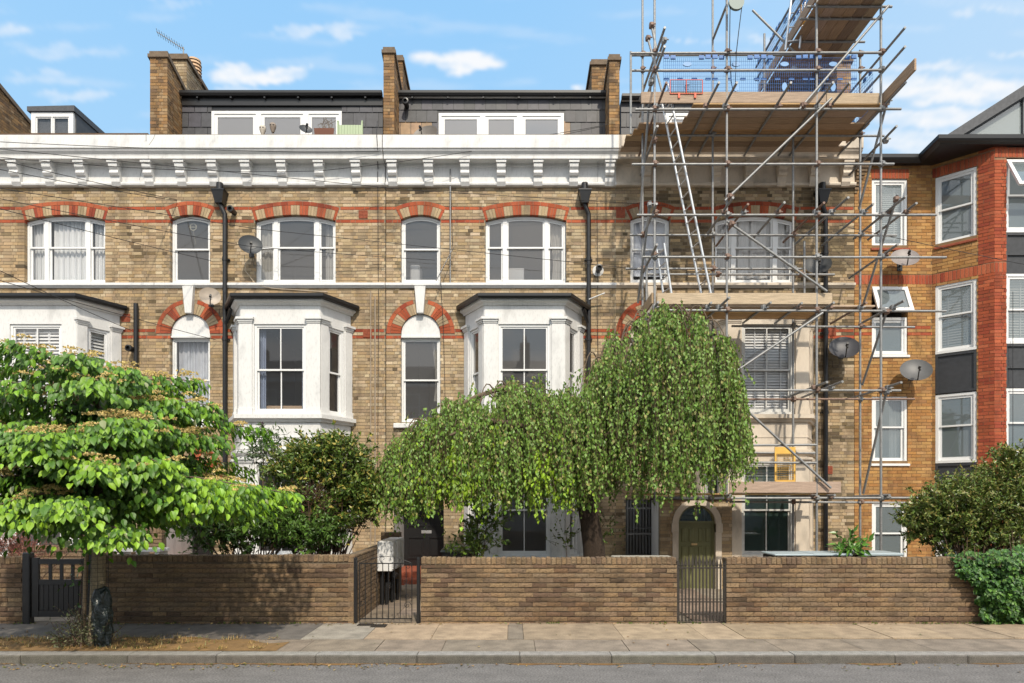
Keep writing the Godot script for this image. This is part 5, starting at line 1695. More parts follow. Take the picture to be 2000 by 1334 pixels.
func scaffold() -> void:
	var zo := 2.25
	var zi := 1.2
	var o := thing("scaffold", Vector3(5.0, 0, 1.7), "tube and board scaffold with four lifts wrapped in front of the right hand house", "scaffold")
	var um := Mb.new()
	um.cyl(Vector3(0, 0, 0), Vector3(0, 1, 0), 0.0242, 0.0242, 10)
	var unit := um.mesh()
	var cm := Mb.new()
	cm.cbox(Vector3(-0.046, -0.055, -0.046), Vector3(0.046, 0.055, 0.05), 0.015)
	cm.cyl(Vector3(0.03, 0.0, 0.055), Vector3(0.075, 0.0, 0.055), 0.014, 0.014, 6)
	cm.cbox(Vector3(-0.03, -0.035, 0.035), Vector3(0.035, 0.035, 0.075), 0.01)
	var coup := cm.mesh()
	var tube := func(called: String, a: Vector3, b: Vector3, rusty := false) -> void:
		var d := b - a
		var y := d.normalized()
		var x := y.cross(Vector3(0.3, 0.4, 0.86)).normalized()
		put(called, unit, M.rust if rusty else M.steel, Transform3D(Basis(x, d, x.cross(y)), a), o)
	var joint := func(p: Vector3) -> void:
		put("coupler", coup, M.rust if rng.randf() < 0.6 else M.steel, Transform3D(Basis(Vector3.UP, rng.randf_range(-0.4, 0.4)), p), o)
	var outer := [X(1278.5, zo), X(1419.5, zo), X(1595, zo), X(1720.5, zo)]
	var inner := [X(1255, zi), X(1392, zi), X(1549, zi), X(1680, zi)]
	var tops := [13.2, 13.2, 13.2, 13.2]
	var itops := [13.0, 13.0, 10.0, 11.6]
	for k in 4:
		var foot := 1.86 if k < 2 else -0.02
		tube.call("standard", Vector3(outer[k], foot, zo), Vector3(outer[k], tops[k], zo))
		tube.call("standard", Vector3(inner[k], foot, zi), Vector3(inner[k], itops[k], zi))
	tube.call("standard", P(1232, 262, zi + 0.3), P(1232, 101, zi + 0.3))
	tube.call("standard", P(1493, 200, zi - 0.5), P(1493, 66, zi - 0.5))
	tube.call("standard", P(1263, 640, zi + 0.4), P(1263, 500, zi + 0.4))
	tube.call("standard", P(1571, 574, zi), P(1571, 471, zi))
	# ledgers: picture height and ends, row
	var led := [[214, 1241, 1760, zo, false], [321, 1234, 1746, zo, false], [420, 1244, 1829, zo, false], [502, 1255, 1848, zo, false], [606, 1290, 1848, zo, false], [762, 1425, 1759, zo, false], [870, 1425, 1594, zo, false], [903, 1430, 1594, zo, false], [973, 1417, 1846, zo, false],
		[264, 1270, 1727, zi, false], [459, 1230, 1751, zi, false], [525, 1222, 1567, zi, false], [637, 1429, 1786, zi, false], [780, 1438, 1786, zi, true], [884, 1430, 1592, zi, false], [980, 1425, 1778, zi, false], [536, 1264, 1630, zi + 0.35, false]]
	for l in led:
		tube.call("ledger", P(l[1], l[0], l[3] + 0.052), P(l[2], l[0] + rng.randf_range(-1.5, 2.5), l[3] + 0.052), l[4])
		for x in (outer if l[3] == zo else inner):
			var px: float = 1000.0 + x * F / (CZ - l[3])
			if px > l[1] and px < l[2]: joint.call(Vector3(x, Y(l[0], l[3]), l[3] + 0.02))
	for l in [[103, 1232, 1722, zo], [137, 1280, 1722, zo], [107, 1232, 1600, zi], [137, 1232, 1500, zi]]:
		tube.call("guard_rail", P(l[1], l[0] + 1, l[3] + 0.05), P(l[2], l[0], l[3] + 0.05))
		for x in (outer if l[3] == zo else inner): joint.call(Vector3(x, Y(l[0], l[3]), l[3] + 0.02))
	# transoms run straight out from the house
	var tra := []
	for x in [2.90, 3.86, 4.24, 5.30, 6.08, 6.33, 7.44]: tra.append([x, 9.775, 0.22, 3.02])
	for x in [2.86, 4.22, 4.62, 5.30, 6.05, 6.36, 7.0, 7.52, 7.86]: tra.append([x, 7.66, rng.randf_range(0.4, 1.0), rng.randf_range(2.6, 2.95)])
	for x in [2.85, 3.90, 4.12, 5.02, 5.72, 6.34, 6.95, 7.60]: tra.append([x, 5.76, rng.randf_range(0.95, 1.1), rng.randf_range(2.5, 2.9)])
	for x in [4.36, 6.02, 6.36, 7.50]: tra.append([x, 4.16, rng.randf_range(0.5, 1.0), rng.randf_range(2.5, 2.85)])
	for x in [4.3, 6.0, 6.35, 7.46]: tra.append([x, 1.99, 1.0, rng.randf_range(2.45, 2.7)])
	for x in [2.84, 7.46]: for y in [6.82, 9.1]: tra.append([x, y, 0.8, 2.75])
	for t in tra:
		tube.call("transom", Vector3(t[0], t[1], t[2]), Vector3(t[0] + rng.randf_range(-0.05, 0.05), t[1] + 0.02, t[3]), rng.randf() < 0.18)
		joint.call(Vector3(t[0], t[1] - 0.01, zo + 0.03))
	for t in [[2.86, 10.86], [2.86, 10.5], [7.42, 10.86], [7.42, 10.5]]: tube.call("guard_rail", Vector3(t[0], t[1], -0.3 if t[0] > 5 else 0.6), Vector3(t[0] + 0.04, t[1] + 0.02, 2.95))
	# diagonal braces
	for b in [[1416, 392, 1624, 192, zo + 0.09, zo + 0.09], [1561, 214, 1736, 11, zo + 0.1, zo + 0.1], [1420, 432, 1615, 569, zo + 0.09, zo + 0.09], [1429, 731, 1607, 611, zo + 0.09, zo + 0.09], [1425, 770, 1623, 953, zo + 0.09, zo + 0.09],
		[1272, 150, 1250, 420, zo, zi], [1270, 392, 1246, 592, zo, zi], [1753, 380, 1687, 592, zo + 0.3, zi], [1734, 602, 1684, 752, zo + 0.05, zi], [1735, 190, 1678, 408, zo + 0.05, zi], [1733, 757, 1686, 964, zo + 0.05, zi],
		[1264, 70, 1300, 205, zi, zi + 0.6], [1272, 48, 1283, 100, zo, zo], [1298, 76, 1268, 160, zo, zi], [1560, 110, 1470, 20, zi, zi - 0.2] ]:
		tube.call("brace", P(b[0], b[1], b[4]), P(b[2], b[3], b[5]))
		joint.call(P(b[0], b[1], b[4]).lerp(P(b[2], b[3], b[5]), 0.04))
	tube.call("brace", P(1420, 8, zo), P(1393, 76, zi))
	# decks: boards along the front
	var wood := [Color(0.60, 0.42, 0.27), Color(0.50, 0.34, 0.22), Color(0.62, 0.47, 0.34), Color(0.56, 0.42, 0.30), Color(0.78, 0.49, 0.22), Color(0.46, 0.32, 0.22)]
	var board := func(called: String, a: Vector3, b: Vector3, mt: Material, ci := -1) -> void:
		var m := Mb.new()
		m.col = vary(wood[rng.randi() % 6] if ci < 0 else wood[ci], 0.24)
		m.cbox(a, b, 0.006)
		part(called, m, mt, o)
	for k in 8:
		var z := 0.42 + k * 0.232
		var xa: float = [2.42, 2.47, 2.5, 2.62, 2.66, 3.55, 3.6, 3.62][k] + rng.randf_range(-0.03, 0.03)
		board.call("scaffold_board", Vector3(xa, 9.80 + 0.002 * k, z), Vector3(7.35 + rng.randf_range(-0.25, 0.3), 9.838 + 0.002 * k, z + 0.222), M.boardx, [3, 1, 0, 4, 0, 1, 3, 4][k])
	for k in 4: board.call("scaffold_board", Vector3([3.1, 2.95, 3.25, 2.86][k], 5.785, 1.28 + k * 0.24), Vector3([6.35, 6.4, 6.3, 7.28][k], 5.822, 1.28 + k * 0.24 + 0.225), M.boardx, [4, 4, 4, 2][k])
	for k in 4: board.call("scaffold_board", Vector3([2.6, 2.5, 2.55, 2.6][k], 2.015, 1.28 + k * 0.24), Vector3([6.45, 6.3, 6.4, 6.45][k], 2.052, 1.28 + k * 0.24 + 0.225), M.boardx, [3, 0, 3, 4][k])
	board.call("toe_board", Vector3(X(1252, zo), 9.845, zo - 0.02), Vector3(X(1613, zo), 10.07, zo + 0.02), M.boardx, 2)
	board.call("toe_board", Vector3(X(1614, zo), 9.83, zo - 0.02), Vector3(X(1717, zo), 10.045, zo + 0.02), M.boardx, 3)
	board.call("toe_board", Vector3(X(1283, zo), 5.825, zo - 0.02), Vector3(X(1625, zo), 6.05, zo + 0.02), M.boardx, 2)
	board.call("toe_board", Vector3(X(1425, zo), 2.055, zo - 0.02), Vector3(X(1642, zo), 2.28, zo + 0.02), M.boardx, 3)
	board.call("toe_board", Vector3(7.43, 9.85, 0.7), Vector3(7.47, 10.075, 3.3), M.boardz, 0)
	board.call("toe_board", Vector3(2.78, 5.83, 1.2), Vector3(2.82, 6.05, 2.3), M.boardz, 1)
	# the upper run back over the roof, boards along z
	for k in 6: board.call("scaffold_board", Vector3(6.08 + k * 0.222, 11.81, -0.8), Vector3(6.08 + k * 0.222 + 0.214, 11.848, 2.75), M.boardz, [0, 3, 1, 0, 5, 3][k])
	board.call("toe_board", Vector3(6.03, 11.86, -0.8), Vector3(6.07, 12.08, 2.6), M.boardz, 0)
	for z in [2.25, 1.9, 1.2, -0.3]: tube.call("transom", Vector3(5.9, 11.78, z), Vector3(7.6, 11.78, z))
	for y in [12.3, 12.62]: tube.call("guard_rail", Vector3(6.04, y, -1.0), Vector3(6.04, y, 2.6))
	# blue mesh guards on the top lift and along the upper run
	var guard := func(a: Vector3, b: Vector3, h: float) -> void:
		var m := Mb.new()
		var n := 24
		for k in n + 1:
			var p := a.lerp(b, float(k) / n)
			m.cyl(p, p + Vector3(0, h, 0), 0.0035, 0.0035, 4, false)
		for k in 11:
			var y := h * k / 10.0
			m.cyl(a + Vector3(0, y, 0), b + Vector3(0, y, 0), 0.0035, 0.0035, 4, false)
		part("mesh_guard", m, M.meshblue, o)
		var side := (b - a).normalized()
		var nrm := side.cross(Vector3.UP) * -1.0
		for q in [[0.5, 0.82, 0.075, 0.045], [0.5, 0.2, 0.045, 0.09]]:
			var pl := Mb.new()
			var c := a.lerp(b, q[0]) + Vector3(0, h * q[1], 0)
			pl.tr = Transform3D(Basis(side, Vector3.UP, side.cross(Vector3.UP)), c)
			var poly := []
			for k in 14: poly.append(Vector2(cos(TAU * k / 14.0) * q[2] * 1.15, sin(TAU * k / 14.0) * q[3]))
			pl.prism(poly, -0.012, 0.012)
			part("guard_plate", pl, M.plateblue, o)
		for q in [[0.06, 1.0], [0.94, 1.0], [0.06, 0.42], [0.35, 0.42], [0.65, 0.42], [0.94, 0.42], [0.2, 0.98], [0.8, 0.98]]:
			var hk := Mb.new()
			var c := a.lerp(b, q[0]) + Vector3(0, h * q[1], 0)
			hk.tr = Transform3D(Basis(side, Vector3.UP, side.cross(Vector3.UP)), c)
			hk.box(Vector3(-0.05, -0.02, -0.012), Vector3(0.05, 0.055 if q[1] > 0.9 else 0.02, 0.012))
			part("guard_clip", hk, M.meshblue, o)
	for k in 4: guard.call(Vector3(X(1297, zo) + k * 0.975, 10.05, zo - 0.045), Vector3(X(1297, zo) + k * 0.975 + 0.95, 10.05, zo - 0.045), 0.74)
	for k in 3: guard.call(Vector3(X(1480, zi) + k * 0.7, 10.05, zi - 0.6), Vector3(X(1480, zi) + k * 0.7 + 0.68, 10.05, zi - 0.6), 0.74)
	for k in 3: guard.call(Vector3(6.045, 11.9, -0.9 + k * 1.15), Vector3(6.045, 11.9, 0.2 + k * 1.15), 0.76)
	guard.call(Vector3(7.40, 10.0, 0.3), Vector3(7.40, 10.0, 1.9), 0.72)
	# things that rest on the scaffold
	var ladder := func(a: Vector3, b: Vector3, wide: Vector3, label: String) -> void:
		var l := thing("ladder", a, label, "ladder", "ladders on the scaffold")
		for s in [0.0, 1.0]:
			var m := Mb.new()
			m.cyl(a + wide * s, b + wide * s, 0.026, 0.024, 8)
			part("stile", m, M.alu, l)
		var n := int((b - a).length() / 0.26)
		for k in n:
			var m := Mb.new()
			var p := a.lerp(b, (k + 0.6) / n)
			m.cyl(p, p + wide, 0.014, 0.014, 7)
			part("rung", m, M.alu, l)
	ladder.call(P(1374, 596, 1.75), P(1290, 186, 1.75), Vector3(0.06, 0, 0.40), "long aluminium ladder leaning between the middle and the top deck")
	ladder.call(P(1308, 660, 1.7), P(1283, 488, 1.7), Vector3(0.07, 0, 0.36), "short aluminium ladder coming down behind the birch top")
	ladder.call(P(1534, 98, 1.3), P(1550, -40, 1.3), Vector3(0.28, 0, 0.06), "aluminium ladder up to the highest scaffold run")
	# yellow gates
	var yg := func(c: Vector3, w: float, h: float, ux: Vector3, label: String) -> void:
		var g := thing("ladder_gate", c, label, "safety gate", "yellow scaffold gates")
		var m := Mb.new()
		m.tr = Transform3D(Basis(ux, Vector3.UP, ux.cross(Vector3.UP)), c)
		m.box(Vector3(0, 0, -0.012), Vector3(0.035, h, 0.012)); m.box(Vector3(w - 0.035, 0, -0.012), Vector3(w, h, 0.012))
		m.box(Vector3(0.035, 0, -0.012), Vector3(w - 0.035, 0.035, 0.012)); m.box(Vector3(0.035, h - 0.14, -0.012), Vector3(w - 0.035, h, 0.012))
		part("frame", m, M.yellow, g)
		m = Mb.new()
		m.tr = Transform3D(Basis(ux, Vector3.UP, ux.cross(Vector3.UP)), c)
		for k in 9: m.cyl(Vector3(lerpf(0.035, w - 0.035, (k + 0.5) / 9.0), 0.035, 0), Vector3(lerpf(0.035, w - 0.035, (k + 0.5) / 9.0), h - 0.14, 0), 0.0035, 0.0035, 4, false)
		for k in 12: m.cyl(Vector3(0.035, lerpf(0.035, h - 0.14, (k + 0.5) / 12.0), 0), Vector3(w - 0.035, lerpf(0.035, h - 0.14, (k + 0.5) / 12.0), 0), 0.0035, 0.0035, 4, false)
		part("mesh", m, M.yellow, g)
	yg.call(P(1513, 941, 1.75), 0.42, 0.72, Vector3(1, 0, 0.05).normalized(), "yellow steel mesh gate standing on the lowest scaffold boards")
	yg.call(P(1563, 52, 1.55), 0.75, 0.95, Vector3(0.35, 0, 0.94).normalized(), "yellow gate at the head of the ladder on the highest run")
	# gin wheel with its rope
	var c := P(1438, 5, zo + 0.25)
	var gw := thing("pulley_wheel", c, "grey gin wheel pulley with a rope at the top of a standard", "pulley")
	var m := Mb.new()
	m.tr = Transform3D(Basis(Vector3(1, 0, 0), Vector3(0, 0, 1), Vector3(0, -1, 0)), c)
	m.lathe([Vector2(0.0, -0.03), Vector2(0.15, -0.03), Vector2(0.13, 0.0), Vector2(0.15, 0.03), Vector2(0.0, 0.03)], 20)
	part("wheel", m, mat(lin(0.20, 0.25, 0.23), 0.5), gw)
	m = Mb.new()
	m.tube([c + Vector3(-0.19, 0.25, -0.2), c + Vector3(0, 0.25, 0), c], 0.016, 6)
	part("hanger", m, M.steel, gw)
	m = Mb.new()
	m.tube([P(1449, 12, zo + 0.25), P(1443, 60, zo + 0.2), P(1438, 104, zo + 0.1), P(1436, 175, zo - 0.2)], 0.009, 6)
	m.tube([P(1426, 10, zo + 0.25), P(1425, 90, zo + 0.15), P(1428, 160, zo - 0.1), P(1432, 178, zo - 0.2)], 0.009, 6)
	part("rope", m, M.cable, gw)
	# red and orange mesh pad hung on the guards
	var rp := thing("warning_guard", P(1340, 185, zo + 0.05), "small orange edged mesh pad hung on the blue scaffold guard", "mesh guard")
	m = Mb.new()
	var pa := P(1309, 183, zo + 0.03); var pb := P(1372, 156, zo + 0.03)
	for e in [[pa, Vector3(pb.x, pa.y, pa.z)], [Vector3(pa.x, pb.y, pa.z), pb], [pa, Vector3(pa.x, pb.y, pa.z)], [Vector3(pb.x, pa.y, pa.z), pb], [(pa + Vector3(pb.x, pa.y, pa.z)) * 0.5, (pb + Vector3(pa.x, pb.y, pa.z)) * 0.5]]: m.cyl(e[0], e[1], 0.009, 0.009, 5)
	for k in 2: m.box(Vector3(lerpf(pa.x, pb.x, 0.27 + 0.5 * k) - 0.02, pa.y - 0.09, pa.z - 0.01), Vector3(lerpf(pa.x, pb.x, 0.27 + 0.5 * k) + 0.02, pa.y + 0.01, pa.z + 0.02))
	part("edge", m, M.orange, rp)
	m = Mb.new()
	for k in 20: m.cyl(Vector3(lerpf(pa.x, pb.x, k / 19.0), pa.y, pa.z), Vector3(lerpf(pa.x, pb.x, k / 19.0), pb.y, pa.z), 0.003, 0.003, 4, false)
	for k in 7: m.cyl(Vector3(pa.x, lerpf(pa.y, pb.y, k / 6.0), pa.z), Vector3(pb.x, lerpf(pa.y, pb.y, k / 6.0), pa.z), 0.003, 0.003, 4, false)
	part("netting", m, M.cable, rp)

func ground_and_road() -> void:
	var m := Mb.new()
	m.quad(Vector3(-400, -0.16, 400), Vector3(400, -0.16, 400), Vector3(400, -0.16, -400), Vector3(-400, -0.16, -400))
	struct("ground", m, M.soil)
	m = Mb.new()
	m.quad(Vector3(-120, -0.105, 15.2), Vector3(120, -0.105, 15.2), Vector3(120, -0.105, 7.2), Vector3(-120, -0.105, 7.2))
	struct("road", m, M.asphalt)
	m = Mb.new() # grit and dust lying along the gutter
	m.col = Color(0.95, 0.86, 0.72)
	var px0 := -15.6
	var w0 := 0.1
	while px0 < 15.6:
		var w1 := clampf(0.06 + 0.2 * patch_noise.get_noise_2d(px0 * 1.4, 60.0) + 0.05 * patch_noise.get_noise_2d(px0 * 6.0, 20.0), 0.012, 0.3)
		m.quad(Vector3(px0, -0.101, 7.44 + w0), Vector3(px0 + 0.12, -0.101, 7.44 + w1), Vector3(px0 + 0.12, -0.101, 7.42), Vector3(px0, -0.101, 7.42))
		w0 = w1
		px0 += 0.12
	struct("gutter_grit", m, M.dry)
	m = Mb.new()
	m.box(Vector3(-60, -0.155, 15.2), Vector3(60, 0.0, 18.5))
	struct("far_pavement", m, M.paving)
	m = Mb.new()
	m.col = Color(0.44, 0.37, 0.29)
	m.box(Vector3(-20, -0.15, -0.2), Vector3(20, -0.03, 5.2))
	struct("garden_ground", m, M.paving)
	# near pavement: a bed of mortar with slabs
	var pv := Mb.new()
	pv.col = Color(0.27, 0.22, 0.165)
	pv.box(Vector3(-20, -0.15, 5.0), Vector3(20, -0.014, 7.23))
	var pave := struct("pavement", pv, M.paving)
	var slab := func(xa: float, xb: float, za: float, zb: float, c: Color, sk := 0.0) -> void:
		var s := Mb.new()
		s.col = c
		var y := rng.randf_range(-0.003, 0.003)
		s.hexa([Vector3(xa + sk, -0.05, zb), Vector3(xb + sk, -0.05, zb), Vector3(xb + sk, y, zb), Vector3(xa + sk, y, zb), Vector3(xa, -0.05, za), Vector3(xb, -0.05, za), Vector3(xb, y, za), Vector3(xa, y, za)])
		part("paving_slab", s, M.paving, pave)
	var sand := [Color(0.52, 0.395, 0.265), Color(0.48, 0.365, 0.245), Color(0.55, 0.42, 0.285), Color(0.45, 0.345, 0.24)]
	var greys := [Color(0.36, 0.295, 0.23), Color(0.33, 0.275, 0.215), Color(0.39, 0.315, 0.24)]
	var xs := [-16.0, -14.2, -12.6, -11.0, -9.4, -8.1, -6.9, -5.6, -4.35, -3.45, -2.92, -2.05, -1.12, -0.06, 0.16, 1.55, 2.7, 3.25, 4.6, 5.3, 6.15, 7.0, 8.3, 9.6, 11.2, 12.4, 14.0, 15.5, 17.0]
	for k in xs.size() - 1:
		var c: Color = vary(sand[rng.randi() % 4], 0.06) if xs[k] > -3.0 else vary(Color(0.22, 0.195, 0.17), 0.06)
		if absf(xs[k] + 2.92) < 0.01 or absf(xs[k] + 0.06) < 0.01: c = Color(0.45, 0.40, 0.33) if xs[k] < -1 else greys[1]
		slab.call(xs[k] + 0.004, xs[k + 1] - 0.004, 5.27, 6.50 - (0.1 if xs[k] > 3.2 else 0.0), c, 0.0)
	xs = [-3.6, -2.7, -1.75, -0.9, 0.3, 1.5, 2.4, 3.45, 4.5, 5.4, 6.5, 7.45, 8.6, 9.7, 10.8, 12.0, 13.2, 14.5, 16.0]
	for k in xs.size() - 1: slab.call(xs[k] + 0.005, xs[k + 1] - 0.005, 6.512, 7.225, vary(greys[rng.randi() % 3], 0.06), 0.0)
	var kb := Mb.new()
	kb.box(Vector3(-20, -0.16, 7.26), Vector3(20, -0.03, 7.43))
	kb.col = Color(0.2, 0.18, 0.16)
	var kerb := struct("kerb", kb, M.granite)
	var x := -15.5
	while x < 15.5:
		var w := rng.randf_range(0.85, 1.35)
		var s := Mb.new()
		s.col = vary(Color(0.24, 0.22, 0.185), 0.12)
		var kz := 7.46 + rng.randf_range(-0.004, 0.004)
		var ky := rng.randf_range(-0.003, 0.003)
		s.cbox(Vector3(x + 0.002, -0.15, 7.235), Vector3(x + w - 0.002, ky, kz), 0.013)
		s.col = vary(Color(0.56, 0.53, 0.49), 0.06) # the top is worn pale by feet
		s.cbox(Vector3(x + 0.004, ky - 0.01, 7.24), Vector3(x + w - 0.004, ky + 0.002, kz - 0.016), 0.003)
		part("kerbstone", s, M.granite, kerb)
		x += w
	# worn verge round the tree: dry soil, then grass blades
	var vg := Mb.new()
	var n := 60
	var grid := []
	for i in n + 1:
		var row := []
		for j in 9:
			var px := lerpf(-9.8, -3.0, float(i) / n)
			var pz := lerpf(6.42 + 0.08 * sin(i * 0.9) + 0.3 * smoothstep(-4.3, -3.0, px), 7.232, j / 8.0)
			var edge := minf(minf(j, 8 - j) / 2.0, minf(1.0, (n - i) / 8.0))
			row.append(Vector3(px, 0.004 + 0.035 * clampf(edge, 0, 1) * (0.6 + patch_noise.get_noise_2d(px * 9.0, pz * 9.0)), pz))
		grid.append(row)
	for i in n:
		for j in 8: vg.quad(grid[i][j + 1], grid[i + 1][j + 1], grid[i + 1][j], grid[i][j])
	struct("verge", vg, M.dry)
	var gm := Mb.new()
	gm.tri2(Vector3(-0.06, 0, 0), Vector3(0.06, 0, 0), Vector3(0.02, 1, 0.25), Vector3(0, 0, 1))
	var ts := []
	var cs := PackedColorArray()
	for k in 9000:
		var px := rng.randf_range(-9.8, -3.2)
		var pz := rng.randf_range(6.4, 7.23)
		var d := patch_noise.get_noise_2d(px * 5.0 + 90.0, pz * 7.0)
		if d < -0.05 + 0.3 * smoothstep(-5.0, -3.4, px): continue
		ts.append(Transform3D(Basis(Vector3.UP, rng.randf() * TAU) * Basis(Vector3(1, 0, 0), rng.randf_range(0.2, 1.45)) * Basis.from_scale(Vector3(0.075, rng.randf_range(0.03, 0.085), 0.06)), Vector3(px, 0.02, pz)))
		cs.append(vary(Color(0.42, 0.28, 0.10) if rng.randf() < 0.74 else Color(0.16, 0.19, 0.05), 0.25))
	var gr := scatter("dry_grass", gm.mesh(), M.leaf, ts, cs, self)
	tag(gr, "dry yellow grass on the trodden verge along the kerb", "grass")
	# fallen leaves and grit along the foot of the walls and the kerb
	ts = []
	cs = PackedColorArray()
	for k in 900:
		var px := rng.randf_range(-9.5, 9.5) if rng.randf() < 0.5 else rng.randf_range(-8.0, -1.0)
		var q := rng.randf()
		var p := Vector3(px, 0.006, 5.33 + absf(rng.randfn()) * 0.06)
		if q > 0.45: p = Vector3(px, -0.098, 7.49 + absf(rng.randfn()) * 0.14)
		elif q > 0.36: p = Vector3(px, 0.006, rng.randf_range(5.4, 7.2))
		ts.append(leaf_at(p, Vector3(rng.randfn(), 0.15, rng.randfn()), Vector3(rng.randfn() * 0.3, 1, rng.randfn() * 0.3), rng.randf_range(0.02, 0.055)))
		cs.append(vary([Color(0.30, 0.19, 0.08), Color(0.22, 0.13, 0.06), Color(0.36, 0.26, 0.10), Color(0.14, 0.15, 0.05)][rng.randi() % 4], 0.25))
	for k in 700: # moss and tufts in the joints along the foot of the walls
		var px := rng.randf_range(-9.0, 9.0)
		if patch_noise.get_noise_2d(px * 1.7, 5.0) < 0.12: continue
		ts.append(leaf_at(Vector3(px, 0.0, 5.31 + absf(rng.randfn()) * 0.02), Vector3(rng.randfn() * 0.5, 1.0, 0.5), Vector3(0, 0.3, 1), rng.randf_range(0.015, 0.05)))
		cs.append(vary(Color(0.10, 0.14, 0.03), 0.3))
	tag(scatter("leaf_litter", leaf_mesh(0.7, 0.4), M.leaf, ts, cs, self), "dry fallen leaves along the walls and in the road gutter", "leaf litter")

func opposite_side() -> void: # seen only in the window panes
	for k in 3:
		var xc: float = [-11.0, 0.5, 12.0][k]
		var h := thing("opposite_house", Vector3(xc, 0, 27), ["brick houses across the street to the left, seen in the panes", "brick houses straight across the street, seen in the panes", "brick houses across the street to the right, seen in the panes"][k], "house", "houses across the street")
		var m := Mb.new()
		m.col = Color(0.6, 0.55, 0.5)
		m.box(Vector3(xc - 5.7, -0.1, 27), Vector3(xc + 5.7, 9.3, 33))
		part("wall", m, M.brick, h)
		m = Mb.new()
		m.hexa([Vector3(xc - 5.75, 9.3, 26.8), Vector3(xc + 5.75, 9.3, 26.8), Vector3(xc + 5.75, 10.9, 30), Vector3(xc - 5.75, 10.9, 30), Vector3(xc - 5.75, 9.3, 33.2), Vector3(xc + 5.75, 9.3, 33.2), Vector3(xc + 5.75, 10.91, 30.1), Vector3(xc - 5.75, 10.91, 30.1)])
		part("roof", m, M.lead, h)
		for s in [-5.5, 0.0]:
			m = Mb.new()
			m.box(Vector3(xc + s, 9.5, 28), Vector3(xc + s + 0.6, 11.6, 30.5))
			for q in 3: m.cyl(Vector3(xc + s + 0.3, 11.6, 28.4 + q * 0.7), Vector3(xc + s + 0.3, 12.1, 28.4 + q * 0.7), 0.14, 0.11, 10)
			part("chimney", m, M.coping, h)
		for i in 4:
			for y in [1.0, 4.0, 6.9]:
				m = Mb.new()
				var x := xc - 4.4 + i * 2.8
				for e in [[x, y, x + 0.08, y + 1.7], [x + 1.1, y, x + 1.18, y + 1.7], [x + 0.08, y, x + 1.1, y + 0.08], [x + 0.08, y + 1.62, x + 1.1, y + 1.7], [x + 0.08, y + 0.8, x + 1.1, y + 0.88]]: m.box(Vector3(e[0], e[1], 26.93), Vector3(e[2], e[3], 26.999))
				part("window_frame", m, M.frame, h)
		m = Mb.new()
		m.box(Vector3(xc - 5.7, 9.0, 26.7), Vector3(xc + 5.7, 9.25, 26.99))
		part("cornice", m, M.white, h)

func _ready() -> void:
	rng.seed = 20240611
	hash_noise.seed = 3
	hash_noise.frequency = 0.03
	patch_noise.seed = 17
	patch_noise.frequency = 0.55
	patch_noise.fractal_octaves = 4
	# --- camera: level, facing the terrace squarely, the lens shifted upwards
	var cam := Camera3D.new()
	cam.name = "camera"
	cam.projection = Camera3D.PROJECTION_FRUSTUM
	cam.near = 0.1
	cam.far = 900.0
	cam.size = 0.1 * 1334.0 / F
	cam.frustum_offset = Vector2(0.0, 0.1 * (975.0 - 667.0) / F)
	add_child(cam)
	cam.position = Vector3(0, EYE, CZ)
	# --- sky, sun, exposure
	var env := Environment.new()
	env.background_mode = Environment.BG_SKY
	env.sky = Sky.new()
	var pano := PanoramaSkyMaterial.new()
	var el := deg_to_rad(45.0)
	var az := deg_to_rad(12.0)
	var to_sun := Vector3(sin(az) * cos(el), sin(el), cos(az) * cos(el))
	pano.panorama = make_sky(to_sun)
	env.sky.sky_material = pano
	env.background_energy_multiplier = 1.0
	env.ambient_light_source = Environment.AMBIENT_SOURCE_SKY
	env.tonemap_mode = Environment.TONE_MAPPER_LINEAR
	env.tonemap_exposure = 2.0
	env.sdfgi_enabled = true
	env.ssao_enabled = true
	env.ssil_enabled = true
	var we := WorldEnvironment.new()
	we.environment = env
	add_child(we)
	var sun := DirectionalLight3D.new()
	sun.name = "sun"
	sun.light_energy = 0.64
	sun.light_color = Color(1.0, 0.955, 0.88)
	sun.light_angular_distance = 1.4
	sun.shadow_enabled = true
	add_child(sun)
	sun.look_at_from_position(to_sun * 50.0, Vector3.ZERO)
	make_materials()
	ground_and_road()
	houses()
	apartments()
	opposite_side()
	gardens()
	scaffold()
	fittings()
	dogwood()
	weeping_birch()
	shrubs()
	wires()

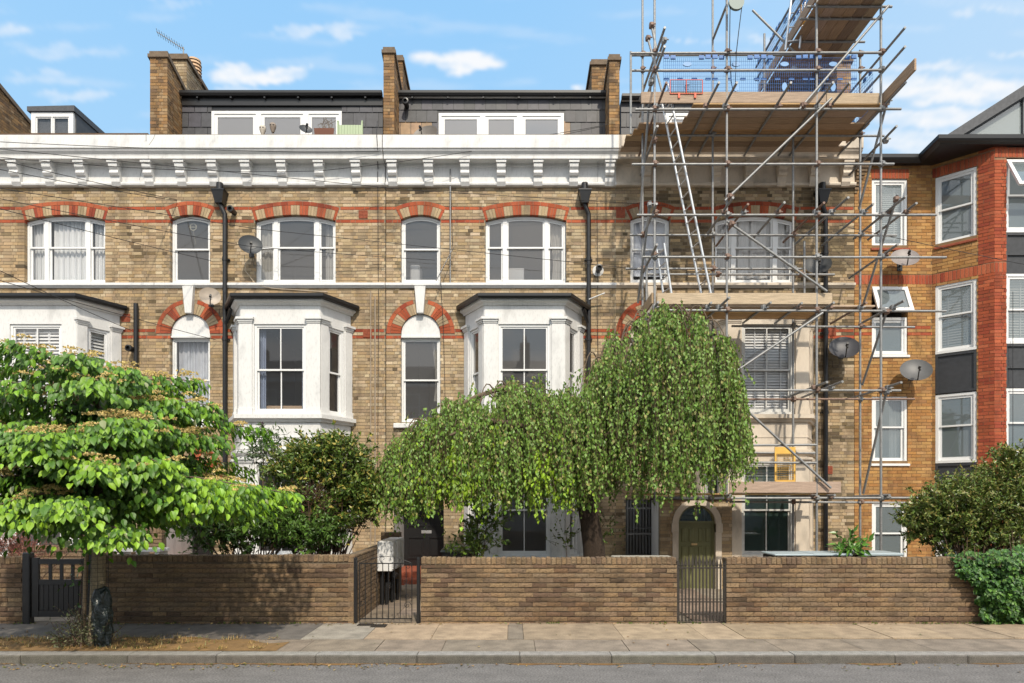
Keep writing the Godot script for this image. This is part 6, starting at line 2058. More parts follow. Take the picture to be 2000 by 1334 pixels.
func houses() -> void:
	var drk := func(i: int, j: int) -> Color: return Color(0.085, 0.085, 0.095)
	# house at the left edge
	var a := house(-10.47, {"label": "white trimmed yellow brick house at the left edge with shutters in its bay", "tone": Color(0.97, 0.95, 0.92), "xl": -15.2, "xr": -8.29, "narrow": false, "brown_coping": true, "rband": true,
		"brackets": [-298, -232, -167, -102, -37, 27, 93, 157, 223], "wide": {"glass": M.clearglass}, "bay": {"pilasters": false, "glass": M.clearglass}})
	air_brick(a, X(246), Y(621))
	pipe_run(a, X(269.5), 2.0, Y(595), 0.09, false)
	flue(a, X(262), Y(684))
	var dm := Mb.new() # little lead dormer on the slate roof
	var dz := -1.25
	dm.box(Vector3(X(62, dz), 9.8, dz - 2.0), Vector3(X(148, dz), Y(221, dz), dz - 0.02))
	dm.hexa([Vector3(X(58, dz), Y(221, dz), dz + 0.1), Vector3(X(150, dz), Y(221, dz), dz + 0.1), Vector3(X(150, dz), Y(210, dz), dz + 0.1), Vector3(X(58, dz), Y(212, dz), dz + 0.1),
		Vector3(X(58, dz), Y(221, dz), dz - 2.2), Vector3(X(150, dz), Y(221, dz), dz - 2.2), Vector3(X(150, dz), Y(210, dz), dz - 2.2), Vector3(X(58, dz), Y(212, dz), dz - 2.2)])
	var dormer := part("dormer", dm, M.lead, a)
	var w := window(dormer, at(0, 0, dz + 0.06), X(64, dz), X(146, dz), 10.0, Y(222, dz), {"lights": [0.0, 0.5, 1.0], "mul": 0.03, "single": true, "fr": 0.11, "stile": 0.03, "rail": 10.1, "glass": M.clearglass})
	for ch in w.get_children():
		w.remove_child(ch)
		ch.name = numbered(dormer, String(ch.name).split("_")[0])
		dormer.add_child(ch)
	curtain(X(70, dz), X(140, dz), 9.95, Y(232, dz), dz - 0.05, Color(0.6, 0.6, 0.6), "grey net curtain in the small rooftop dormer")
	var rf := Mb.new()
	rf.quad2(Vector3(-15.2, 9.9, -0.5), Vector3(-8.4, 9.9, -0.5), Vector3(-8.4, 11.6, -6.0), Vector3(-15.2, 11.6, -6.0), Vector3(0, 1, 0))
	rf.box(Vector3(-15.2, 10.3, -0.62), Vector3(-8.4, 10.38, -0.5))
	part("roof", rf, M.lead, a)
	brick_stack(a, "party_wall", Vector3(-13.9, 9.6, -3.6), Vector3(-13.42, 13.25, -0.15), "roofy", true, 0.30)
	brick_stack(a, "party_wall", Vector3(X(293, -0.1), 9.6, -1.5), Vector3(-8.08, Y(111, -0.1), -0.1), "roofy", true, 0.36)
	brick_stack(a, "chimney", Vector3(-8.62, 9.6, -2.42), Vector3(-8.08, 12.86, -1.05), "stock", true, 0.15, 0.05)
	var pot := Mb.new()
	pot.tr = at(-8.36, 12.9, -1.3)
	pot.lathe([Vector2(0.10, 0), Vector2(0.12, 0.02), Vector2(0.11, 0.12), Vector2(0.13, 0.13), Vector2(0.13, 0.17), Vector2(0.09, 0.17), Vector2(0.08, 0.05)], 14)
	part("chimney_pot", pot, M.terracotta, a)
	var lou := Mb.new()
	lou.tr = at(-8.22, 12.72, -1.75)
	lou.col = Color(1, 1, 1)
	for k in 6: lou.lathe([Vector2(0.13, k * 0.085), Vector2(0.185, k * 0.085), Vector2(0.16, k * 0.085 + 0.06), Vector2(0.13, k * 0.085 + 0.06)], 16)
	lou.lathe([Vector2(0.17, 0.51), Vector2(0.16, 0.56), Vector2(0.0, 0.60)], 16)
	lou.lathe([Vector2(0.11, 0.0), Vector2(0.11, 0.51)], 12)
	part("chimney_pot", lou, mat(lin(0.50, 0.33, 0.20), 0.8), a)

	var b := house(-5.1, {"label": "yellow brick house left of centre with blue curtains in its white bay", "tone": Color(1.0, 0.99, 0.98), "brackets": [288, 352, 415, 480, 550, 623, 695], "nar": {}, "nar1": {"glass": M.bayglass}, "bay": {"fascia": M.black, "glass": M.bayglass, "glass_low": M.bayglass}})
	cracks(b)
	attic(b, -8.06, X(748, -0.8), 11.78, [X(414, -0.8), X(668, -0.8), Y(218, -0.8), [0.0, 0.355, 0.735, 1.0]], false, drk, 0.36, 0.31)
	brick_stack(b, "party_wall", Vector3(X(749, -0.1), 9.6, -1.5), Vector3(X(770, -0.1), Y(103, -0.1), -0.1), "roofy", true, 0.36)
	brick_stack(b, "chimney", Vector3(-3.15, 9.6, -2.42), Vector3(-2.72, 12.84, -1.07), "roofy", true, 0.15, 0.04)
	pipe_run(b, X(439, 0.1), 1.5, 8.95, 0.09, true)
	var br := Mb.new()
	br.tube([Vector3(X(466), 6.28, 0.42), Vector3(X(450), 6.12, 0.12), Vector3(X(441), 5.95, 0.09)], 0.045, 9)
	part("branch_pipe", br, M.black, b)
	flue(b, X(458), Y(416))
	air_brick(b, X(709.5), Y(419)); air_brick(b, X(718), Y(651))

	var c := house(0.27, {"label": "yellow brick house in the centre behind the weeping birch with grey blank windows", "tone": Color(1.06, 1.06, 1.06), "brackets": [766, 837, 908, 979, 1051, 1121, 1191], "frame": M.frame, "bay": {}})
	var tan := func(i: int, j: int) -> Color: return Color(0.46, 0.29, 0.15) if i == 3 and (j <= 3 or j in [12, 15, 16]) else Color(0.085, 0.083, 0.092)
	attic(c, X(772, -0.8), X(1186, -0.8), 11.78, [X(857, -0.8), X(1101, -0.8), Y(222, -0.8)], true, tan, 0.30)
	flue(c, X(795, -0.8), Y(209, -0.8))
	var fl := c.get_child(c.get_child_count() - 1)
	fl.position.z = -0.78
	brick_stack(c, "party_wall", Vector3(X(1190, -0.1), 9.6, -1.5), Vector3(X(1210, -0.1), Y(117, -0.1), -0.1), "roofy", true, 0.36)
	brick_stack(c, "chimney", Vector3(1.98, 9.6, -2.42), Vector3(2.42, 12.72, -1.05), "roofy", true, 0.10, 0.05)
	pot = Mb.new()
	pot.tr = at(2.12, 12.76, -1.3)
	pot.lathe([Vector2(0.10, 0), Vector2(0.13, 0.03), Vector2(0.14, 0.12), Vector2(0.10, 0.2), Vector2(0.0, 0.23)], 16)
	part("chimney_pot", pot, M.terracotta, c)
	pipe_run(c, X(1150, 0.1), 1.5, 8.95, 0.09, true)
	br = Mb.new()
	br.tube([Vector3(X(1136), 6.27, 0.35), Vector3(X(1144), 6.12, 0.12), Vector3(X(1150), 5.95, 0.09)], 0.045, 9)
	part("branch_pipe", br, M.black, c)
	br = Mb.new()
	br.cyl(Vector3(X(1186, -0.7), 10.2, -0.7), Vector3(X(1186, -0.7), 11.5, -0.7), 0.035, 0.035, 9)
	part("downpipe", br, M.black, c)
	flue(c, X(1168), Y(529), true)
	air_brick(c, X(1212), Y(418)); air_brick(c, X(1219), Y(650))
	br = Mb.new()
	br.tube([Vector3(X(1146), Y(588), 0.02), Vector3(X(1150), Y(588), 0.15), Vector3(X(1179), Y(578), 0.22)], 0.016, 7)
	part("stand_off_arm", br, M.white, c)

	var lower := [{"u0": X(1222), "u1": X(1291), "v0": 0.2, "v1": 1.93}]
	var d := house(5.62, {"label": "soot stained house with cream trim behind the scaffold", "xr": 7.97, "render": M.cream, "sooty": true, "porch": false, "open": lower, "brackets": [1263, 1333, 1400, 1465, 1529, 1592, 1655],
		"wide": {"frame": M.frame, "glass": M.clearglass}, "nar": {"glass": M.clearglass}, "bay": {"frame": M.oldframe, "glass": M.clearglass, "glass_low": M.greenglass}})
	attic(d, X(1213, -0.8), 7.9, 11.7, [X(1300, -0.8), X(1500, -0.8), Y(222, -0.8)], true, drk, 0.36)
	brick_stack(d, "party_wall", Vector3(7.62, 9.6, -1.6), Vector3(7.95, Y(120, -0.1), -0.1), "roofy", true, 0.30)
	pipe_run(d, X(1613, 0.1), -0.2, 8.95, 0.09, true)
	air_brick(d, X(1624), Y(648)); air_brick(d, X(1617), Y(918))
	window(d, at(0, 0, -0.08), lower[0].u0 + 0.004, lower[0].u1 - 0.004, 0.25, 1.92, {"rail": 1.25, "frame": mat(lin(0.16, 0.165, 0.17), 0.5), "glass": M.glass})
	var barmat := mat(lin(0.22, 0.22, 0.22), 0.5)
	for k in 11:
		var bar := Mb.new()
		var x := lerpf(lower[0].u0 + 0.05, lower[0].u1 - 0.05, k / 10.0)
		bar.cyl(Vector3(x, 0.25, -0.02), Vector3(x, 1.9, -0.02), 0.013, 0.013, 6)
		if k in [0, 10]:
			for y in [0.5, 1.1, 1.7]: bar.box(Vector3(lower[0].u0 + 0.02, y + k * 0.002, -0.024), Vector3(lower[0].u1 - 0.02, y + k * 0.002 + 0.02, -0.016))
		part("window_bar", bar, barmat, d)
	# corbelled end of the terrace
	var cb := Mb.new()
	for k in 9:
		cb.col = vary(OLD[k % 8], 0.1)
		cb.box(Vector3(7.97, 9.05 + k * 0.075, -0.2), Vector3(8.03 + 0.028 * k, 9.115 + k * 0.075, 0.02 + 0.022 * k))
	part("corbel", cb, M.brick, d)
	# low entrance extension with the arched green door
	var e := thing("entrance_lobby", Vector3(X(1360, 1.0), 0, 1.0), "low pink brick entrance lobby with a flat roof and a pale arch", "porch")
	var ez := 1.0
	var xa := X(1290, ez); var xb := X(1430, ez)
	var dx := X(1361, ez)
	var dw := 0.405
	var spring := 1.40
	lay(e, Transform3D(Basis(), Vector3(0, 0, ez)), xa, xb, -0.7, 1.92, {"pal": "stock", "open": [{"u0": dx - dw, "u1": dx + dw, "v0": -1, "v1": spring}, {"cx": dx, "cy": spring, "r": dw, "vmin": spring - 0.01}], "ring": [{"u0": dx - dw - 0.13, "u1": dx + dw + 0.13, "v0": -1, "v1": spring}, {"cx": dx, "cy": spring, "r": dw + 0.13, "vmin": spring - 0.01}], "singles": 60, "odds": 0.3, "back": 0.2})
	var lw := Mb.new()
	for sx in [xa, xb - 0.1]:
		lw = Mb.new()
		lw.box(Vector3(sx, -0.7, 0.03), Vector3(sx + 0.1, 1.9, ez - 0.21))
		part("side_wall", lw, M.brick, e)
	lw = Mb.new()
	lw.cbox(Vector3(xa - 0.03, 1.922, 0.03), Vector3(xb + 0.04, 1.985, ez + 0.06), 0.01)
	part("flat_roof", lw, M.lead, e)
	var su := Mb.new()
	var polyo := []
	for k in 19: polyo.append(Vector2(dx + (dw + 0.13) * cos(PI * k / 18.0), spring + (dw + 0.13) * sin(PI * k / 18.0)))
	for k in 19: polyo.append(Vector2(dx + dw * cos(PI - PI * k / 18.0), spring + dw * sin(PI - PI * k / 18.0)))
	su.prism(polyo, ez - 0.12, ez + 0.03)
	for s in [-1.0, 1.0]: su.box(Vector3(dx + s * dw, -0.7, ez - 0.12), Vector3(dx + s * (dw + 0.13), spring - 0.002, ez + 0.03))
	for s in [-1.0, 1.0]: su.cbox(Vector3(dx + s * dw, spring - 0.2, ez - 0.1), Vector3(dx + s * (dw + 0.15), spring, ez + 0.045), 0.008)
	part("arch_surround", su, M.cream, e)
	var dr := Mb.new()
	var dzz := ez - 0.08
	dr.box(Vector3(dx - dw, -0.65, dzz - 0.05), Vector3(dx + dw, spring + 0.03, dzz - 0.01))
	for s in [-1.0, 1.0]: dr.box(Vector3(dx + s * dw, -0.65, dzz - 0.01), Vector3(dx + s * (dw - 0.05), spring, dzz + 0.02))
	dr.box(Vector3(dx - dw, spring, dzz - 0.01), Vector3(dx + dw, spring + 0.05, dzz + 0.025))
	dr.box(Vector3(dx - 0.025, spring + 0.05, dzz - 0.01), Vector3(dx + 0.025, spring + dw - 0.03, dzz + 0.02))
	var fan := []
	for k in 19: fan.append(Vector2(dx + (dw - 0.002) * cos(PI * k / 18.0), spring + (dw - 0.002) * sin(PI * k / 18.0)))
	for k in 19: fan.append(Vector2(dx + (dw - 0.045) * cos(PI - PI * k / 18.0), spring + (dw - 0.045) * sin(PI - PI * k / 18.0)))
	dr.prism(fan, dzz - 0.03, dzz + 0.018)
	var door := part("door", dr, M.greendoor, e)
	for s in [-1.0, 1.0]:
		for r in [[0.99, 1.30], [0.40, 0.90]]:
			for q in [[0.055, 0.155], [0.215, 0.315]]:
				var pn := Mb.new()
				pn.cbox(Vector3(dx + s * q[0], r[0], dzz - 0.02), Vector3(dx + s * q[1], r[1], dzz + 0.008), 0.012)
				part("door_panel", pn, M.greendoor, door)
	var lb := Mb.new()
	lb.cbox(Vector3(dx - 0.10, 0.92, dzz - 0.02), Vector3(dx + 0.03, 0.965, dzz + 0.012), 0.004)
	part("letterbox", lb, mat(lin(0.6, 0.42, 0.2), 0.35), door)
	var fg := Mb.new()
	var ph := []
	for k in 19: ph.append(Vector2(dx + (dw - 0.04) * cos(PI * k / 18.0), spring + 0.05 + (dw - 0.05) * sin(PI * k / 18.0)))
	fg.sheet(ph, dzz + 0.002)
	part("fanlight", fg, M.greenglass, e)

func gardens() -> void:
	var z := 5.3
	garden_wall("mossy brown garden wall stub at the left edge of the street", -14.5, X(45, z), z, 1.03, 0.215, 200)
	garden_wall("dark shaded brown brick garden wall behind the street tree", X(190, z), X(690, z), z, 1.06)
	garden_wall("brown brick garden wall in the middle under the weeping birch", X(822, z), X(1322, z), z, 1.02)
	garden_wall("brown brick garden wall on the right with grey lids behind it", X(1419, z), X(1915, z), z, 1.02)
	var m := Mb.new()
	# boundary wall running back from the wrought iron gate
	var o := thing("boundary_wall", Vector3(-2.55, 0, 3.4), "brown brick boundary wall running back along the tiled path", "garden wall")
	var core := Mb.new()
	core.box(Vector3(-2.65, -0.1, 1.9), Vector3(-2.452, 1.04, 5.07))
	core.box(Vector3(-2.68, -0.1, 1.5), Vector3(-2.33, 1.24, 1.9))
	part("core", core, M.oldmortar, o)
	lay(o, Transform3D(Basis(Vector3(0, 0, -1), Vector3.UP, Vector3(1, 0, 0)), Vector3(-2.445, 0, 5.3)), 0, 3.4, -0.1, 1.05, {"pal": "old", "mortar": M.oldmortar, "singles": 100, "odds": 0.5, "back": 0.02})
	lay(o, Transform3D(Basis(), Vector3(0, 0, 1.908)), -2.69, -2.32, -0.1, 1.25, {"pal": "old", "mortar": M.oldmortar, "singles": 20, "odds": 0.8, "back": 0.02})
	# path and soil
	m = Mb.new()
	m.col = Color(0.30, 0.235, 0.175)
	m.box(Vector3(-2.44, -0.08, 0.37), Vector3(-1.40, -0.012, 5.28))
	var path := struct("path", m, M.paving)
	for k in 7:
		for j in 2:
			var s := Mb.new()
			s.col = vary(Color(0.34, 0.27, 0.20), 0.15)
			s.cbox(Vector3(-2.43 + j * 0.515, -0.05, 0.4 + k * 0.69), Vector3(-2.43 + j * 0.515 + 0.505, rng.randf_range(-0.004, 0.002), 0.4 + k * 0.69 + 0.68), 0.006)
			part("paving_slab", s, M.paving, path)
	m = Mb.new()
	m.col = Color(0.42, 0.31, 0.24)
	m.box(Vector3(2.9, -0.08, 1.05), Vector3(3.9, -0.012, 5.28))
	struct("path", m, M.paving)
	# meter boxes on the boundary wall
	for k in 3:
		var bz: float = [3.55, 3.05, 2.6][k]
		var mb := Mb.new()
		mb.cbox(Vector3(-2.44, 0.62, bz - 0.36), Vector3(-2.17, 1.17 + 0.0, bz), 0.012)
		var box := thing("meter_box", Vector3(-2.3, 0.62, bz - 0.18), ["white plastic meter box nearest to the iron gate", "white plastic meter box in the middle of three on the boundary wall", "white plastic meter box farthest from the iron gate, next to the door"][k], "meter box", "meter boxes on the boundary wall")
		part("case", mb, M.frame, box)
		mb = Mb.new()
		mb.cbox(Vector3(-2.172, 0.66, bz - 0.33), Vector3(-2.155, 1.13, bz - 0.03), 0.005)
		part("lid", mb, M.frame, box)
	for k in 3:
		var pz: float = [3.4, 3.1, 2.8][k]
		var pm := Mb.new()
		pm.cyl(Vector3(-2.38 + 0.04 * k, -0.05, pz), Vector3(-2.38 + 0.04 * k, 0.62, pz), 0.04, 0.04, 10)
		pm.cyl(Vector3(-2.30 + 0.05 * k, -0.05, pz), Vector3(-2.30 + 0.05 * k, 0.4, pz), 0.03, 0.03, 8)
		solo("service_pipe", pm, M.black, Vector3(-2.36, 0, pz), ["black service pipes under the nearest meter box", "black service pipes under the middle meter box", "black service pipes under the farthest meter box"][k], "pipe", "pipes under the meter boxes")
	# bin and lids showing over the walls
	m = Mb.new()
	m.hexa([Vector3(-1.28, 0.0, 3.0), Vector3(-0.80, 0.0, 3.0), Vector3(-0.76, 0.93, 3.02), Vector3(-1.32, 0.93, 3.02), Vector3(-1.28, 0, 2.5), Vector3(-0.80, 0, 2.5), Vector3(-0.76, 0.93, 2.42), Vector3(-1.32, 0.93, 2.42)])
	var bin := thing("wheelie_bin", Vector3(-1.04, 0, 2.75), "grey blue wheelie bin lid showing over the middle wall beside the door", "bin")
	part("body", m, M.panel, bin)
	m = Mb.new()
	m.hexa([Vector3(-1.35, 0.93, 3.06), Vector3(-0.73, 0.93, 3.06), Vector3(-0.74, 0.97, 3.05), Vector3(-1.34, 0.97, 3.05), Vector3(-1.35, 0.95, 2.36), Vector3(-0.73, 0.95, 2.36), Vector3(-0.78, 1.03, 2.42), Vector3(-1.30, 1.03, 2.42)])
	part("lid", m, mat(lin(0.13, 0.16, 0.17), 0.5), bin)
	for k in 3:
		var xa: float = [1515, 1590, 1690][k]
		var lz := 4.4
		m = Mb.new()
		m.cbox(Vector3(X(xa, lz), 0.0, lz - 0.6), Vector3(X(xa + 70, lz), 0.97, lz), 0.02)
		var sb := thing("wheelie_bin", Vector3(X(xa + 35, lz), 0, lz - 0.3), ["pale grey bin lid behind the right wall, under the lower bay window", "pale grey bin lid behind the right wall, beside the leafy green plant", "pale blue bin lid behind the right wall, under the flats' lowest window"][k], "bin", "bins behind the right wall")
		part("body", m, M.panel, sb)
		m = Mb.new()
		m.cbox(Vector3(X(xa - 3, lz), 0.972, lz - 0.62), Vector3(X(xa + 74, lz), 1.005 + 0.008 * k, lz + 0.03), 0.012)
		part("lid", m, mat(lin(0.34, 0.40, 0.42), 0.5), sb)
	m = Mb.new()
	m.cbox(Vector3(X(1195, 4.6), 0.9, 4.45), Vector3(X(1310, 4.6), 0.99, 4.95), 0.015)
	m.box(Vector3(X(1197, 4.6), 0.0, 4.5), Vector3(X(1308, 4.6), 0.9, 4.9))
	solo("concrete_ledge", m, mat(lin(0.34, 0.32, 0.27), 0.9), Vector3(X(1250, 4.6), 0, 4.7), "pale concrete ledge just behind the wall, left of the spiked gate", "ledge")
	# white slatted bench top in the left garden
	var bn := thing("slatted_bench", Vector3(X(272, 3.5), 0, 3.5), "white slatted bench showing over the shaded wall in the left garden", "bench")
	for k in 3:
		m = Mb.new()
		m.box(Vector3(X(226, 3.5), 0.98 + 0.0, 3.2 + k * 0.13), Vector3(X(316, 3.5), 1.03, 3.31 + k * 0.13))
		part("slat", m, M.white, bn)
	for k in 3:
		m = Mb.new()
		m.box(Vector3(X([232, 268, 305][k], 3.5), -0.03, 3.22), Vector3(X([232, 268, 305][k], 3.5) + 0.07, 0.979, 3.55))
		part("leg", m, M.white, bn)
	var lw := garden_wall("low brown wall across the left garden beneath the white sill", X(160, 1.6), X(316, 1.6), 1.6, 1.32, 0.215, 60)
	garden_wall("low brick wall seen through the slats of the timber gate", X(15, 3.2), X(212, 3.2), 3.2, 1.06, 0.215, 60)
	# covers in the pavement
	for k in 2:
		var cx: float = [X(712, 5.5), X(738, 5.6)][k]
		m = Mb.new()
		m.box(Vector3(cx - 0.115, -0.05, 5.34 + 0.08 * k), Vector3(cx + 0.115, 0.010, 5.52 + 0.12 * k))
		for q in 6: m.box(Vector3(cx - 0.105 + q * 0.037, 0.010, 5.35 + 0.08 * k), Vector3(cx - 0.085 + q * 0.037, 0.015, 5.51 + 0.12 * k))
		solo("service_cover", m, M.iron, Vector3(cx, 0, 5.45), ["smaller dark service cover in the pale slab, on the left", "larger dark service cover in the pale slab, on the right"][k], "cover", "service covers by the iron gate")
	gates(z)

func fittings() -> void:
	var b := Color(0.05, 0.052, 0.058)
	dish(X(489, 0.35), Y(480, 0.35), 0.35, 0.225, Vector3(0.45, 0.25, 1), b, "dark grey satellite dish left of the upper bay-side window, below a vent pipe")
	dish(X(410, 0.3), Y(580, 0.3), 0.3, 0.20, Vector3(0.5, 0.2, 1), Color(0.42, 0.35, 0.28), "rusty beige satellite dish beside the white keystone and drainpipe")
	dish(X(1597, 0.35), Y(519, 0.35), 0.35, 0.255, Vector3(-0.3, 0.4, 1), b, "dark satellite dish behind the scaffold poles by the cream string course")
	dish(X(1648, 0.36), Y(682, 0.36), 0.36, 0.285, Vector3(-0.25, 0.5, 1), Color(0.05, 0.05, 0.055), "dark satellite dish on the stained brick beside the red air brick")
	dish(X(1766, 0.36), Y(507, 0.36), 0.36, 0.265, Vector3(-0.2, 0.62, 1), Color(0.27, 0.235, 0.22), "pinkish satellite dish on the yellow flats under the top window")
	dish(X(1788, 0.36), Y(726, 0.36), 0.36, 0.29, Vector3(-0.3, 0.55, 1), Color(0.105, 0.102, 0.104), "grey satellite dish on the yellow flats beside the black panel")
	dish(X(597, -0.35), Y(254, -0.35), -0.35, 0.13, Vector3(0.5, 0.6, 1), b, "small black dish on the roof terrace between round ornaments and a planter", false)
	dish(X(832, -0.3), Y(266, -0.3), -0.3, 0.27, Vector3(-0.3, 0.5, 1), Color(0.15, 0.13, 0.11), "brown grey dish peeping over the white parapet by the attic window", false)
	# aerials
	aerial("television aerial pointing left from the tall left chimney", Vector3(X(359, -1.3), 12.6, -1.3), P(358, 92, -1.3), P(306, 62, -1.3), P(360, 97, -1.3), 11, Vector3(0.02, 0.035, 0.10))
	aerial("thin aerial mast beside the upper narrow window with a drooping yagi", Vector3(X(880), Y(555), 0.07), Vector3(X(880), Y(333), 0.07), P(884, 487, 0.2), P(852, 548, 0.35), 9, Vector3(0.05, 0.03, 0.10))
	# terrace clutter behind the parapet
	for k in 2:
		var p: Vector3 = [P(513, 254, -0.3), P(533, 249, -0.3)][k]
		var m := Mb.new()
		m.tr = Transform3D(Basis(), p)
		m.lathe([Vector2(0.03, -0.12), Vector2(0.05, -0.07), Vector2(0.075, 0.0), Vector2(0.08, 0.05), Vector2(0.06, 0.09), Vector2(0.0, 0.10)], 12)
		m.tr = Transform3D()
		m.cyl(p + Vector3(0, -0.55, 0), p + Vector3(0, -0.1, 0), 0.012, 0.012, 6)
		var o := thing("garden_ornament", p + Vector3(0, -0.55, 0), ["pale round ornament on a stick, the left of two on the terrace", "brown and white round ornament on a stick, the right of two on the terrace"][k], "ornament", "ornaments on the roof terrace")
		part("head", m, mat([lin(0.5, 0.45, 0.38), lin(0.25, 0.2, 0.16)][k], 0.7), o)
		for s in [-1.0, 1.0]:
			var e := Mb.new()
			e.tr = Transform3D(Basis.from_scale(Vector3(1, 1, 0.5)), p + Vector3(0.03 * s, 0.03, 0.07))
			e.lathe([Vector2(0.0, -0.016), Vector2(0.014, -0.01), Vector2(0.016, 0.0), Vector2(0.014, 0.01), Vector2(0.0, 0.016)], 8)
			part("eye", e, M.black, o)
	var pl := thing("window_planter", P(633, 262, -0.3), "brown woven planter with bare twigs on the roof terrace", "planter")
	var m := Mb.new()
	m.hexa([P(616, 275, -0.2), P(650, 275, -0.2), P(653, 250, -0.2), P(613, 250, -0.2), P(616, 275, -0.4), P(650, 275, -0.4), P(653, 250, -0.4), P(613, 250, -0.4)])
	part("trough", m, mat(lin(0.13, 0.05, 0.03), 0.8), pl)
	m = Mb.new()
	for k in 14:
		var a := Vector3(lerpf(X(617, -0.3), X(650, -0.3), rng.randf()), Y(252, -0.3), -0.3)
		m.tube([a, a + Vector3(rng.randf_range(-0.08, 0.08), 0.1, 0), a + Vector3(rng.randf_range(-0.15, 0.15), rng.randf_range(0.15, 0.27), rng.randf_range(-0.05, 0.05))], 0.005, 4)
	part("twigs", m, M.palebark, pl)
	var tp := thing("terrace_planter", P(684, 262, -0.3), "pale green slatted wooden planter on the roof terrace", "planter")
	for k in 8:
		m = Mb.new()
		var xa := lerpf(X(662, -0.25), X(706, -0.25), k / 8.0)
		m.box(Vector3(xa, 10.0, -0.28), Vector3(xa + 0.062, Y(244, -0.25), -0.25))
		part("slat", m, mat(lin(0.38, 0.46, 0.30), 0.7), tp)
	for px in [660, 707]:
		m = Mb.new()
		m.box(Vector3(X(px - 1.5, -0.25), 10.0, -0.3), Vector3(X(px + 1.5, -0.25), Y(239, -0.25), -0.235))
		m.tr = at(X(px, -0.25), Y(237, -0.25), -0.267)
		m.lathe([Vector2(0.0, -0.03), Vector2(0.026, -0.01), Vector2(0.026, 0.01), Vector2(0.0, 0.035)], 8)
		part("post", m, mat(lin(0.38, 0.46, 0.30), 0.7), tp)
	# curtains and blinds
	var net := Color(0.70, 0.71, 0.72)
	curtain(X(50), X(82), 6.98, 8.5, -0.26, net, "left net curtain in the wide window at the left edge", "net curtains at the left edge", 0, 5)
	curtain(X(90), X(166), 6.98, 8.6, -0.26, net, "middle net curtain in the wide window at the left edge", "net curtains at the left edge", 0, 9)
	curtain(X(172), X(201), 6.98, 8.5, -0.26, net, "right net curtain in the wide window at the left edge", "net curtains at the left edge", 0, 4)
	curtain(X(338), X(407), 3.7, 5.7, -0.30, Color(0.62, 0.65, 0.70), "grey sheer curtain in the arched window left of the first drainpipe", "", 0, 7)
	curtain(X(501), X(533), 6.98, 8.5, -0.28, Color(0.62, 0.61, 0.57), "pale curtain at the left of the wide window over the black bay gutter", "", 0, 3)
	curtain(X(630), X(656), 6.98, 8.5, -0.28, Color(0.62, 0.61, 0.57), "pale curtain at the right of the wide window over the black bay gutter", "", 0, 3)
	curtain(X(1068), X(1106), 6.98, 8.5, -0.28, Color(0.60, 0.58, 0.53), "white curtain drawn aside in the wide window of the centre house", "", 0.35, 4)
	curtain(X(840), X(861), 4.25, 5.7, -0.26, Color(0.58, 0.55, 0.49), "cream drape tied back in the arched window of the centre house", "", 0.4, 3)
	curtain(X(1236), X(1308), 7.2, 8.5, -0.26, Color(0.52, 0.55, 0.62), "pale blue sheet hung in the narrow window behind the scaffold", "", 0, 2.5)
	curtain(X(1400), X(1430), 6.98, 8.5, -0.26, Color(0.58, 0.57, 0.55), "left grey white sheet in the wide window behind the scaffold", "sheets behind the scaffold", 0, 2)
	curtain(X(1437), X(1512), 7.15, 8.6, -0.26, Color(0.60, 0.59, 0.57), "middle grey white sheet in the wide window behind the scaffold", "sheets behind the scaffold", 0, 3)
	curtain(X(1517), X(1549), 6.98, 8.5, -0.26, Color(0.58, 0.57, 0.55), "right grey white sheet in the wide window behind the scaffold", "sheets behind the scaffold", 0, 2)
	curtain(X(504, 0.7), X(520, 0.7), 3.8, 5.75, 0.70, Color(0.36, 0.42, 0.55), "blue curtain at the left of the white bay left of centre", "blue curtains in the bay", 0, 3)
	curtain(X(590, 0.7), X(603, 0.7), 3.8, 5.75, 0.70, Color(0.36, 0.42, 0.55), "blue curtain at the right of the white bay left of centre", "blue curtains in the bay", 0, 3)
	curtain(X(60, 0.6), X(85, 0.6), 0.7, 2.7, 0.60, Color(0.10, 0.12, 0.16), "dark blue curtain in the low bay window behind the street tree", "", 0, 3)
	m = Mb.new()
	m.box(Vector3(X(507, 0.72), 3.86, 0.60), Vector3(X(598, 0.72), 4.02, 0.63))
	solo("window_screen", m, mat(lin(0.42, 0.30, 0.20), 0.8), Vector3(X(550, 0.7), 3.86, 0.62), "low tan board standing inside the white bay window left of centre", "board")
	var bf: Array = []
	blind("window_shutters", at(0, 0, 0.76), X(24, 0.76), X(121, 0.76), 3.9, 5.72, 0.075, 1.0, "white slatted shutters filling the front of the left bay window", "shutters", "shutters in the left bay", 4, Color(0.74, 0.74, 0.73), [4.78])
	var pl2 := bay_plan(-10.47)
	var dd: Vector2 = (pl2[3] - pl2[2]).normalized()
	var ft := Transform3D(Basis(Vector3(dd.x, 0, dd.y), Vector3.UP, Vector3(-dd.y, 0, dd.x)), Vector3(pl2[2].x, 0, pl2[2].y))
	blind("window_shutters", ft * at(0, 0, -0.16), 0.30, 0.73, 3.9, 5.72, 0.075, 1.0, "white slatted shutters in the angled side of the left bay window", "shutters", "shutters in the left bay", 1, Color(0.70, 0.70, 0.68), [4.78])
	blind("venetian_blind", at(0, 0, 0.74), X(1448, 0.74), X(1549, 0.74), 3.85, 5.76, 0.062, 1.05, "white venetian blind in the upper cream bay window behind the scaffold", "blind", "venetian blinds", 0, Color(0.70, 0.70, 0.70))
	blind("venetian_blind", at(0, 0, 0.74), X(1448, 0.74), X(1549, 0.74), 2.25, 2.72, 0.062, 1.0, "white venetian blind in the low bay window just above the bottom boards", "blind", "venetian blinds", 0, Color(0.60, 0.60, 0.58))
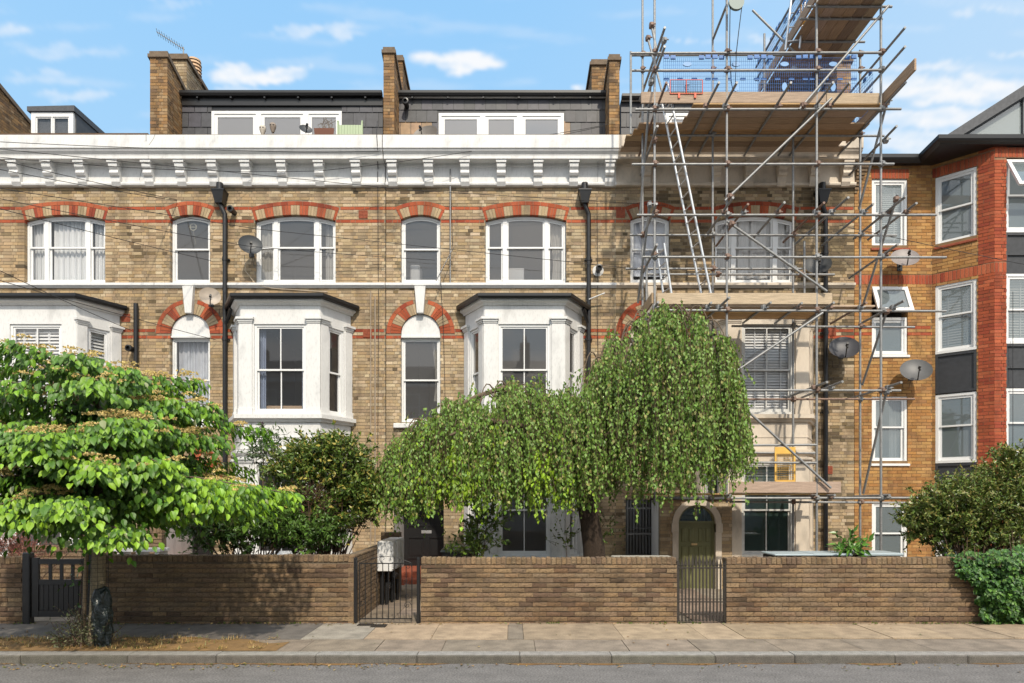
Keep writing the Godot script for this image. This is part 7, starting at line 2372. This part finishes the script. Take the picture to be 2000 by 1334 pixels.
	blind("venetian_blind", at(0, 0, -0.20), X(1707), X(1770), 8.0, 9.33, 0.045, 0.9, "pale blind in the top window of the yellow flats behind a pole", "blind", "venetian blinds", 0, Color(0.72, 0.75, 0.74))
	var d := Vector3(1, 0, 1).normalized()
	var sp := Transform3D(Basis(d, Vector3.UP, Vector3(-d.z, 0, d.x)), Vector3(9.785, 0, 0))
	blind("venetian_blind", sp * at(0, 0, -0.2), 0.10, 0.85, 5.35, 6.84, 0.06, 1.0, "cream blind in the angled window above the black panel", "blind", "venetian blinds", 0, Color(0.62, 0.60, 0.55))
	blind("venetian_blind", at(0, 0, 0.62), X(1970, 0.62), 12.1, 5.42, 6.88, 0.06, 0.9, "cream blind in the front bay window at the right edge", "blind", "venetian blinds", 0, Color(0.62, 0.60, 0.56))
	for k in 2: curtain(X([1704, 1745][k], 0), X([1732, 1770][k], 0), 2.8, 4.3, -0.2, Color(0.42, 0.44, 0.44), ["grey curtain on the left of the third flats window", "grey curtain on the right of the third flats window"][k], "curtains in the flats", 0, 4)
	# objects behind the panes
	m = Mb.new()
	m.cbox(Vector3(X(795), 6.95, -0.9), Vector3(X(815), 7.55, -0.45), 0.03)
	solo("fridge", m, M.frame, Vector3(X(805), 6.95, -0.7), "white fridge top standing inside the upper narrow window", "fridge")
	var tv := thing("monitor", Vector3(X(1008), 6.95, -0.35), "white backed monitor on a stand inside the upper wide window", "monitor")
	m = Mb.new()
	m.cbox(Vector3(X(992), 7.1, -0.38), Vector3(X(1024), 7.43, -0.34), 0.01)
	part("screen_back", m, mat(lin(0.6, 0.6, 0.6), 0.6), tv)
	m = Mb.new()
	m.box(Vector3(X(1006), 6.9, -0.37), Vector3(X(1010), 7.1, -0.35))
	part("stand", m, M.frame, tv)
	m = Mb.new()
	m.tr = at(X(371), Y(438), -0.165) * Transform3D(Basis(Vector3(1, 0, 0), PI / 2), Vector3.ZERO)
	m.lathe([Vector2(0.065, -0.004), Vector2(0.085, -0.004), Vector2(0.085, 0.004), Vector2(0.065, 0.004), Vector2(0.065, -0.004)], 20)
	m.tr = at(X(371), Y(438), -0.165)
	m.box(Vector3(-0.07, -0.008, -0.003), Vector3(0.07, 0.008, 0.003))
	m.cyl(Vector3(0, -0.085, 0), Vector3(0.06, -0.4, 0), 0.004, 0.004, 5)
	solo("window_ornament", m, mat(lin(0.45, 0.42, 0.30), 0.7), Vector3(X(371), Y(438), -0.165), "pale ring ornament hung in the narrow upper window", "ornament")

func shrubs() -> void:
	var dark := [Color(0.065, 0.115, 0.02), Color(0.10, 0.165, 0.026), Color(0.15, 0.20, 0.036)]
	var z := 3.7
	shrub("photinia_shrub", Vector3(X(640, z), 0, z), "rounded shrub with yellow green and red tips above the shaded wall", "shrub",
		[[P(640, 905, z), Vector3(0.76, 0.44, 0.6), 480], [P(585, 930, z), Vector3(0.55, 0.45, 0.55), 210], [P(695, 960, z), Vector3(0.45, 0.38, 0.5), 260], [P(665, 1000, z), Vector3(0.6, 0.42, 0.5), 320], [P(560, 1010, z), Vector3(0.55, 0.45, 0.5), 220], [P(720, 1000, z), Vector3(0.22, 0.25, 0.3), 50]],
		dark, 0.085, {"tip": Color(0.32, 0.27, 0.055), "tip_odds": 0.35, "wide": 0.45, "per": 15})
	shrub("bare_bush", Vector3(X(610, 4.3), 0, 4.3), "bare reddish twiggy bush under the rounded shrub", "shrub", [[P(610, 985, 4.15), Vector3(0.32, 0.30, 0.25), 170]], [Color(0.10, 0.035, 0.02), Color(0.14, 0.05, 0.03)], 0.03, {"per": 4, "wide": 0.3})
	shrub("dark_laurel", Vector3(X(480, 4.2), 0, 4.2), "dark glossy bush at the top of the shaded wall, under the tree", "shrub", [[P(500, 1025, 4.2), Vector3(0.9, 0.46, 0.45), 520], [P(420, 1035, 4.2), Vector3(0.6, 0.36, 0.4), 240], [P(605, 1050, 4.2), Vector3(0.5, 0.3, 0.4), 220]], [Color(0.065, 0.125, 0.02), Color(0.09, 0.175, 0.028)], 0.095, {"wide": 0.42})
	var bud := shrub("buddleia", Vector3(X(515, 3.2), 0, 3.2), "tall arching shrub with a faded flower spike before the bay", "shrub", [[P(515, 880, 3.2), Vector3(0.22, 0.45, 0.2), 70], [P(560, 905, 3.2), Vector3(0.16, 0.4, 0.2), 40]], [Color(0.06, 0.095, 0.04), Color(0.08, 0.12, 0.05)], 0.12, {"wide": 0.26, "droop": 0.4, "per": 9})
	var sp := Mb.new()
	for k in 2:
		var a: Vector3 = [P(425, 838, 3.2), P(512, 850, 3.2)][k]
		for q in 60: sp.cyl(a + Vector3(rng.randfn() * 0.016, q * 0.004, rng.randfn() * 0.016), a + Vector3(rng.randfn() * 0.02, q * 0.004 + 0.02, rng.randfn() * 0.02), 0.008, 0.004, 4)
	stuff(part("flower_spike", sp, mat(lin(0.09, 0.05, 0.07), 0.9), bud))
	shrub("bay_laurel", Vector3(X(935, 3.6), 0, 3.6), "small dark laurel against the white bay under the birch", "shrub", [[P(940, 1045, 3.6), Vector3(0.32, 0.30, 0.25), 60], [P(920, 1075, 3.6), Vector3(0.36, 0.16, 0.25), 50], [P(955, 1020, 3.6), Vector3(0.22, 0.2, 0.2), 26]], dark, 0.10, {"wide": 0.42, "per": 8})
	shrub("climbing_ivy", Vector3(X(1110, 3.2), 0, 3.2), "thin ivy stems climbing by the birch trunk", "plant", [[P(1105, 1060, 3.2), Vector3(0.22, 0.25, 0.1), 22], [P(1186, 1040, 3.2), Vector3(0.10, 0.4, 0.1), 22]], dark, 0.06, {"per": 5, "wide": 0.7})
	shrub("red_maple", Vector3(X(60, 4.3), 0, 4.3), "low red leaved maple behind the wall at the left edge", "shrub", [[P(40, 1080, 4.3), Vector3(0.75, 0.16, 0.35), 190], [P(10, 1070, 4.3), Vector3(0.4, 0.14, 0.3), 80]], [Color(0.24, 0.07, 0.05), Color(0.30, 0.11, 0.075), Color(0.18, 0.05, 0.04)], 0.05, {"wide": 0.2, "per": 12})
	shrub("leafy_plant", Vector3(X(1662, 4.2), 0, 4.2), "bright green broad leaved plant behind the right wall", "plant", [[P(1662, 1076, 4.2), Vector3(0.17, 0.15, 0.15), 40]], [Color(0.06, 0.16, 0.02), Color(0.10, 0.22, 0.03)], 0.15, {"wide": 0.42, "per": 4, "droop": 0.3})
	z = 4.1
	shrub("evergreen_bush", Vector3(X(1900, z), 0, z), "wide spreading evergreen bush before the flats on the right", "shrub",
		[[P(1905, 985, z), Vector3(1.0, 0.42, 0.7), 620], [P(1845, 1010, z), Vector3(0.62, 0.34, 0.6), 330], [P(1975, 960, z), Vector3(0.6, 0.5, 0.6), 330], [P(1810, 1030, z), Vector3(0.42, 0.26, 0.5), 190], [P(1900, 1050, z), Vector3(0.9, 0.3, 0.6), 330], [P(1990, 1030, z), Vector3(0.5, 0.4, 0.5), 240], [P(1975, 905, z), Vector3(0.25, 0.22, 0.3), 70]],
		[Color(0.08, 0.135, 0.024), Color(0.11, 0.17, 0.03), Color(0.15, 0.20, 0.036), Color(0.19, 0.205, 0.05)], 0.068, {"wide": 0.45, "tip": Color(0.22, 0.19, 0.05), "tip_odds": 0.3, "per": 19})
	# ivy spilling over the end of the right wall
	var iv := thing("ivy_hedge", Vector3(X(1950, 5.4), 0, 5.4), "thick green ivy spilling over the right end of the garden wall", "ivy")
	var ts := []
	var cs := PackedColorArray()
	var tm := Mb.new()
	var left := [[1070, 1858], [1090, 1858], [1105, 1872], [1128, 1880], [1140, 1905], [1170, 1912], [1210, 1918], [1232, 1935]]
	for k in 8200:
		var py := rng.randf_range(1052, 1232)
		var lx := prof(left, py) + 16.0 * patch_noise.get_noise_2d(py * 0.16, 3.0) + 7.0 * patch_noise.get_noise_2d(py * 0.6, 9.0)
		var px := lx + absf(rng.randfn()) * 60.0 if rng.randf() < 0.5 else rng.randf_range(lx, 2070.0)
		var top := 1084.0 - 0.16 * maxf(px - 1870.0, 0.0) + 12.0 * patch_noise.get_noise_2d(px * 0.07, 40.0)
		var foot := 1216.0 + 12.0 * patch_noise.get_noise_2d(px * 0.12, 70.0)
		if px < lx or py < top or py > foot: continue
		var lump := patch_noise.get_noise_2d(px * 0.03, py * 0.04) + 0.5 * patch_noise.get_noise_2d(px * 0.1, py * 0.12)
		var bulge := 0.09 + 0.24 * smoothstep(1860.0, 1990.0, px) * smoothstep(1240.0, 1110.0, py) + 0.20 * lump
		var zz := 5.3 + maxf(bulge, 0.03) * rng.randf_range(0.45, 1.0)
		if py < top + 16: zz = rng.randf_range(4.6, 5.42)
		var p := P(px, py, zz)
		ts.append(leaf_at(p, Vector3(rng.randfn() * 0.6, -0.7, 0.4 + rng.randfn() * 0.4), Vector3(rng.randfn() * 0.6, 0.6 + rng.randfn() * 0.4, 0.9), rng.randf_range(0.038, 0.08)))
		cs.append(vary([Color(0.035, 0.105, 0.016), Color(0.06, 0.155, 0.022), Color(0.10, 0.21, 0.03), Color(0.025, 0.075, 0.012)][rng.randi() % 4], 0.25))
		if k % 90 == 0: tm.tube([P(px, minf(py + 20, 1226), 5.32), P(px + rng.randf_range(-8, 8), py - 30, 5.33)], [0.006, 0.004], 4)
	stuff(part("stem", tm, M.twig, iv))
	scatter("foliage", leaf_mesh(0.85, 0.25), M.leaf, ts, cs, iv)
	var hw := Mb.new()
	hw.col = Color(0.2, 0.145, 0.095)
	hw.box(Vector3(X(1915, 5.28) + 0.02, -0.1, 5.05), Vector3(17, 0.98, 5.29))
	solo("garden_wall", hw, M.oldbrick, Vector3(11, 0, 5.2), "wall end wholly buried under the thick green ivy", "garden wall", "front garden walls")
	# weeds at the foot of the street tree and a climber on the timber gate
	z = 7.0
	shrub("weeds", Vector3(X(165, z), 0, z), "scruffy grey green weeds at the foot of the street tree", "weeds", [[P(165, 1240, z), Vector3(0.22, 0.22, 0.16), 85], [P(145, 1252, z), Vector3(0.22, 0.10, 0.15), 50], [P(190, 1256, z), Vector3(0.18, 0.08, 0.12), 30]], [Color(0.10, 0.125, 0.05), Color(0.14, 0.155, 0.07), Color(0.18, 0.18, 0.10)], 0.045, {"wide": 0.34, "per": 8})
	shrub("climber", Vector3(X(166, 5.36), 0, 5.36), "green climber on the post between the timber gate and the tree", "plant", [[P(164, 1135, 5.36), Vector3(0.07, 0.28, 0.05), 16]], [Color(0.05, 0.11, 0.02), Color(0.08, 0.15, 0.03)], 0.08, {"wide": 0.6, "per": 4, "droop": 0.5})

func cracks(h: Node) -> void:
	for l in [[[303, 262], [299, 272], [291, 283], [288, 297], [280, 308], [277, 330], [272, 352]], [[737, 262], [736, 300], [738, 332], [737, 356]], [[1167, 286], [1168, 330], [1167, 355]]]:
		var m := Mb.new()
		var pts := []
		for k in l: pts.append(P(k[0], k[1], 0.43 if k[1] < 287 else (0.34 if k[1] < 307 else 0.05)))
		m.tube(pts, 0.004, 4)
		part("crack", m, M.lead, h)

func wires() -> void:
	var c := [
		[[P(0, 277, 3.0), P(480, 294, 0.6)], 0.02, "overhead cable crossing the white cornice above the brackets on the left"],
		[[P(480, 294, 0.6), P(1188, 243, 0.0)], 0.25, "overhead cable from the cornice up to the right hand chimney"],
		[[P(-10, 290, 4.0), P(800, 371, 0.5), P(1300, 401, 0.1)], 0.0, "long cable sloping down across the brackets to the scaffolded house"],
		[[P(-10, 306, 4.0), P(620, 334, 0.8), P(1180, 246, 0.0)], 0.1, "cable sagging across the brackets then rising to the right hand chimney"],
		[[P(-10, 310, 4.0), P(345, 390, 0.05)], 0.02, "cable from the upper left to the small wall hook beside the arch"],
		[[P(-10, 329, 4.0), P(345, 392, 0.05)], 0.02, "lower cable from the left to the small wall hook beside the arch"],
		[[P(-10, 386, 4.0), P(480, 480, 0.5), P(850, 508, 0.1)], 0.02, "cable across the upper windows to the drooping aerial"],
		[[P(-10, 366, 4.0), P(500, 447, 0.6), P(1270, 528, 0.1)], 0.0, "longest cable across all the upper windows to the narrow scaffold window"],
		[[P(-10, 405, 4.0), P(412, 509, 0.05)], 0.02, "cable ending beside the narrow upper window on the left"],
		[[P(-10, 524, 4.0), P(258, 646, 0.05)], 0.02, "cable falling past the left bay to the brickwork"],
		[[P(-10, 545, 4.0), P(422, 664, 0.05)], 0.02, "cable falling past the arched window to the drainpipe"],
		[[P(1640, 440, 0.3), P(2020, 520, 2.0)], 0.02, "cable sloping across the yellow flats on the right"]]
	for k in c: cable(k[0], k[1], k[2])
	# leads clipped to the brickwork
	var m := Mb.new()
	for l in [[[737, 236, -0.05], [735, 258, 0.5], [737, 290, 0.42], [738, 330, 0.06]], [[738, 335, 0.06], [739, 550, 0.01]], [[739, 565, 0.03], [737, 1000, 0.02]], [[732, 585, 0.03], [732, 900, 0.02]]]:
		var pts := []
		for k in l: pts.append(P(k[0] + rng.randf_range(-0.6, 0.6), k[1], k[2]))
		m.tube(pts, 0.008, 5)
	solo("wall_cable", m, M.cable, Vector3(X(738), 0, 0.02), "dark cables clipped down the brick between the left and centre houses", "cable", "cables clipped to the walls")
	m = Mb.new()
	for l in [[[861, 552, 0.1], [866, 640, 0.02], [869, 760, 0.01], [869, 900, 0.01]], [[880, 333, 0.06], [884, 480, 0.03]]]:
		var pts := []
		for k in l: pts.append(P(k[0], k[1], k[2]))
		m.tube(pts, 0.006, 5)
	solo("wall_cable", m, M.cable, Vector3(X(866), 0, 0.02), "thin cable down the wall beside the centre house arched window", "cable", "cables clipped to the walls")
	m = Mb.new()
	m.tube([P(1166, 385, 0.01), P(1167, 545, 0.01), P(1167, 565, 0.09), P(1168, 700, 0.01)], 0.006, 5)
	solo("wall_cable", m, M.cable, Vector3(X(1167), 0, 0.02), "thin cable down the wall right of the centre drainpipe", "cable", "cables clipped to the walls")
	m = Mb.new()
	m.tube([P(477, 498, 0.2), P(480, 530, 0.03), P(500, 556, 0.08), P(530, 563, 0.03), P(640, 570, 0.02)], 0.008, 5)
	solo("wall_cable", m, mat(lin(0.5, 0.42, 0.32), 0.7), Vector3(X(500), 6.0, 0.05), "pale lead hanging from the dark dish down to the bay roof", "cable", "cables clipped to the walls")
	m = Mb.new()
	m.cyl(Vector3(X(725), 0.4, 0.05), Vector3(X(725), Y(570), 0.05), 0.012, 0.012, 7)
	m.cyl(Vector3(X(733.5), 0.4, 0.05), Vector3(X(733.5), Y(580), 0.05), 0.016, 0.016, 7)
	solo("thin_pipe", m, mat(lin(0.3, 0.24, 0.18), 0.7), Vector3(X(728), 0.4, 0.05), "pair of thin pipes up the brick left of the iron gate", "pipe")
